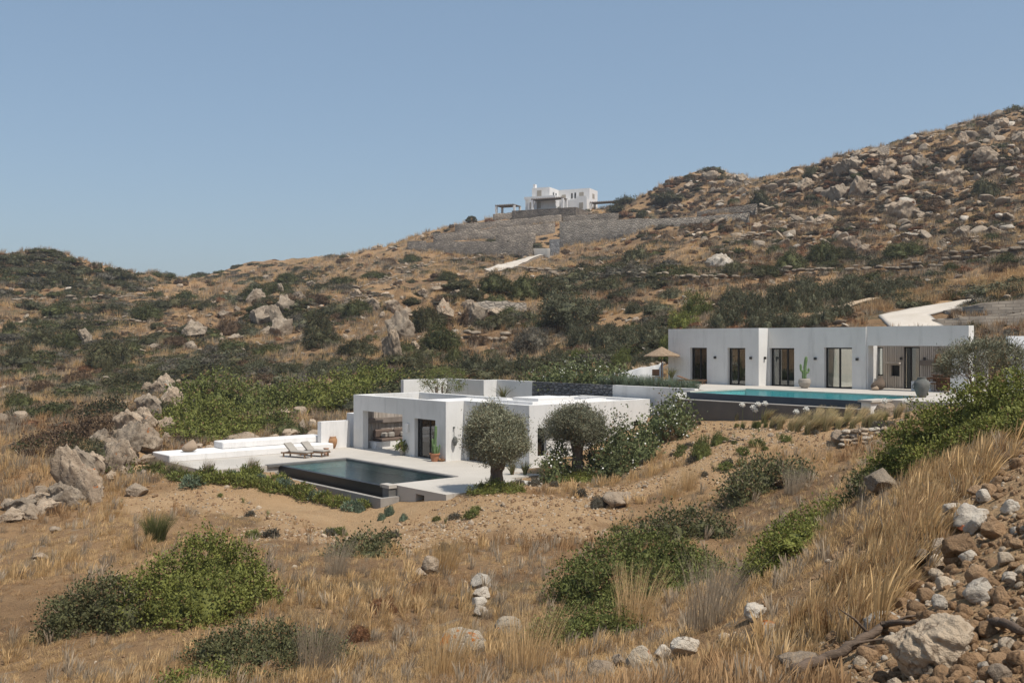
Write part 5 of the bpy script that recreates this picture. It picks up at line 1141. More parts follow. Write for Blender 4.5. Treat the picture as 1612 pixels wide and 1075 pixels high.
scatter("hill_scrub", g - np.array([0, 0, 0.2]), np.stack([np.zeros(n), np.zeros(n), rng.uniform(0, 6.28, n)], 1), (rng.uniform(0.8, 2.1, n) * (0.7 + 1.1 * np.clip(nz, 0, 0.6)))[:, None] * np.stack([rng.uniform(0.9, 1.9, n), rng.uniform(0.9, 1.5, n), rng.uniform(0.35, 0.75, n)], 1), FAR + FAR[:3], ['far_green', 'far_green2', 'far_green', 'grey_leaf', 'far_green', 'far_green2', 'far_green', 'far_olive'], "spreading masses of olive-grey scrub merging into each other on the hills", "scrub")

# ------------------------------------------------------------------ boulders
pile = [(133, 794, 62, 104, 'rock', 0.35), (182, 680, 34, 22), (177, 695, 30, 20), (231, 716, 54, 54), (201, 730, 32, 44), (256, 680, 32, 26), (263, 700, 18, 22), (181, 730, 26, 42, 'rock_grey', 0.3), (226, 622, 24, 22), (254, 614, 36, 28), (267, 622, 20, 26, 'rock_lichen'), (234, 648, 16, 26), (250, 644, 22, 14), (213, 666, 24, 20), (286, 619, 22, 12), (104, 800, 40, 46, 'rock_grey', 0.3), (194, 742, 26, 15), (174, 757, 28, 17), (228, 731, 36, 16), (150, 705, 40, 34, 'rock_grey', 0.4), (112, 765, 34, 40, 'rock', 0.45), (160, 735, 40, 46, 'rock_grey', 0.35), (210, 700, 40, 36, 'rock', 0.3), (90, 790, 40, 34, 'rock_grey', 0.5)]
pile += [(262, 640, 34, 34, 'rock', 0.3), (240, 660, 44, 44, 'rock_grey', 0.25), (215, 690, 50, 52, 'rock', 0.4), (188, 712, 46, 56, 'rock_grey', 0.35), (165, 745, 50, 62, 'rock', 0.45), (140, 765, 54, 70, 'rock_grey', 0.4), (118, 790, 52, 60, 'rock', 0.4), (90, 806, 56, 44, 'rock_grey', 0.5), (275, 660, 30, 30, 'rock', 0.2)]
pile += [(250, 625, 30, 26), (272, 632, 26, 22), (228, 672, 36, 34), (200, 700, 40, 36), (176, 722, 38, 36), (150, 748, 42, 40), (125, 772, 44, 40), (74, 812, 50, 30), (40, 818, 50, 26), (16, 822, 44, 24), (150, 785, 36, 26), (185, 748, 30, 22)]
for i, e in enumerate(sorted(pile)):
    rock_at(e[0], e[1], e[2], e[3], e[4] if len(e) > 4 else 'rock', e[5] if len(e) > 5 else 0.25, "weathered tan boulder in the pile left of the white bench, %s" % nth(i, len(pile)) , "boulder pile left of the white bench")
left = [(67, 782, 34, 20), (30, 812, 60, 28, 'rock_grey', 0.25), (60, 800, 50, 26, 'rock', 0.35), (94, 747, 24, 13), (12, 802, 26, 18), (215, 780, 32, 20), (28, 664, 24, 18), (5, 666, 14, 18), (60, 880, 26, 10), (86, 838, 20, 10), (225, 758, 10, 20)]
for i, e in enumerate(sorted(left)): rock_at(*e[:4], e[4] if len(e) > 4 else 'rock', e[5] if len(e) > 5 else 0.0, "boulder on the low ground at the far left, %s" % nth(i, len(left)), "boulders on the low left ground", pool=CRAG if len(e) > 4 else ROCKS + SLAB)
bank = [(378, 646, 20, 13), (400, 647, 26, 17), (445, 655, 24, 12), (470, 657, 24, 18), (491, 676, 14, 17), (476, 682, 14, 24), (455, 690, 28, 15), (494, 689, 26, 13), (380, 700, 66, 20), (425, 660, 18, 12), (350, 706, 26, 12), (330, 708, 18, 8), (310, 706, 16, 8), (430, 694, 22, 11), (360, 668, 12, 10), (412, 640, 18, 10)]
for i, e in enumerate(sorted(bank)): rock_at(*e[:4], 'rock', 0.0, "pale stone of the bank behind the white bench, %s" % nth(i, len(bank)), "stones of the bank behind the white bench", pool=ROCKS + SLAB)
split = [(452, 497, 26, 32, 'rock_grey', 0.2), (433, 513, 26, 30), (400, 515, 42, 34, 'rock_grey', 0.5), (452, 529, 36, 32, 'rock_grey', 0.5), (308, 533, 38, 28, 'rock_grey', 0.4), (420, 527, 26, 12), (438, 463, 13, 15), (397, 478, 24, 22, 'rock_grey', 0.3), (491, 455, 14, 12), (300, 550, 16, 12), (240, 552, 18, 10), (128, 545, 24, 26), (350, 502, 22, 12), (370, 540, 24, 14), (470, 470, 18, 12)]
for i, e in enumerate(sorted(split)): rock_at(e[0], e[1], e[2] * 1.2, e[3] * 1.2, e[4] if len(e) > 4 else 'rock_grey', e[5] if len(e) > 5 else 0.15, "grey boulder of the outcrop on the slope above the long bush, %s" % nth(i, len(split)), "grey outcrop above the long bush")
mid = [(623, 536, 40, 42, 'rock_grey', 0.15), (610, 568, 30, 46, 'rock', 0.2), (701, 504, 26, 30), (757, 511, 32, 32, 'rock_grey', 0.3), (740, 490, 22, 16), (621, 491, 22, 20), (587, 491, 24, 20), (672, 519, 18, 10), (560, 470, 20, 14), (665, 470, 18, 12), (690, 462, 20, 10), (650, 555, 20, 16), (780, 500, 26, 14), (640, 500, 20, 16), (720, 470, 22, 12)]
for i, e in enumerate(sorted(mid)): rock_at(e[0], e[1], e[2] * 1.25, e[3] * 1.25, e[4] if len(e) > 4 else 'rock', e[5] if len(e) > 5 else 0.15, "boulder of the crag on the slope left of the small pale wall, %s" % nth(i, len(mid)), "crag left of the small pale wall")
crag = [(1315, 318, 48, 38, 'rock_grey', 0.5), (1360, 306, 38, 40), (1329, 282, 44, 36, 'rock_grey'), (1427, 347, 48, 36), (1138, 424, 44, 28, 'rock_pale'), (1196, 365, 22, 18), (1245, 378, 14, 12, 'rock_pale'), (1345, 392, 26, 24), (1360, 400, 20, 18), (1435, 378, 42, 14, 'rock_pale'), (1517, 375, 26, 22, 'rock_grey'), (1500, 292, 36, 28), (1300, 352, 34, 16), (1270, 300, 30, 22), (1345, 268, 40, 26, 'rock_grey', 0.3), (1395, 285, 34, 30, 'rock', 0.4), (1455, 268, 36, 28, 'rock_grey', 0.35), (1560, 255, 40, 30, 'rock', 0.3)]
for i, e in enumerate(sorted(crag)): rock_at(e[0], e[1], e[2], e[3], e[4] if len(e) > 4 else 'rock', e[5] if len(e) > 5 else 0.2, "large crag boulder standing out on the right hill, %s" % nth(i, len(crag)), "large boulders of the right hill", CRAG)
# the jumble of boulders on the right hill
JUM = []
def jumble(n, cx, cy, sx, sy, lo, hi, label, group, slope=0.0, mats=('rock', 'rock_grey', 'rock_grey')):
    px = rng.normal(cx, sx, n); py = rng.normal(cy, sy, n) + slope * (px - cx); g = G_many(np.stack([px, py], 1)); zr = -(py - 537.5) / F * g[:, 1]
    for i in range(n):
        if abs(g[i, 2] - zr[i]) > 1.0 or px[i] > 1660: continue
        s = R.uniform(lo, hi) * R.uniform(0.6, 1.0); mt = R.choice(mats); o = rock_at(0, 0, s, s * R.uniform(0.5, 0.95), mt, 0.0, label, group, ROCKS[:4] + SLAB + CRAG + CRAG, pos=g[i])
        JUM.append((o, ('big ' if s > (lo + hi) * 0.42 else 'small ') + ('tan boulder' if mt == 'rock' else 'grey boulder')))
jumble(42, 1110, 285, 55, 13, 7, 24, "boulder of the rocky knob on the skyline right of the distant house", "skyline knob boulders")
jumble(85, 1440, 268, 110, 26, 7, 26, "boulder in the jumble high on the right hill", "boulder jumble of the right hill", -0.22)
jumble(30, 1440, 350, 120, 28, 6, 20, "scattered boulder half way up the right hill", "scattered boulders of the right hill", -0.1)
jumble(14, 660, 500, 70, 30, 6, 16, "scattered stone on the slope behind the lower villa", "stones behind the lower villa")
jumble(6, 420, 430, 60, 10, 4, 9, "small stone on the far ridge beyond the notch", "stones of the far ridge", -0.12)
jumble(14, 140, 470, 110, 32, 5, 14, "scattered stone on the left hillside", "stones of the left hillside")
jumble(14, 420, 510, 70, 26, 5, 14, "scattered stone around the grey outcrop", "stones around the grey outcrop")
by_landmark(JUM, MARKS, 'boulder')
px, py, g = pix_cloud(7500, 0, 1612, 175, 640); dens = np.where((px > 1020) & (py < 380), 1.0, 0.45); k = (rng.random(len(px)) < dens) & (g[:, 1] > 75); g = g[k]; n = len(g)
scatter("loose_stones", g, rng.uniform(0, 6.28, (n, 3)) * np.array([0.1, 0.1, 1]), (rng.uniform(0.12, 0.62, n) ** 1.3 * (0.4 + g[:, 1] / 260) * np.where((g[:, 0] > 35) & (g[:, 2] > 14) & (rng.random(n) < 0.35), 2.1, 1.0))[:, None] * np.stack([rng.uniform(0.8, 1.6, n), rng.uniform(0.8, 1.3, n), rng.uniform(0.7, 1.1, n)], 1), SMALL, ['rock_grey', 'rock', 'rock_pale', 'rock_grey', 'rock', 'rock_grey', 'rock', 'rock_grey'], "loose stones strewn over the hillsides", "stones")

# foreground stones
fg = [(758, 926, 36, 24, 'rock_pale', "topmost white stone of the short stone row in the foreground"), (759, 943, 30, 19, 'rock_pale', "second white stone from the top of the foreground stone row"), (754, 957, 22, 19, 'rock_pale', "third white stone from the top of the foreground stone row"), (757, 970, 24, 17, 'rock_pale', "lowest white stone of the foreground stone row"),
      (678, 903, 30, 28, 'rock', "larger of two tan stones below the terrace corner"), (662, 911, 24, 17, 'rock', "smaller of two tan stones below the terrace corner"), (729, 1030, 80, 40, 'rock_lichen', "big grey rock with orange lichen in the centre foreground grass"), (800, 1002, 44, 32, 'rock_lichen', "slanted grey rock right of the orange lichened one"),
      (946, 1060, 40, 22, 'rock', "flat tan stone at the bottom, right of centre"), (975, 1050, 26, 22, 'rock', "small tan stone below the low green bush"), (1010, 1048, 48, 36, 'rock_lichen', "lichen-spotted stone right of the low green bush"), (1046, 1034, 30, 20, 'rock_pale', "pale stone beside the lichen-spotted stone at bottom centre"), (1078, 1034, 50, 34, 'rock_pale', "pale boulder by the grey dead scrub"),
      (1210, 998, 36, 24, 'rock_lichen', "stone with orange spots below the green hollow bush"), (1302, 942, 28, 22, 'rock_lichen', "white and ochre stone at the foot of the golden grass"), (1298, 968, 42, 24, 'rock_lichen', "rust-stained stone at the foot of the golden grass"), (1265, 1060, 84, 32, 'rock', "rounded tan stone left of the dead branch's foot"), (1203, 1082, 48, 26, 'rock', "tan stone on the bottom edge left of the dead branch"), (1190, 975, 36, 26, 'rock_pale', "pale crumbling stone under the green hollow bush"),
      (1397, 985, 62, 26, 'rock_pale', "flat pale stone left of the big triangular boulder"), (1536, 828, 58, 36, 'rock_pale', "long pale stone lying at the top of the rubble"), (1540, 838, 32, 28, 'rock_pale', "white stone at the top of the rubble"), (1568, 847, 38, 30, 'clod', "rounded brown clod right of the white stone"), (1522, 884, 60, 48, 'clod', "big brown earth block below the white stone"), (1555, 943, 58, 34, 'rock_pale', "pale angular stone above the big triangular boulder"),
      (1598, 921, 34, 22, 'rock_pale', "whitest stone at the right edge of the rubble"), (1454, 890, 30, 30, 'rock', "tan stone in the dry grass left of the brown block"), (1478, 880, 24, 36, 'rock', "upright tan slab beside the brown block"), (1577, 1075, 36, 30, 'rock', "tan stone at the lower right corner"), (970, 798, 50, 26, 'rock', "flat reddish boulder on the sandy bank right of the olive trees"), (1326, 698, 32, 23, 'rock', "smooth brown boulder at the left end of the broken stone wall"), (1395, 655, 30, 22, 'rock', "boulder in the corner between upper pool and huge bush"), (1395, 770, 50, 34, 'rock_grey', "grey rock under the huge bush")]
for e in fg: rock_at(e[0], e[1], e[2], e[3], e[4], 0.0, e[5], None, ROCKS + SLAB, "stone" if e[2] < 45 else "boulder", cat="stone" if e[2] < 45 else "boulder")
me = rock_mesh("boulder", 779, 5, 9, 1.0, 0.16, (0.5, 0.85)); me.materials.append(M['rock_warm']); p = Gp(1492, 1062); s = p.y / F
tag(link("boulder", me, loc=(p.x, p.y + 0.25, gz(p.x, p.y + 0.25) - 0.05), rot=(0.1, 0.25, 0.5), scale=(80 * s, 66 * s, 128 * s)), "big triangular pale boulder at the bottom right", "boulder")
# broken wall of stacked stones below the upper pool
p0 = Gp(1345, 700); s = p0.y / F; bw = empty("stone_wall", p0); tag(bw, "broken dry-stone wall of stacked flat stones beside the smooth brown boulder", "stone wall")
for row in range(4):
    for c in range(5):
        o = link("stone", rmat(R.choice(SMALL), 'rock' if (row + c) % 3 else 'rock_pale'), parent=bw, loc=(((c - 1) * 15 + R.uniform(-3, 3) + row * 2) * s, R.uniform(-0.1, 0.15) + row * 0.08, (row * 6.2 + c * 1.5) * s - 0.08), rot=R.uniform(0, 6.28), scale=(9 * s, 8 * s, R.uniform(7, 9) * s))
# rubble bank at the lower right: the stones one can pick out, then the crumbs
px = rng.uniform(1370, 1640, 460); py = rng.uniform(700, 1085, 460); ok = (px - 1395) * 1.0 + (py - 700) * 0.45 > 85; px, py = px[ok], py[ok]; g = G_many(np.stack([px, py], 1))
RUB = []
for i in range(min(270, len(px))):
    s = R.uniform(9, 38) * R.uniform(0.5, 1) * (0.75 + 0.5 * (py[i] - 700) / 380); m_ = R.choice(['clod', 'clod', 'clod', 'clod', 'clod', 'clod', 'clod', 'rock_warm', 'rock_warm', 'rock_pale'])
    o = rock_at(0, 0, s, s * R.uniform(0.55, 0.9), m_, 0.0, "brown clod or stone in the rubble bank at the lower right", "rubble bank at the lower right", SMALL, "stone", g[i], "stone"); RUB.append((o, {"clod": "brown clod", "rock_warm": "tan stone", "rock_pale": "pale stone"}[m_] if s > 15 else {"clod": "little brown clod", "rock_warm": "little tan stone", "rock_pale": "little pale stone"}[m_]))
by_landmark(RUB, [(1490, 1000, "the big triangular boulder"), (1430, 1060, "the dead branch's tip"), (1577, 1060, "the lower right corner stone"), (1555, 925, "the pale angular stone"), (1598, 910, "the whitest stone"), (1522, 865, "the big brown block"), (1540, 825, "the white stone"), (1568, 835, "the rounded brown clod"), (1454, 880, "the tan stone in the grass"), (1600, 780, "the rubble's top at the right edge"), (1560, 740, "the rubble's upper end"), (1600, 990, "the short twig"), (1397, 975, "the flat pale stone"), (1545, 800, "the long pale stone"), (1612, 860, "the right edge"), (1500, 940, "the dry tuft above the boulder"), (1450, 930, "the golden grass foot")], 'stone')
def near_cloud(n, r0, r1, t0=-0.56, t1=0.56):
    th = rng.uniform(t0, t1, n); r = np.exp(rng.uniform(math.log(r0), math.log(r1), n)); x = r * np.sin(th); y = r * np.cos(th); a, b = AB(x, y)
    ok = np.ones(n, bool)
    for q in ((-60, -36.8, 22.2, 46.5), (-52, -19.5, 44.3, 63)): ok &= rectd(a, b, *q) > 0.25
    ok &= offpath(x, y)
    x, y = x[ok], y[ok]; return x, y, ground(x, y)
x, y, z = near_cloud(34000, 4.2, 70); sm = soilmask(x, y); k = rng.random(len(x)) < (0.12 + 0.88 * sm); x, y, z, sm = x[k], y[k], z[k], sm[k]; n = len(x); rr = np.hypot(x, y)
scatter("gravel", np.stack([x, y, z], 1), rng.uniform(0, 6.28, (n, 3)), rng.uniform(0.006, 0.024, n) * (1 + rr * 0.05) * np.where(rng.random(n) < 0.06, 2.2, 1), SM1, ['clod', 'clod', 'clod', 'rock_warm', 'clod', 'clod'], "crumbs of earth and gravel on the bare soil", "gravel")

x, y, z = near_cloud(30000, 33, 60, -0.42, 0.30); sm = soilmask(x, y); k = rng.random(len(x)) < sm * (0.25 + np.clip(fbm(x / 2.0, y / 2.0, 505, 3) + 0.2, 0, 1)); x, y, z = x[k], y[k], z[k]; n = len(x)
scatter("soil_crumbs", np.stack([x, y, z], 1), rng.uniform(0, 6.28, (n, 3)), rng.uniform(0.02, 0.075, n) * np.where(rng.random(n) < 0.05, 2.0, 1), SM1, ['clod', 'rock_warm', 'clod', 'rock_warm', 'clod', 'rock'], "stones and crumbs strewn over the sandy bank below the villas", "gravel")

# ------------------------------------------------------------------ things on the lower terrace
def onZ(px, py, z): d = -z * F / (py - 537.5); return Vector(((px - 806) / F * d, d, z))
def lounger(loc, rot, label, wood, cush, back=0.75, group=None):
    r = empty("sun_lounger", loc, rot); tag(r, label, "sun lounger", group); L_, Wd = 1.95, 0.68
    mb = MB(); mb.box(-L_ / 2, L_ / 2, -Wd / 2, -Wd / 2 + 0.05, 0.22, 0.30); mb.box(-L_ / 2, L_ / 2, Wd / 2 - 0.05, Wd / 2, 0.22, 0.30)
    for k in range(9): x = -L_ / 2 + 0.1 + k * 0.215; mb.box(x, x + 0.10, -Wd / 2 + 0.05, Wd / 2 - 0.05, 0.26, 0.29)
    mb.build("frame", M[wood], r)
    for x in (-L_ / 2 + 0.15, L_ / 2 - 0.2):
        for y in (-Wd / 2 + 0.004, Wd / 2 - 0.074): mb = MB(); mb.box(x, x + 0.07, y, y + 0.07, 0, 0.22); mb.build("leg", M[wood], r)
    xb = -L_ / 2 + 0.72; c, s = math.cos(back), math.sin(back)
    if cush:
        mb = MB(); mb.rbox(xb, L_ / 2 - 0.02, -Wd / 2 + 0.02, Wd / 2 - 0.02, 0.30, 0.39, 0.025); mb.build("seat_cushion", M[cush], r)
        mb = MB(); mb.rbox(-0.72, 0, -Wd / 2 + 0.02, Wd / 2 - 0.02, 0, 0.09, 0.025); o = mb.build("back_cushion", M[cush], r, loc=(xb, 0, 0.31)); o.rotation_euler = (0, back, 0)
    mb = MB(); mb.box(-0.74, 0.0, -Wd / 2 + 0.06, Wd / 2 - 0.06, -0.04, -0.004)
    o = mb.build("backrest", M[wood], r, loc=(xb, 0, 0.31)); o.rotation_euler = (0, back if cush else 0.35, 0)
    return r
g_ = "sun loungers by the dark pool"
lounger(onZ(468, 719.5, Z1), math.radians(-28), "left of two canvas sun loungers by the dark pool", 'palewood', 'canvas', group=g_)
lounger(onZ(494.5, 717.5, Z1), math.radians(-28), "right of two canvas sun loungers, next to the clay side table", 'palewood', 'canvas', group=g_)
p = onZ(513.5, 716.5, Z1); mb = MB(); mb.lathe([(0.17, 0), (0.12, 0.14), (0.085, 0.24), (0.13, 0.34), (0.18, 0.42), (0.18, 0.45)], 18)
tag(mb.build("side_table", M['pink_clay'], loc=p, smooth=True), "waisted pink clay side table beside the right lounger", "side table")
p = onZ(524, 705.5, Z1); mb = MB(); mb.lathe([(0.12, 0), (0.20, 0.12), (0.27, 0.34), (0.29, 0.52), (0.25, 0.64), (0.19, 0.70), (0.22, 0.75), (0.21, 0.77), (0.15, 0.72), (0.13, 0.6)], 20)
tag(mb.build("clay_jar", M['jar'], loc=p, smooth=True), "big ochre clay jar at the bench end by the low white wall", "jar")
def bean(loc, w_, h_, mat, label, rot=0.0, cat="bean bag"):
    v, f = ICO[3]; v = v.copy(); z = (v[:, 2] + 1) / 2; sh = 1.0 - 0.78 * z ** 1.4; v = np.stack([v[:, 0] * sh + 0.42 * z ** 1.5, v[:, 1] * sh, z], 1); v += 0.05 * n3(v * 3, 4)[:, None]; v[:, 2] = np.maximum(v[:, 2], 0.02)
    me = npmesh("bean_bag", v * np.array([w_ / 2, w_ / 2.4, h_]), f, True); return tag(link("bean_bag", me, M[mat], loc=loc, rot=rot), label, cat)
bean(onZ(297, 711, -6.5), 1.15, 0.72, 'beanbag', "sand-coloured pointed bean bag on the white bench", 0.1)
def cactus(loc, potm, potprof, stems, label, mat='cactus', rim=True):
    r = empty("potted_cactus", loc); tag(r, label, "cactus"); mb = MB(); mb.lathe(potprof, 22); mb.build("pot", M[potm], r, smooth=False)
    for (pts, rad) in stems:
        mb = MB(); P = [Vector(q) for q in pts]; fine_ = []; rr = []
        for k in range(len(P) - 1):
            for s in range(5): fine_.append(P[k].lerp(P[k + 1], s / 5)); rr.append(rad)
        fine_ += [P[-1], P[-1] + (P[-1] - P[-2]).normalized() * rad * 0.6]; rr += [rad * 0.85, rad * 0.25]
        mb.tube(fine_, rr, 9, 0.10); mb.build("stem", M[mat], r)
    return r
zt = 0.42
cactus(onZ(684.5, 726, Z1), 'terracotta', [(0.20, 0), (0.27, 0.40), (0.31, 0.40), (0.31, 0.47), (0.26, 0.47), (0.25, 0.40)],
       [([(0.0, 0, zt), (0.03, 0, 1.2), (0.06, 0.02, 2.0)], 0.085), ([(-0.10, 0.03, zt), (-0.13, 0.03, 1.25)], 0.07), ([(0.12, -0.05, zt), (0.16, -0.05, 0.85)], 0.06), ([(-0.02, -0.08, zt), (-0.05, -0.09, 0.95)], 0.06), ([(0.20, 0.04, zt), (0.27, 0.05, 0.75), (0.28, 0.05, 0.95)], 0.045)], "tall cactus in terracotta pot beside the lower villa's glass door")
p = onZ(695, 726, Z1); mb = MB(); mb.lathe([(0.12, 0), (0.20, 0.06), (0.24, 0.15), (0.22, 0.15), (0.18, 0.08)], 16); tag(mb.build("clay_bowl", M['jar'], loc=p), "low clay bowl right of the potted cactus", "bowl")
p = onZ(633.5, 716.5, Z1); r = empty("potted_plant", p); tag(r, "leafy green potted plant at the porch's right edge", "potted plant"); mb = MB(); mb.lathe([(0.14, 0), (0.19, 0.28), (0.17, 0.28)], 14); mb.build("pot", M['stone_pot'], r)
me = foliage("leaves", [(0, 0, 0.5, 0.26, 0.26, 0.26), (0.1, 0, 0.38, 0.22, 0.22, 0.2)], 90, 5, 0.08, 0.20, 0.045, 5, core=0.5, droop=0.3); me.materials.append(M['green']); link("leaves", me, None, r)
# porch sofa and table
o0 = (-56.1, 37.2, Z1); sf = empty("outdoor_sofa", W(*o0), ROT); tag(sf, "built-in white sofa with taupe cushions inside the lower villa's porch", "sofa")
part("base", M['white'], sf, o0, (-56.66, -55.5, 35.35, 38.9, Z1, Z1 + 0.42))
for b0 in (35.75, 37.3): mb = MB(o0); mb.rbox(-56.6, -55.55, b0, b0 + 1.5, Z1 + 0.42, Z1 + 0.60, 0.05); mb.build("seat_cushion", M['cushion'], sf)
for b0 in (35.8, 37.3): mb = MB(o0); mb.rbox(-56.64, -56.36, b0, b0 + 1.45, Z1 + 0.6, Z1 + 1.15, 0.08); mb.build("back_cushion", M['cushion'], sf)
for b0 in (36.2, 36.75, 37.7, 38.25): mb = MB(o0); mb.rbox(-56.34, -56.12, b0, b0 + 0.48, Z1 + 0.6, Z1 + 0.97, 0.08); mb.build("throw_pillow", M['canvas'], sf)
tb = empty("stool", W(-54.2, 36.9, Z1), ROT); tag(tb, "small wooden stool in front of the porch sofa", "stool")
mb = MB(); mb.lathe([(0.24, 0.40), (0.24, 0.45)], 14); mb.build("seat", M['wood'], tb)
for t in range(3): mb = MB(); c_, s_ = math.cos(t * 2.1), math.sin(t * 2.1); mb.tube([(c_ * 0.2, s_ * 0.2, 0), (c_ * 0.13, s_ * 0.13, 0.40)], [0.025, 0.03], 6); mb.build("leg", M['wood'], tb)

# ------------------------------------------------------------------ things on the upper terrace
cactus(onZ(1266.5, 611, Z2), 'stone_pot', [(0.16, 0), (0.30, 0.12), (0.38, 0.34), (0.36, 0.52), (0.30, 0.60), (0.28, 0.60), (0.30, 0.48)],
       [([(0.02, 0, 0.5), (0.03, 0, 1.3), (0.10, 0, 1.9)], 0.10), ([(0.0, 0, 0.95), (-0.22, 0, 1.1), (-0.24, 0, 1.45)], 0.075), ([(0.04, 0, 0.9), (0.25, 0.02, 1.0), (0.27, 0.02, 1.2)], 0.065), ([(-0.08, 0, 0.5), (-0.10, 0, 1.05)], 0.07)], "branching cactus in round stone pot against the upper villa")
p = onZ(1451, 625.5, Z2); r = empty("garden_urn", p); tag(r, "large dark grey urn with handles at the upper pool's right end", "urn")
mb = MB(); mb.lathe([(0.20, 0), (0.27, 0.15), (0.38, 0.48), (0.40, 0.68), (0.36, 0.82), (0.24, 0.92), (0.21, 1.0), (0.24, 1.04), (0.20, 1.04), (0.16, 0.95)], 24); mb.build("body", M['urn'], r, smooth=True)
for sx in (-1, 1): mb = MB(); mb.tube([(sx * 0.37, 0, 0.72), (sx * 0.46, 0, 0.66), (sx * 0.47, 0, 0.5), (sx * 0.37, 0, 0.44)], [0.03] * 4, 6); mb.build("handle", M['urn'], r)
bean(W(a_of(1382, 55.3), 55.25, Z2), 1.05, 0.78, 'beanbag_dark', "brown striped bean bag at the upper villa's porch edge", -0.6)
bean(W(a_of(1377, 54.9), 54.9, Z2), 0.55, 0.26, 'beanbag', "small sand cushion in front of the brown bean bag", -0.6, "cushion")
# parasol
p = W(-47.9, 55.0, Z2); p = Vector(((1041.7 - 806) / F * 70.5, 70.5, Z2)); r = empty("straw_parasol", p); tag(r, "thatched straw parasol left of the upper villa", "parasol")
mb = MB(); mb.tube([(0, 0, 0), (0, 0, 2.4)], [0.045, 0.04], 8); mb.build("pole", M['wood'], r)
mb = MB(); n_ = 28; vs = [(0, 0, 2.52)]; prof = [(0.35, 2.34), (0.75, 2.13), (1.12, 1.96), (1.27, 1.88), (1.22, 1.84)]
mb.lathe([(0.01, 2.52)] + [(a, b + 0.0) for a, b in prof] + [(0.9, 1.98), (0.3, 2.28)], n_); me = mb.mesh("canopy"); 
for v_ in me.vertices:
    k = math.atan2(v_.co.y, v_.co.x); q = math.hypot(v_.co.x, v_.co.y)
    if q > 1.0: v_.co.z += R.uniform(-0.05, 0.03); v_.co.x *= 1 + R.uniform(-0.03, 0.05); v_.co.y *= 1 + R.uniform(-0.03, 0.05)
link("canopy", me, M['straw'], r)
lounger(onZ(1089, 604.5, Z2), math.radians(-24), "reddish wooden sun lounger by the upper villa's first door", 'wood', None)
# low stools or rail under the parasol
p = Vector(((1033 - 806) / F * 70, 70, Z2)); r = empty("garden_chair", p); tag(r, "wooden garden chair half hidden under the straw parasol", "chair")
mb = MB(); mb.box(-0.25, 0.25, -0.25, 0.25, 0.42, 0.46); mb.build("seat", M['wood'], r); mb = MB(); mb.box(-0.25, 0.25, 0.21, 0.25, 0.5, 0.95); mb.build("backrest", M['wood'], r)
for x in (-0.24, 0.18):
    for y in (-0.24, 0.18): mb = MB(); mb.box(x, x + 0.05, y, y + 0.05, 0, 0.42 if y < 0 else 0.42); mb.build("leg", M['wood'], r)
# porch dining set
tx = a_of(1474, 57.0); r = empty("dining_table", W(tx, 57.1, Z2), ROT); tag(r, "wooden dining table in the upper villa's shaded porch", "table")
mb = MB(); mb.box(-0.95, 0.95, -0.45, 0.45, 0.70, 0.75); mb.build("tabletop", M['wood'], r)
for x in (-0.85, 0.77):
    for y in (-0.4, 0.32): mb = MB(); mb.box(x, x + 0.08, y, y + 0.08, 0, 0.70); mb.build("leg", M['wood'], r)
for k, dx in enumerate((-0.55, 0.1, 0.7)):
    r = empty("dining_chair", W(tx + dx, 56.45, Z2), ROT); tag(r, "%s curved wicker chair on the near side of the porch dining table" % ("left", "middle", "right")[k], "chair", "wicker dining chairs in the porch")
    mb = MB(); mb.rbox(-0.23, 0.23, -0.22, 0.22, 0.42, 0.48, 0.02); mb.build("seat", M['wicker'], r)
    mb = MB(); mb.tube([(-0.24, 0.15, 0.5), (-0.24, -0.12, 0.76), (0, -0.25, 0.80), (0.24, -0.12, 0.76), (0.24, 0.15, 0.5)], [0.03] * 5, 6); mb.build("backrest", M['wicker'], r)
    for x in (-0.2, 0.16):
        for y in (-0.18, 0.14): mb = MB(); mb.box(x, x + 0.035, y, y + 0.035, 0, 0.42); mb.build("leg", M['wood'], r)
p = W(a_of(1477, 57.1), 57.1, Z2); r = empty("pendant_lamp", (p.x, p.y, Z2 + 2.75)); tag(r, "domed wicker pendant lamp over the porch dining table", "lamp")
mb = MB(); mb.tube([(0, 0, 0), (0, 0, -0.62)], [0.012, 0.012], 5); mb.build("cord", M['black'], r)
mb = MB(); mb.lathe([(0.04, -0.60), (0.14, -0.66), (0.20, -0.82), (0.22, -1.12), (0.20, -1.12), (0.18, -0.85)], 18); mb.build("lamp_shade", M['wicker'], r)
r = empty("sideboard", W(a_of(1490, 58.0), 57.95, Z2), ROT); tag(r, "wooden sideboard against the porch's slatted wall", "sideboard")
mb = MB(); mb.box(-0.8, 0.8, -0.22, 0.22, 0.86, 0.92); mb.build("top", M['palewood'], r); mb = MB(); mb.box(-0.72, 0.72, -0.2, 0.2, 0.1, 0.86); mb.build("cabinet", M['wood'], r)
mb = MB(); mb.lathe([(0.09, 0), (0.13, 0.1), (0.12, 0.22), (0.06, 0.28)], 12); tag(mb.build("vase", M['black'], loc=W(a_of(1489, 58.0), 57.95, Z2 + 0.92)), "small black vase on the porch sideboard", "vase")

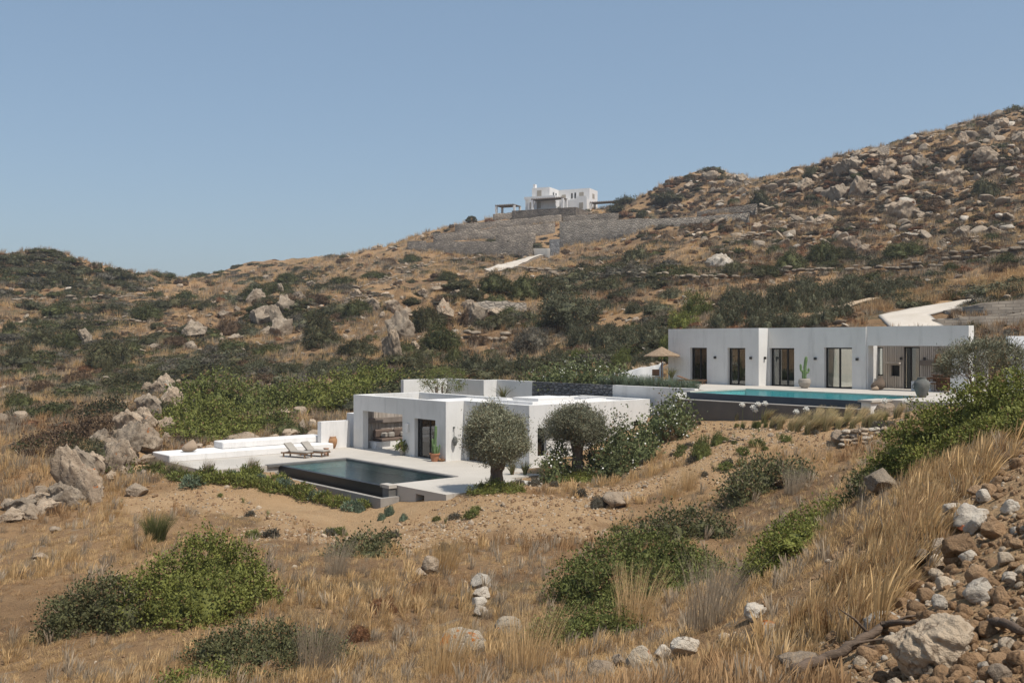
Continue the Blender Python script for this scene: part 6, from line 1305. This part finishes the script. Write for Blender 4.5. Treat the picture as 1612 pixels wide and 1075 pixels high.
# ------------------------------------------------------------------ planted beds
FEATH = [blades("feather_grass", 220, 0.80, 0.28, 0.55, 0.30, 0.011, 960 + k, 3, 0.13, 0.5) for k in range(3)]
FBASE = [blades("foliage_base", 120, 0.50, 0.30, 0.22, 0.2, 0.006, 970 + k, 2, 0.12, 0.4) for k in range(2)]
fz = [(175, 285), (265, 290), (380, 295), (580, 310), (640, 350), (695, 360), (780, 375), (830, 385), (905, 395), (950, 380), (990, 360), (1080, 340), (1130, 362), (740, 270), (980, 285), (1060, 300), (1180, 340), (1240, 352), (1310, 290), (1330, 345), (1430, 320), (1290, 305), (870, 330), (960, 330), (1570, 275), (1040, 372), (1200, 300), (1380, 345)]
fz.sort()
fpos = G_many([(1080 + x / 4.741, 600 + y / 4.741) for x, y in fz])
for i, ((x, y), g) in enumerate(zip(fz, fpos)):
    s = R.uniform(0.85, 1.15); t = R.uniform(-0.4, 0.4); r = empty("feather_grass", (g[0], g[1], g[2] - 0.03), t); r.scale = (s, s, s * R.uniform(0.9, 1.1))
    tag(r, "golden feather grass tuft below the upper pool, " + (nth(i, len(fz)) if i < 20 or i == len(fz) - 1 else "%s from right" % ORD[len(fz) - 1 - i]), "grass tuft", "feather grass tufts below the upper pool")
    link("blades", lmat(FEATH[i % 3], 'feather'), None, r); link("foliage_base", lmat(FBASE[i % 2], 'feather_green'), None, r)
UMB = foliage("flower_head", [(0, 0, 0, 0.10, 0.10, 0.09)], 60, 3, 0.02, 0.05, 0.02, 77, core=0.7, low=-1)
ag = [(1169, 637, 1.0), (1186, 641, 0.95), (1194, 636, 1.05), (1205, 635, 1.0), (1189, 645, 0.8), (1254, 648, 0.9), (1270, 644, 1.0), (1427, 632, 0.9), (1393, 631, 0.7)]
ag.sort()
for i, (x, y, h) in enumerate(ag):
    d = 52.5 - (x - 1169) * 0.026; p = at(x, y, d); z = gz(p.x, p.y); r = empty("agapanthus", (p.x, p.y, z)); tag(r, "white ball-headed agapanthus before the upper pool, %s" % nth(i, len(ag)), "flower", "agapanthus before the upper pool")
    H_ = max(0.4, p.z - z); mb = MB(); mb.tube([(0, 0, 0), (0.01, 0, H_)], [0.010, 0.008], 5); mb.build("stalk", M['green'], r)
    link("flower_head", lmat(UMB, 'petal'), None, r, (0, 0, H_)); link("leaves", lmat(FBASE[0], 'green'), None, r, (0, 0, 0), 0.0, (0.9, 0.9, 0.8))
# row of green plants along the lower terrace's outer edge
GP = [foliage("border_plant", [(0, 0, 0.08, 0.40, 0.40, 0.34), (0.2, 0.1, 0.08, 0.26, 0.26, 0.26), (-0.22, 0, 0.06, 0.26, 0.26, 0.24)], 120, 7, 0.09, 0.19, 0.026, 980 + k, core=0.55, up=0.8) for k in range(3)]
row = [(380, 800), (440, 790), (530, 795), (590, 775), (640, 795), (700, 765), (770, 825), (830, 855), (900, 835), (940, 860), (1010, 868), (1040, 895), (1110, 895), (1150, 910), (1220, 925), (1265, 940), (1330, 965), (1400, 950), (670, 815), (860, 810), (740, 790), (330, 815)]
pts = sorted([(220 + x / 3.9825, 560 + y / 3.9825) for x, y in row])
for i, ((x, y), g) in enumerate(zip(pts, G_many(pts))):
    s = R.uniform(0.75, 1.25); o = link("border_plant", lmat(GP[i % 3], 'lentisk' if i % 4 else 'lavender'), None, None, (g[0], g[1], g[2] - 0.05), R.uniform(0, 6.28), (s, s, s * 0.9))
    tag(o, "fresh green plant in the row along the dark pool's outer wall, " + (nth(i, len(pts)) if i < 20 or i == len(pts) - 1 else ORD[i - 19] + " from right"), "plant", "green plants along the dark pool's outer wall")
FOUN = [blades("fountain_grass", 260, 0.95, 0.55, 0.25, 0.35, 0.007, 990 + k, 3, 0.12, 0.4) for k in range(2)]
for i, (x, y, lab) in enumerate([(240, 745, "leftmost wispy fountain grass at the terrace's left tip"), (268, 752, "second wispy fountain grass at the terrace's left tip"), (285, 757, "third wispy fountain grass at the terrace's left tip"), (325, 752, "fountain grass with plumes before the terrace's front edge"), (396, 748, "fountain grass beside the dark pool's left corner")]):
    g = Gp(x, y); r = empty("fountain_grass", (g.x, g.y, g.z - 0.03)); tag(r, lab, "grass tuft"); link("foliage_base", lmat(GP[i % 3], 'green'), None, r, (0, 0, 0), 0, (1.0, 1.0, 1.1)); link("blades", lmat(FOUN[i % 2], 'dry_grey'), None, r, (0, 0, 0.1))
for i, (x, y, w_, lab) in enumerate([(601, 818, 18, "leftmost silver-grey plant below the concrete channel corner"), (565, 806, 20, "silver-grey plant at the end of the green plant row"), (635, 820, 16, "silver-grey plant below the dark opening"), (612, 812, 22, "biggest silver-grey plant below the concrete channel")]): shrub_at(x, y, w_, w_ * 0.75, 'lavender', lab, None, MID, "plant", "plant")
# agaves, palm, lavender, ground cover under the olives
AGV = [blades("agave", 46, 0.75, 0.9, 0.0, 0.25, 0.03, 1000 + k, 3, 0.08, 0.3) for k in range(2)]
for i, (x, y, s, lab) in enumerate([(806, 747, 0.95, "left spiky agave behind the nearer olive's trunk"), (826, 747, 1.0, "right spiky agave at the lower villa's sunlit corner")]):
    p = onZ(x, y, Z1); tag(link("agave", lmat(AGV[i], 'agave'), loc=p, scale=(s, s, s)), lab, "agave", "agaves at the villa corner")
p = Vector(((1057 - 806) / F * 68, 68, -2.95)); r = empty("palm", p); tag(r, "small fan palm between the straw parasol and wooden lounger", "palm"); mb = MB(); mb.tube([(0, 0, 0), (0.02, 0, 0.5)], [0.12, 0.10], 8, 0.1); mb.build("trunk", M['bark'], r)
link("fronds", lmat(blades("fronds", 90, 0.85, 1.0, 0.0, 0.35, 0.022, 1010, 3, 0.06, 0.3), 'agave'), None, r, (0, 0, 0.45))
p = Gp(795, 610); tag(link("palm", lmat(blades("palm", 60, 1.3, 0.9, -0.1, 0.4, 0.03, 1011, 3, 0.05, 0.3), 'agave'), loc=W(-54.6, 45.2, -4.2)), "small arching palm against the rear white wall of lower villa", "palm")
LAV = [blades("lavender", 260, 0.75, 0.55, 0.1, 0.1, 0.010, 1020 + k, 2, 0.28, 0.4) for k in range(3)]
for i in range(16):
    a = -46.6 + 0.52 * i; p = W(a, 46.75 + R.uniform(-0.1, 0.25), -2.95); s = R.uniform(0.85, 1.2)
    tag(link("lavender", lmat(LAV[i % 3], 'lavender'), loc=p, rot=R.uniform(0, 6), scale=(s, s, s)), "grey-green lavender clump on the retaining wall's top, %s" % nth(i, 16), "lavender", "lavender on the retaining wall")
for i, (x, y, lab) in enumerate([(783, 775, "green groundcover ring around the nearer olive's trunk"), (912, 758, "green groundcover around the farther olive's trunk")]):
    big_bush(x, y, 70, 13, 'lentisk', lab, 1030 + i, 4, 0.10, 0.016, 700, 10, 0.09, cat="groundcover", name="groundcover")
for i, (x, y, w_, h_, m_, lab) in enumerate([(1105, 722, 40, 46, 'green', "tall leafy shrub on the sandy bank below the upper pool"), (1130, 700, 22, 26, 'green', "smaller leafy shrub right of the tall one on the sandy bank"), (945, 800, 34, 22, 'grey_leaf', "grey-green tuft beside the flat reddish boulder"), (700, 868, 26, 18, 'grey_leaf', "small grey shrub below the terrace corner"), (245, 852, 66, 50, 'wisp', "wispy broom bush on the slope left of the big bright bush")]):
    if m_ == 'wisp':
        g = Gp(x, y); s = w_ * g.y / F / 1.5; tag(link("broom_bush", lmat(blades("broom_bush", 700, 0.95, 0.6, 0.15, 0.1, 0.008, 1040, 2, 0.3, 0.4), 'wisp'), loc=(g.x, g.y, g.z - 0.05), scale=(s, s, s)), lab, "shrub")
    else: shrub_at(x, y, w_, h_, m_, lab, None, MID)
# ------------------------------------------------------------------ dead wood and brick in the rubble
def branch(name, pix, rad, label, lift=0.05, n=7, side=()):
    P = [Vector(g) for g in G_many([(a, b) for a, b in pix])]; c0 = P[0].copy(); pts = [q - c0 + Vector((0, 0, lift + rad[0])) for q in P]; mb = MB()
    fine_, rr = [], []
    for k in range(len(pts) - 1):
        for s in range(4): fine_.append(pts[k].lerp(pts[k + 1], s / 4) + Vector((R.uniform(-1, 1), R.uniform(-1, 1), R.uniform(-1, 1))) * rad[k] * 0.35); rr.append(rad[k] + (rad[k + 1] - rad[k]) * s / 4)
    fine_.append(pts[-1]); rr.append(rad[-1]); mb.tube(fine_, rr, n, 0.16)
    for k, dx, dz, l in side: b = fine_[k]; mb.tube([b, b + Vector((dx, 0.05, dz)) * l * 0.5 + Vector((0, 0, 0.02)), b + Vector((dx, -0.05, dz)) * l], [rr[k] * 0.45, rr[k] * 0.3, rr[k] * 0.12], 5, 0.1)
    return tag(mb.build(name, M['deadwood'], loc=c0, smooth=True), label, "branch")
branch("dead_branch", [(1250, 1078), (1290, 1062), (1330, 1046), (1362, 1024), (1390, 1006), (1445, 1000)], [0.036, 0.036, 0.034, 0.03, 0.026, 0.010], "thick twisted dead branch leading up to the big triangular boulder", 0.06, side=[(5, 0.9, 0.3, 0.45), (9, 0.9, -0.1, 0.6), (13, -0.6, 0.5, 0.35), (15, 0.9, 0.25, 0.4)])
branch("dead_branch", [(1556, 995), (1582, 1000), (1610, 1012)], [0.025, 0.03, 0.02], "short dark stick right of the big triangular boulder", 0.04)
branch("dead_branch", [(1066, 1062), (1092, 1070), (1128, 1068), (1150, 1078)], [0.018, 0.02, 0.022, 0.015], "thin curved twig at the bottom, right of centre", 0.06)
branch("dead_branch", [(612, 942), (640, 930), (665, 922)], [0.03, 0.04, 0.02], "grey weathered root in the grass left of the white stones", 0.08, side=[(3, 0.8, 0.6, 0.4), (5, -0.5, 0.7, 0.4)])
p = Gp(1514, 840); s = p.y / F; mb = MB(); mb.rbox(-7 * s, 7 * s, -5 * s, 5 * s, 0, 9 * s, 0.6 * s); o = mb.build("brick", M['brick'], loc=(p.x, p.y, p.z + 0.03)); o.rotation_euler = (0.3, 0.35, 0.5); tag(o, "broken orange brick at the top of the rubble", "brick")

# ------------------------------------------------------------------ dry grass, in masses
TUF = [blades("grass", 24, 0.46, 0.45, 0.24, 0.26, 0.006, 1100 + k, 3, 0.12, 0.7, head=k % 2 == 0) for k in range(4)]
TALL = [blades("grass", 22, 0.85, 0.34, 0.42, 0.32, 0.0050, 1110 + k, 4, 0.10, 0.6, head=True) for k in range(3)]
LOWG = [blades("grass", 26, 0.22, 0.9, 0.1, 0.3, 0.008, 1120 + k, 2, 0.18, 0.7) for k in range(3)]
def tilt(n): return np.stack([rng.normal(0, 0.10, n), rng.normal(0, 0.10, n), rng.uniform(-1.5, 1.5, n)], 1)
def not_far(x, y): return np.hypot(x, y)
x, y, z = near_cloud(46000, 5.5, 78); sm = soilmask(x, y); nz = fbm(x / 4.0, y / 4.0, 201, 4); r = np.hypot(x, y)
th = np.arctan2(x, y); rub = (th > 0.30) & (r < 11)
keep = (rng.random(len(x)) < np.clip(0.9 - 1.0 * sm, 0.02, 1) * np.where(nz > -0.1, 1, 0.45)) & ~(rub & (rng.random(len(x)) < 0.87)) & ~((th > 0.12) & (r < 13) & (rng.random(len(x)) < 0.6)); x, y, z, nz, r = x[keep], y[keep], z[keep], nz[keep], r[keep]; n = len(x)
# tall stands in patches, stubble between
tall = nz > 0.12; red = fbm(x / 7.0, y / 7.0, 301, 3)
idx = np.where(tall, rng.integers(0, 4, n), 9 + rng.integers(0, 3, n)); idx = np.where((red > 0.2) & tall, 4 + rng.integers(0, 3, n), idx); idx = np.where((red > 0.2) & ~tall, 12 + rng.integers(0, 2, n), idx); idx = np.where(rng.random(n) < 0.14, 7 + rng.integers(0, 2, n), idx)
scatter("dry_grass", np.stack([x, y, z - 0.02], 1), tilt(n), rng.uniform(0.4, 1.05, n) * (0.45 + 0.35 * np.clip((r - 5) / 30, 0, 1)) * (1 + r / 150), TUF + TUF[:3] + TUF[:2] + LOWG + LOWG[:2], ['dry'] * 4 + ['dry_red'] * 3 + ['dry_grey'] * 2 + ['dry'] * 3 + ['dry_red'] * 2, "dry straw-coloured grass covering the near slopes", "grass", idx)
x, y, z = near_cloud(34000, 45, 330); sm = soilmask(x, y); nz = fbm(x / 12.0, y / 12.0, 211, 4); keep = (rng.random(len(x)) < 0.9 - 0.9 * sm) & (nz > -0.35) & (np.hypot(x, y) > 55); x, y, z = x[keep], y[keep], z[keep]; n = len(x); r = np.hypot(x, y)
idx = np.where(fbm(x / 16, y / 16, 311, 3) > 0.1, 3 + rng.integers(0, 3, n), rng.integers(0, 3, n)); idx = np.where(rng.random(n) < 0.3, 6, idx)
FT = [blades("grass", 30, 0.55, 0.55, 0.2, 0.2, 0.02, 1130 + k, 1, 0.3, 0.6) for k in range(7)]
scatter("far_dry_grass", np.stack([x, y, z - 0.03], 1), tilt(n), rng.uniform(0.5, 1.2, n) * (0.7 + r / 200), FT, ['dry', 'dry', 'dry_grey', 'dry_red', 'dry_grey', 'dry_red', 'dry_grey'], "dry grass and stubble on the far hillsides", "grass", idx)
# golden slope beside the rubble: tall dense grass
gp = G_many(np.stack([rng.uniform(1180, 1600, 9000), rng.uniform(690, 1010, 9000)], 1)); px_ = 806 + F * gp[:, 0] / gp[:, 1]; py_ = 537.5 - F * gp[:, 2] / gp[:, 1]
edge = 1285 + (950 - py_) * 0.78; keep = (px_ > edge) & (px_ < edge + 70 + 75 * rng.random(len(px_))) & (gp[:, 1] < 19) & (fbm(gp[:, 0] / 0.9, gp[:, 1] / 0.9, 611, 3) > -0.12); gp = gp[keep]; n = len(gp)
scatter("golden_grass", gp - np.array([0, 0, 0.03]), tilt(n) * np.array([0.8, 0.8, 0.5]), rng.uniform(0.2, 0.5, n), TALL + TUF, ['dry', 'dry', 'dry_red', 'dry', 'dry', 'dry_grey', 'dry'], "tall golden grass leaning across the slope beside the rubble", "grass")
gp = G_many(np.stack([rng.uniform(1360, 1640, 1500), rng.uniform(424, 492, 1500)], 1)); py_ = 537.5 - F * gp[:, 2] / gp[:, 1]; px_ = 806 + F * gp[:, 0] / gp[:, 1]; keep = (py_ < 500 - (px_ - 1360) * 0.13) & (py_ > 478 - (px_ - 1360) * 0.2) & offpath(gp[:, 0], gp[:, 1]); gp = gp[keep]; n = len(gp)
scatter("russet_grass", gp - np.array([0, 0, 0.03]), tilt(n), rng.uniform(0.8, 1.5, n), FT[:4], ['dry', 'dry_red', 'dry', 'dry_red'], "russet and golden grass above the block retaining walls", "grass")
# seeding grass heads that stand out in the near right, and single tall tufts
for i, (px, py, s, m_, lab) in enumerate([(1000, 985, 1.15, 'dry', "pale upright grass tuft right of the broad foreground bush"), (700, 900, 1.2, 'dry', "tall blond grass clump left of the white stones"), (830, 1062, 1.1, 'dry', "dense blond grass clump at the bottom centre"), (700, 1068, 1.1, 'dry', "blond grass clump below the orange lichened rock"), (1140, 960, 0.9, 'dry_grey', "grey dead scrub left of the green hollow bush"), (1120, 985, 0.9, 'dry_grey', "grey dead scrub near the bottom, right of centre"), (1250, 775, 1.0, 'dry_grey', "dry grey stems standing in the bush below the upper pool"), (530, 905, 1.1, 'dry_grey', "dry grey stems left of the dark bush below the terrace"), (500, 1060, 1.2, 'dry_grey', "dry grey stems over the right end of the bottom left bush"), (1085, 770, 1.1, 'dry', "golden grass patch on the bank right of the flat reddish boulder"), (1055, 785, 1.0, 'dry', "golden grass tuft above the grey-green bush"), (1310, 862, 0.8, 'dry', "seeding grass stalks over the green hollow bush"), (600, 965, 0.9, 'red_leaf', "rounded russet cushion plant in the centre left foreground"), (560, 1010, 0.9, 'red_leaf', "lower russet cushion plant near the bottom bush")]):
    g = Gp(px, py)
    if m_ == 'red_leaf': shrub_at(px, py, 48, 24, m_, lab, None, MID, "cushion_plant", "shrub"); continue
    me = blades("grass_tuft", 45 if "stalks" in lab else 300, 1.0, 0.42, 0.18, 0.2, 0.0045, 1200 + i, 3, 0.34, 0.5); me.materials.append(M[m_])
    tag(link("grass_tuft", me, loc=(g.x, g.y, g.z - 0.03), rot=R.uniform(-0.4, 0.4), scale=(s, s, s)), lab, "grass tuft")
# weeds on the bare soil
x, y, z = near_cloud(9000, 16, 62); sm = soilmask(x, y); k = (sm > 0.5) & (fbm(x / 2.5, y / 2.5, 401, 3) > 0.05) & (rng.random(len(x)) < 0.6); x, y, z = x[k], y[k], z[k]; n = len(x)
scatter("weeds", np.stack([x, y, z], 1), tilt(n), rng.uniform(0.25, 0.6, n), LOWG[:2] + TUF[:1] + GP[:2], ['dry_grey', 'lavender', 'wisp', 'grey_leaf', 'green'], "sparse weeds on the bare sandy soil", "weeds")

# ------------------------------------------------------------------ dusty summer air
mb = MB(); mb.box(-6100, 6100, -6100, 6100, -60, 92)
hm = bpy.data.materials.new("haze"); hm.use_nodes = True; ht = hm.node_tree; ht.nodes.clear(); ho = ht.nodes.new("ShaderNodeOutputMaterial"); pv = ht.nodes.new("ShaderNodeVolumePrincipled")
pv.inputs["Color"].default_value = (0.86, 0.90, 0.95, 1); pv.inputs["Density"].default_value = 0.0003; pv.inputs["Anisotropy"].default_value = 0.2; ht.links.new(pv.outputs[0], ho.inputs["Volume"])
tag(mb.build("haze", hm), "thin dusty haze over the whole hillside", "haze", kind="stuff")
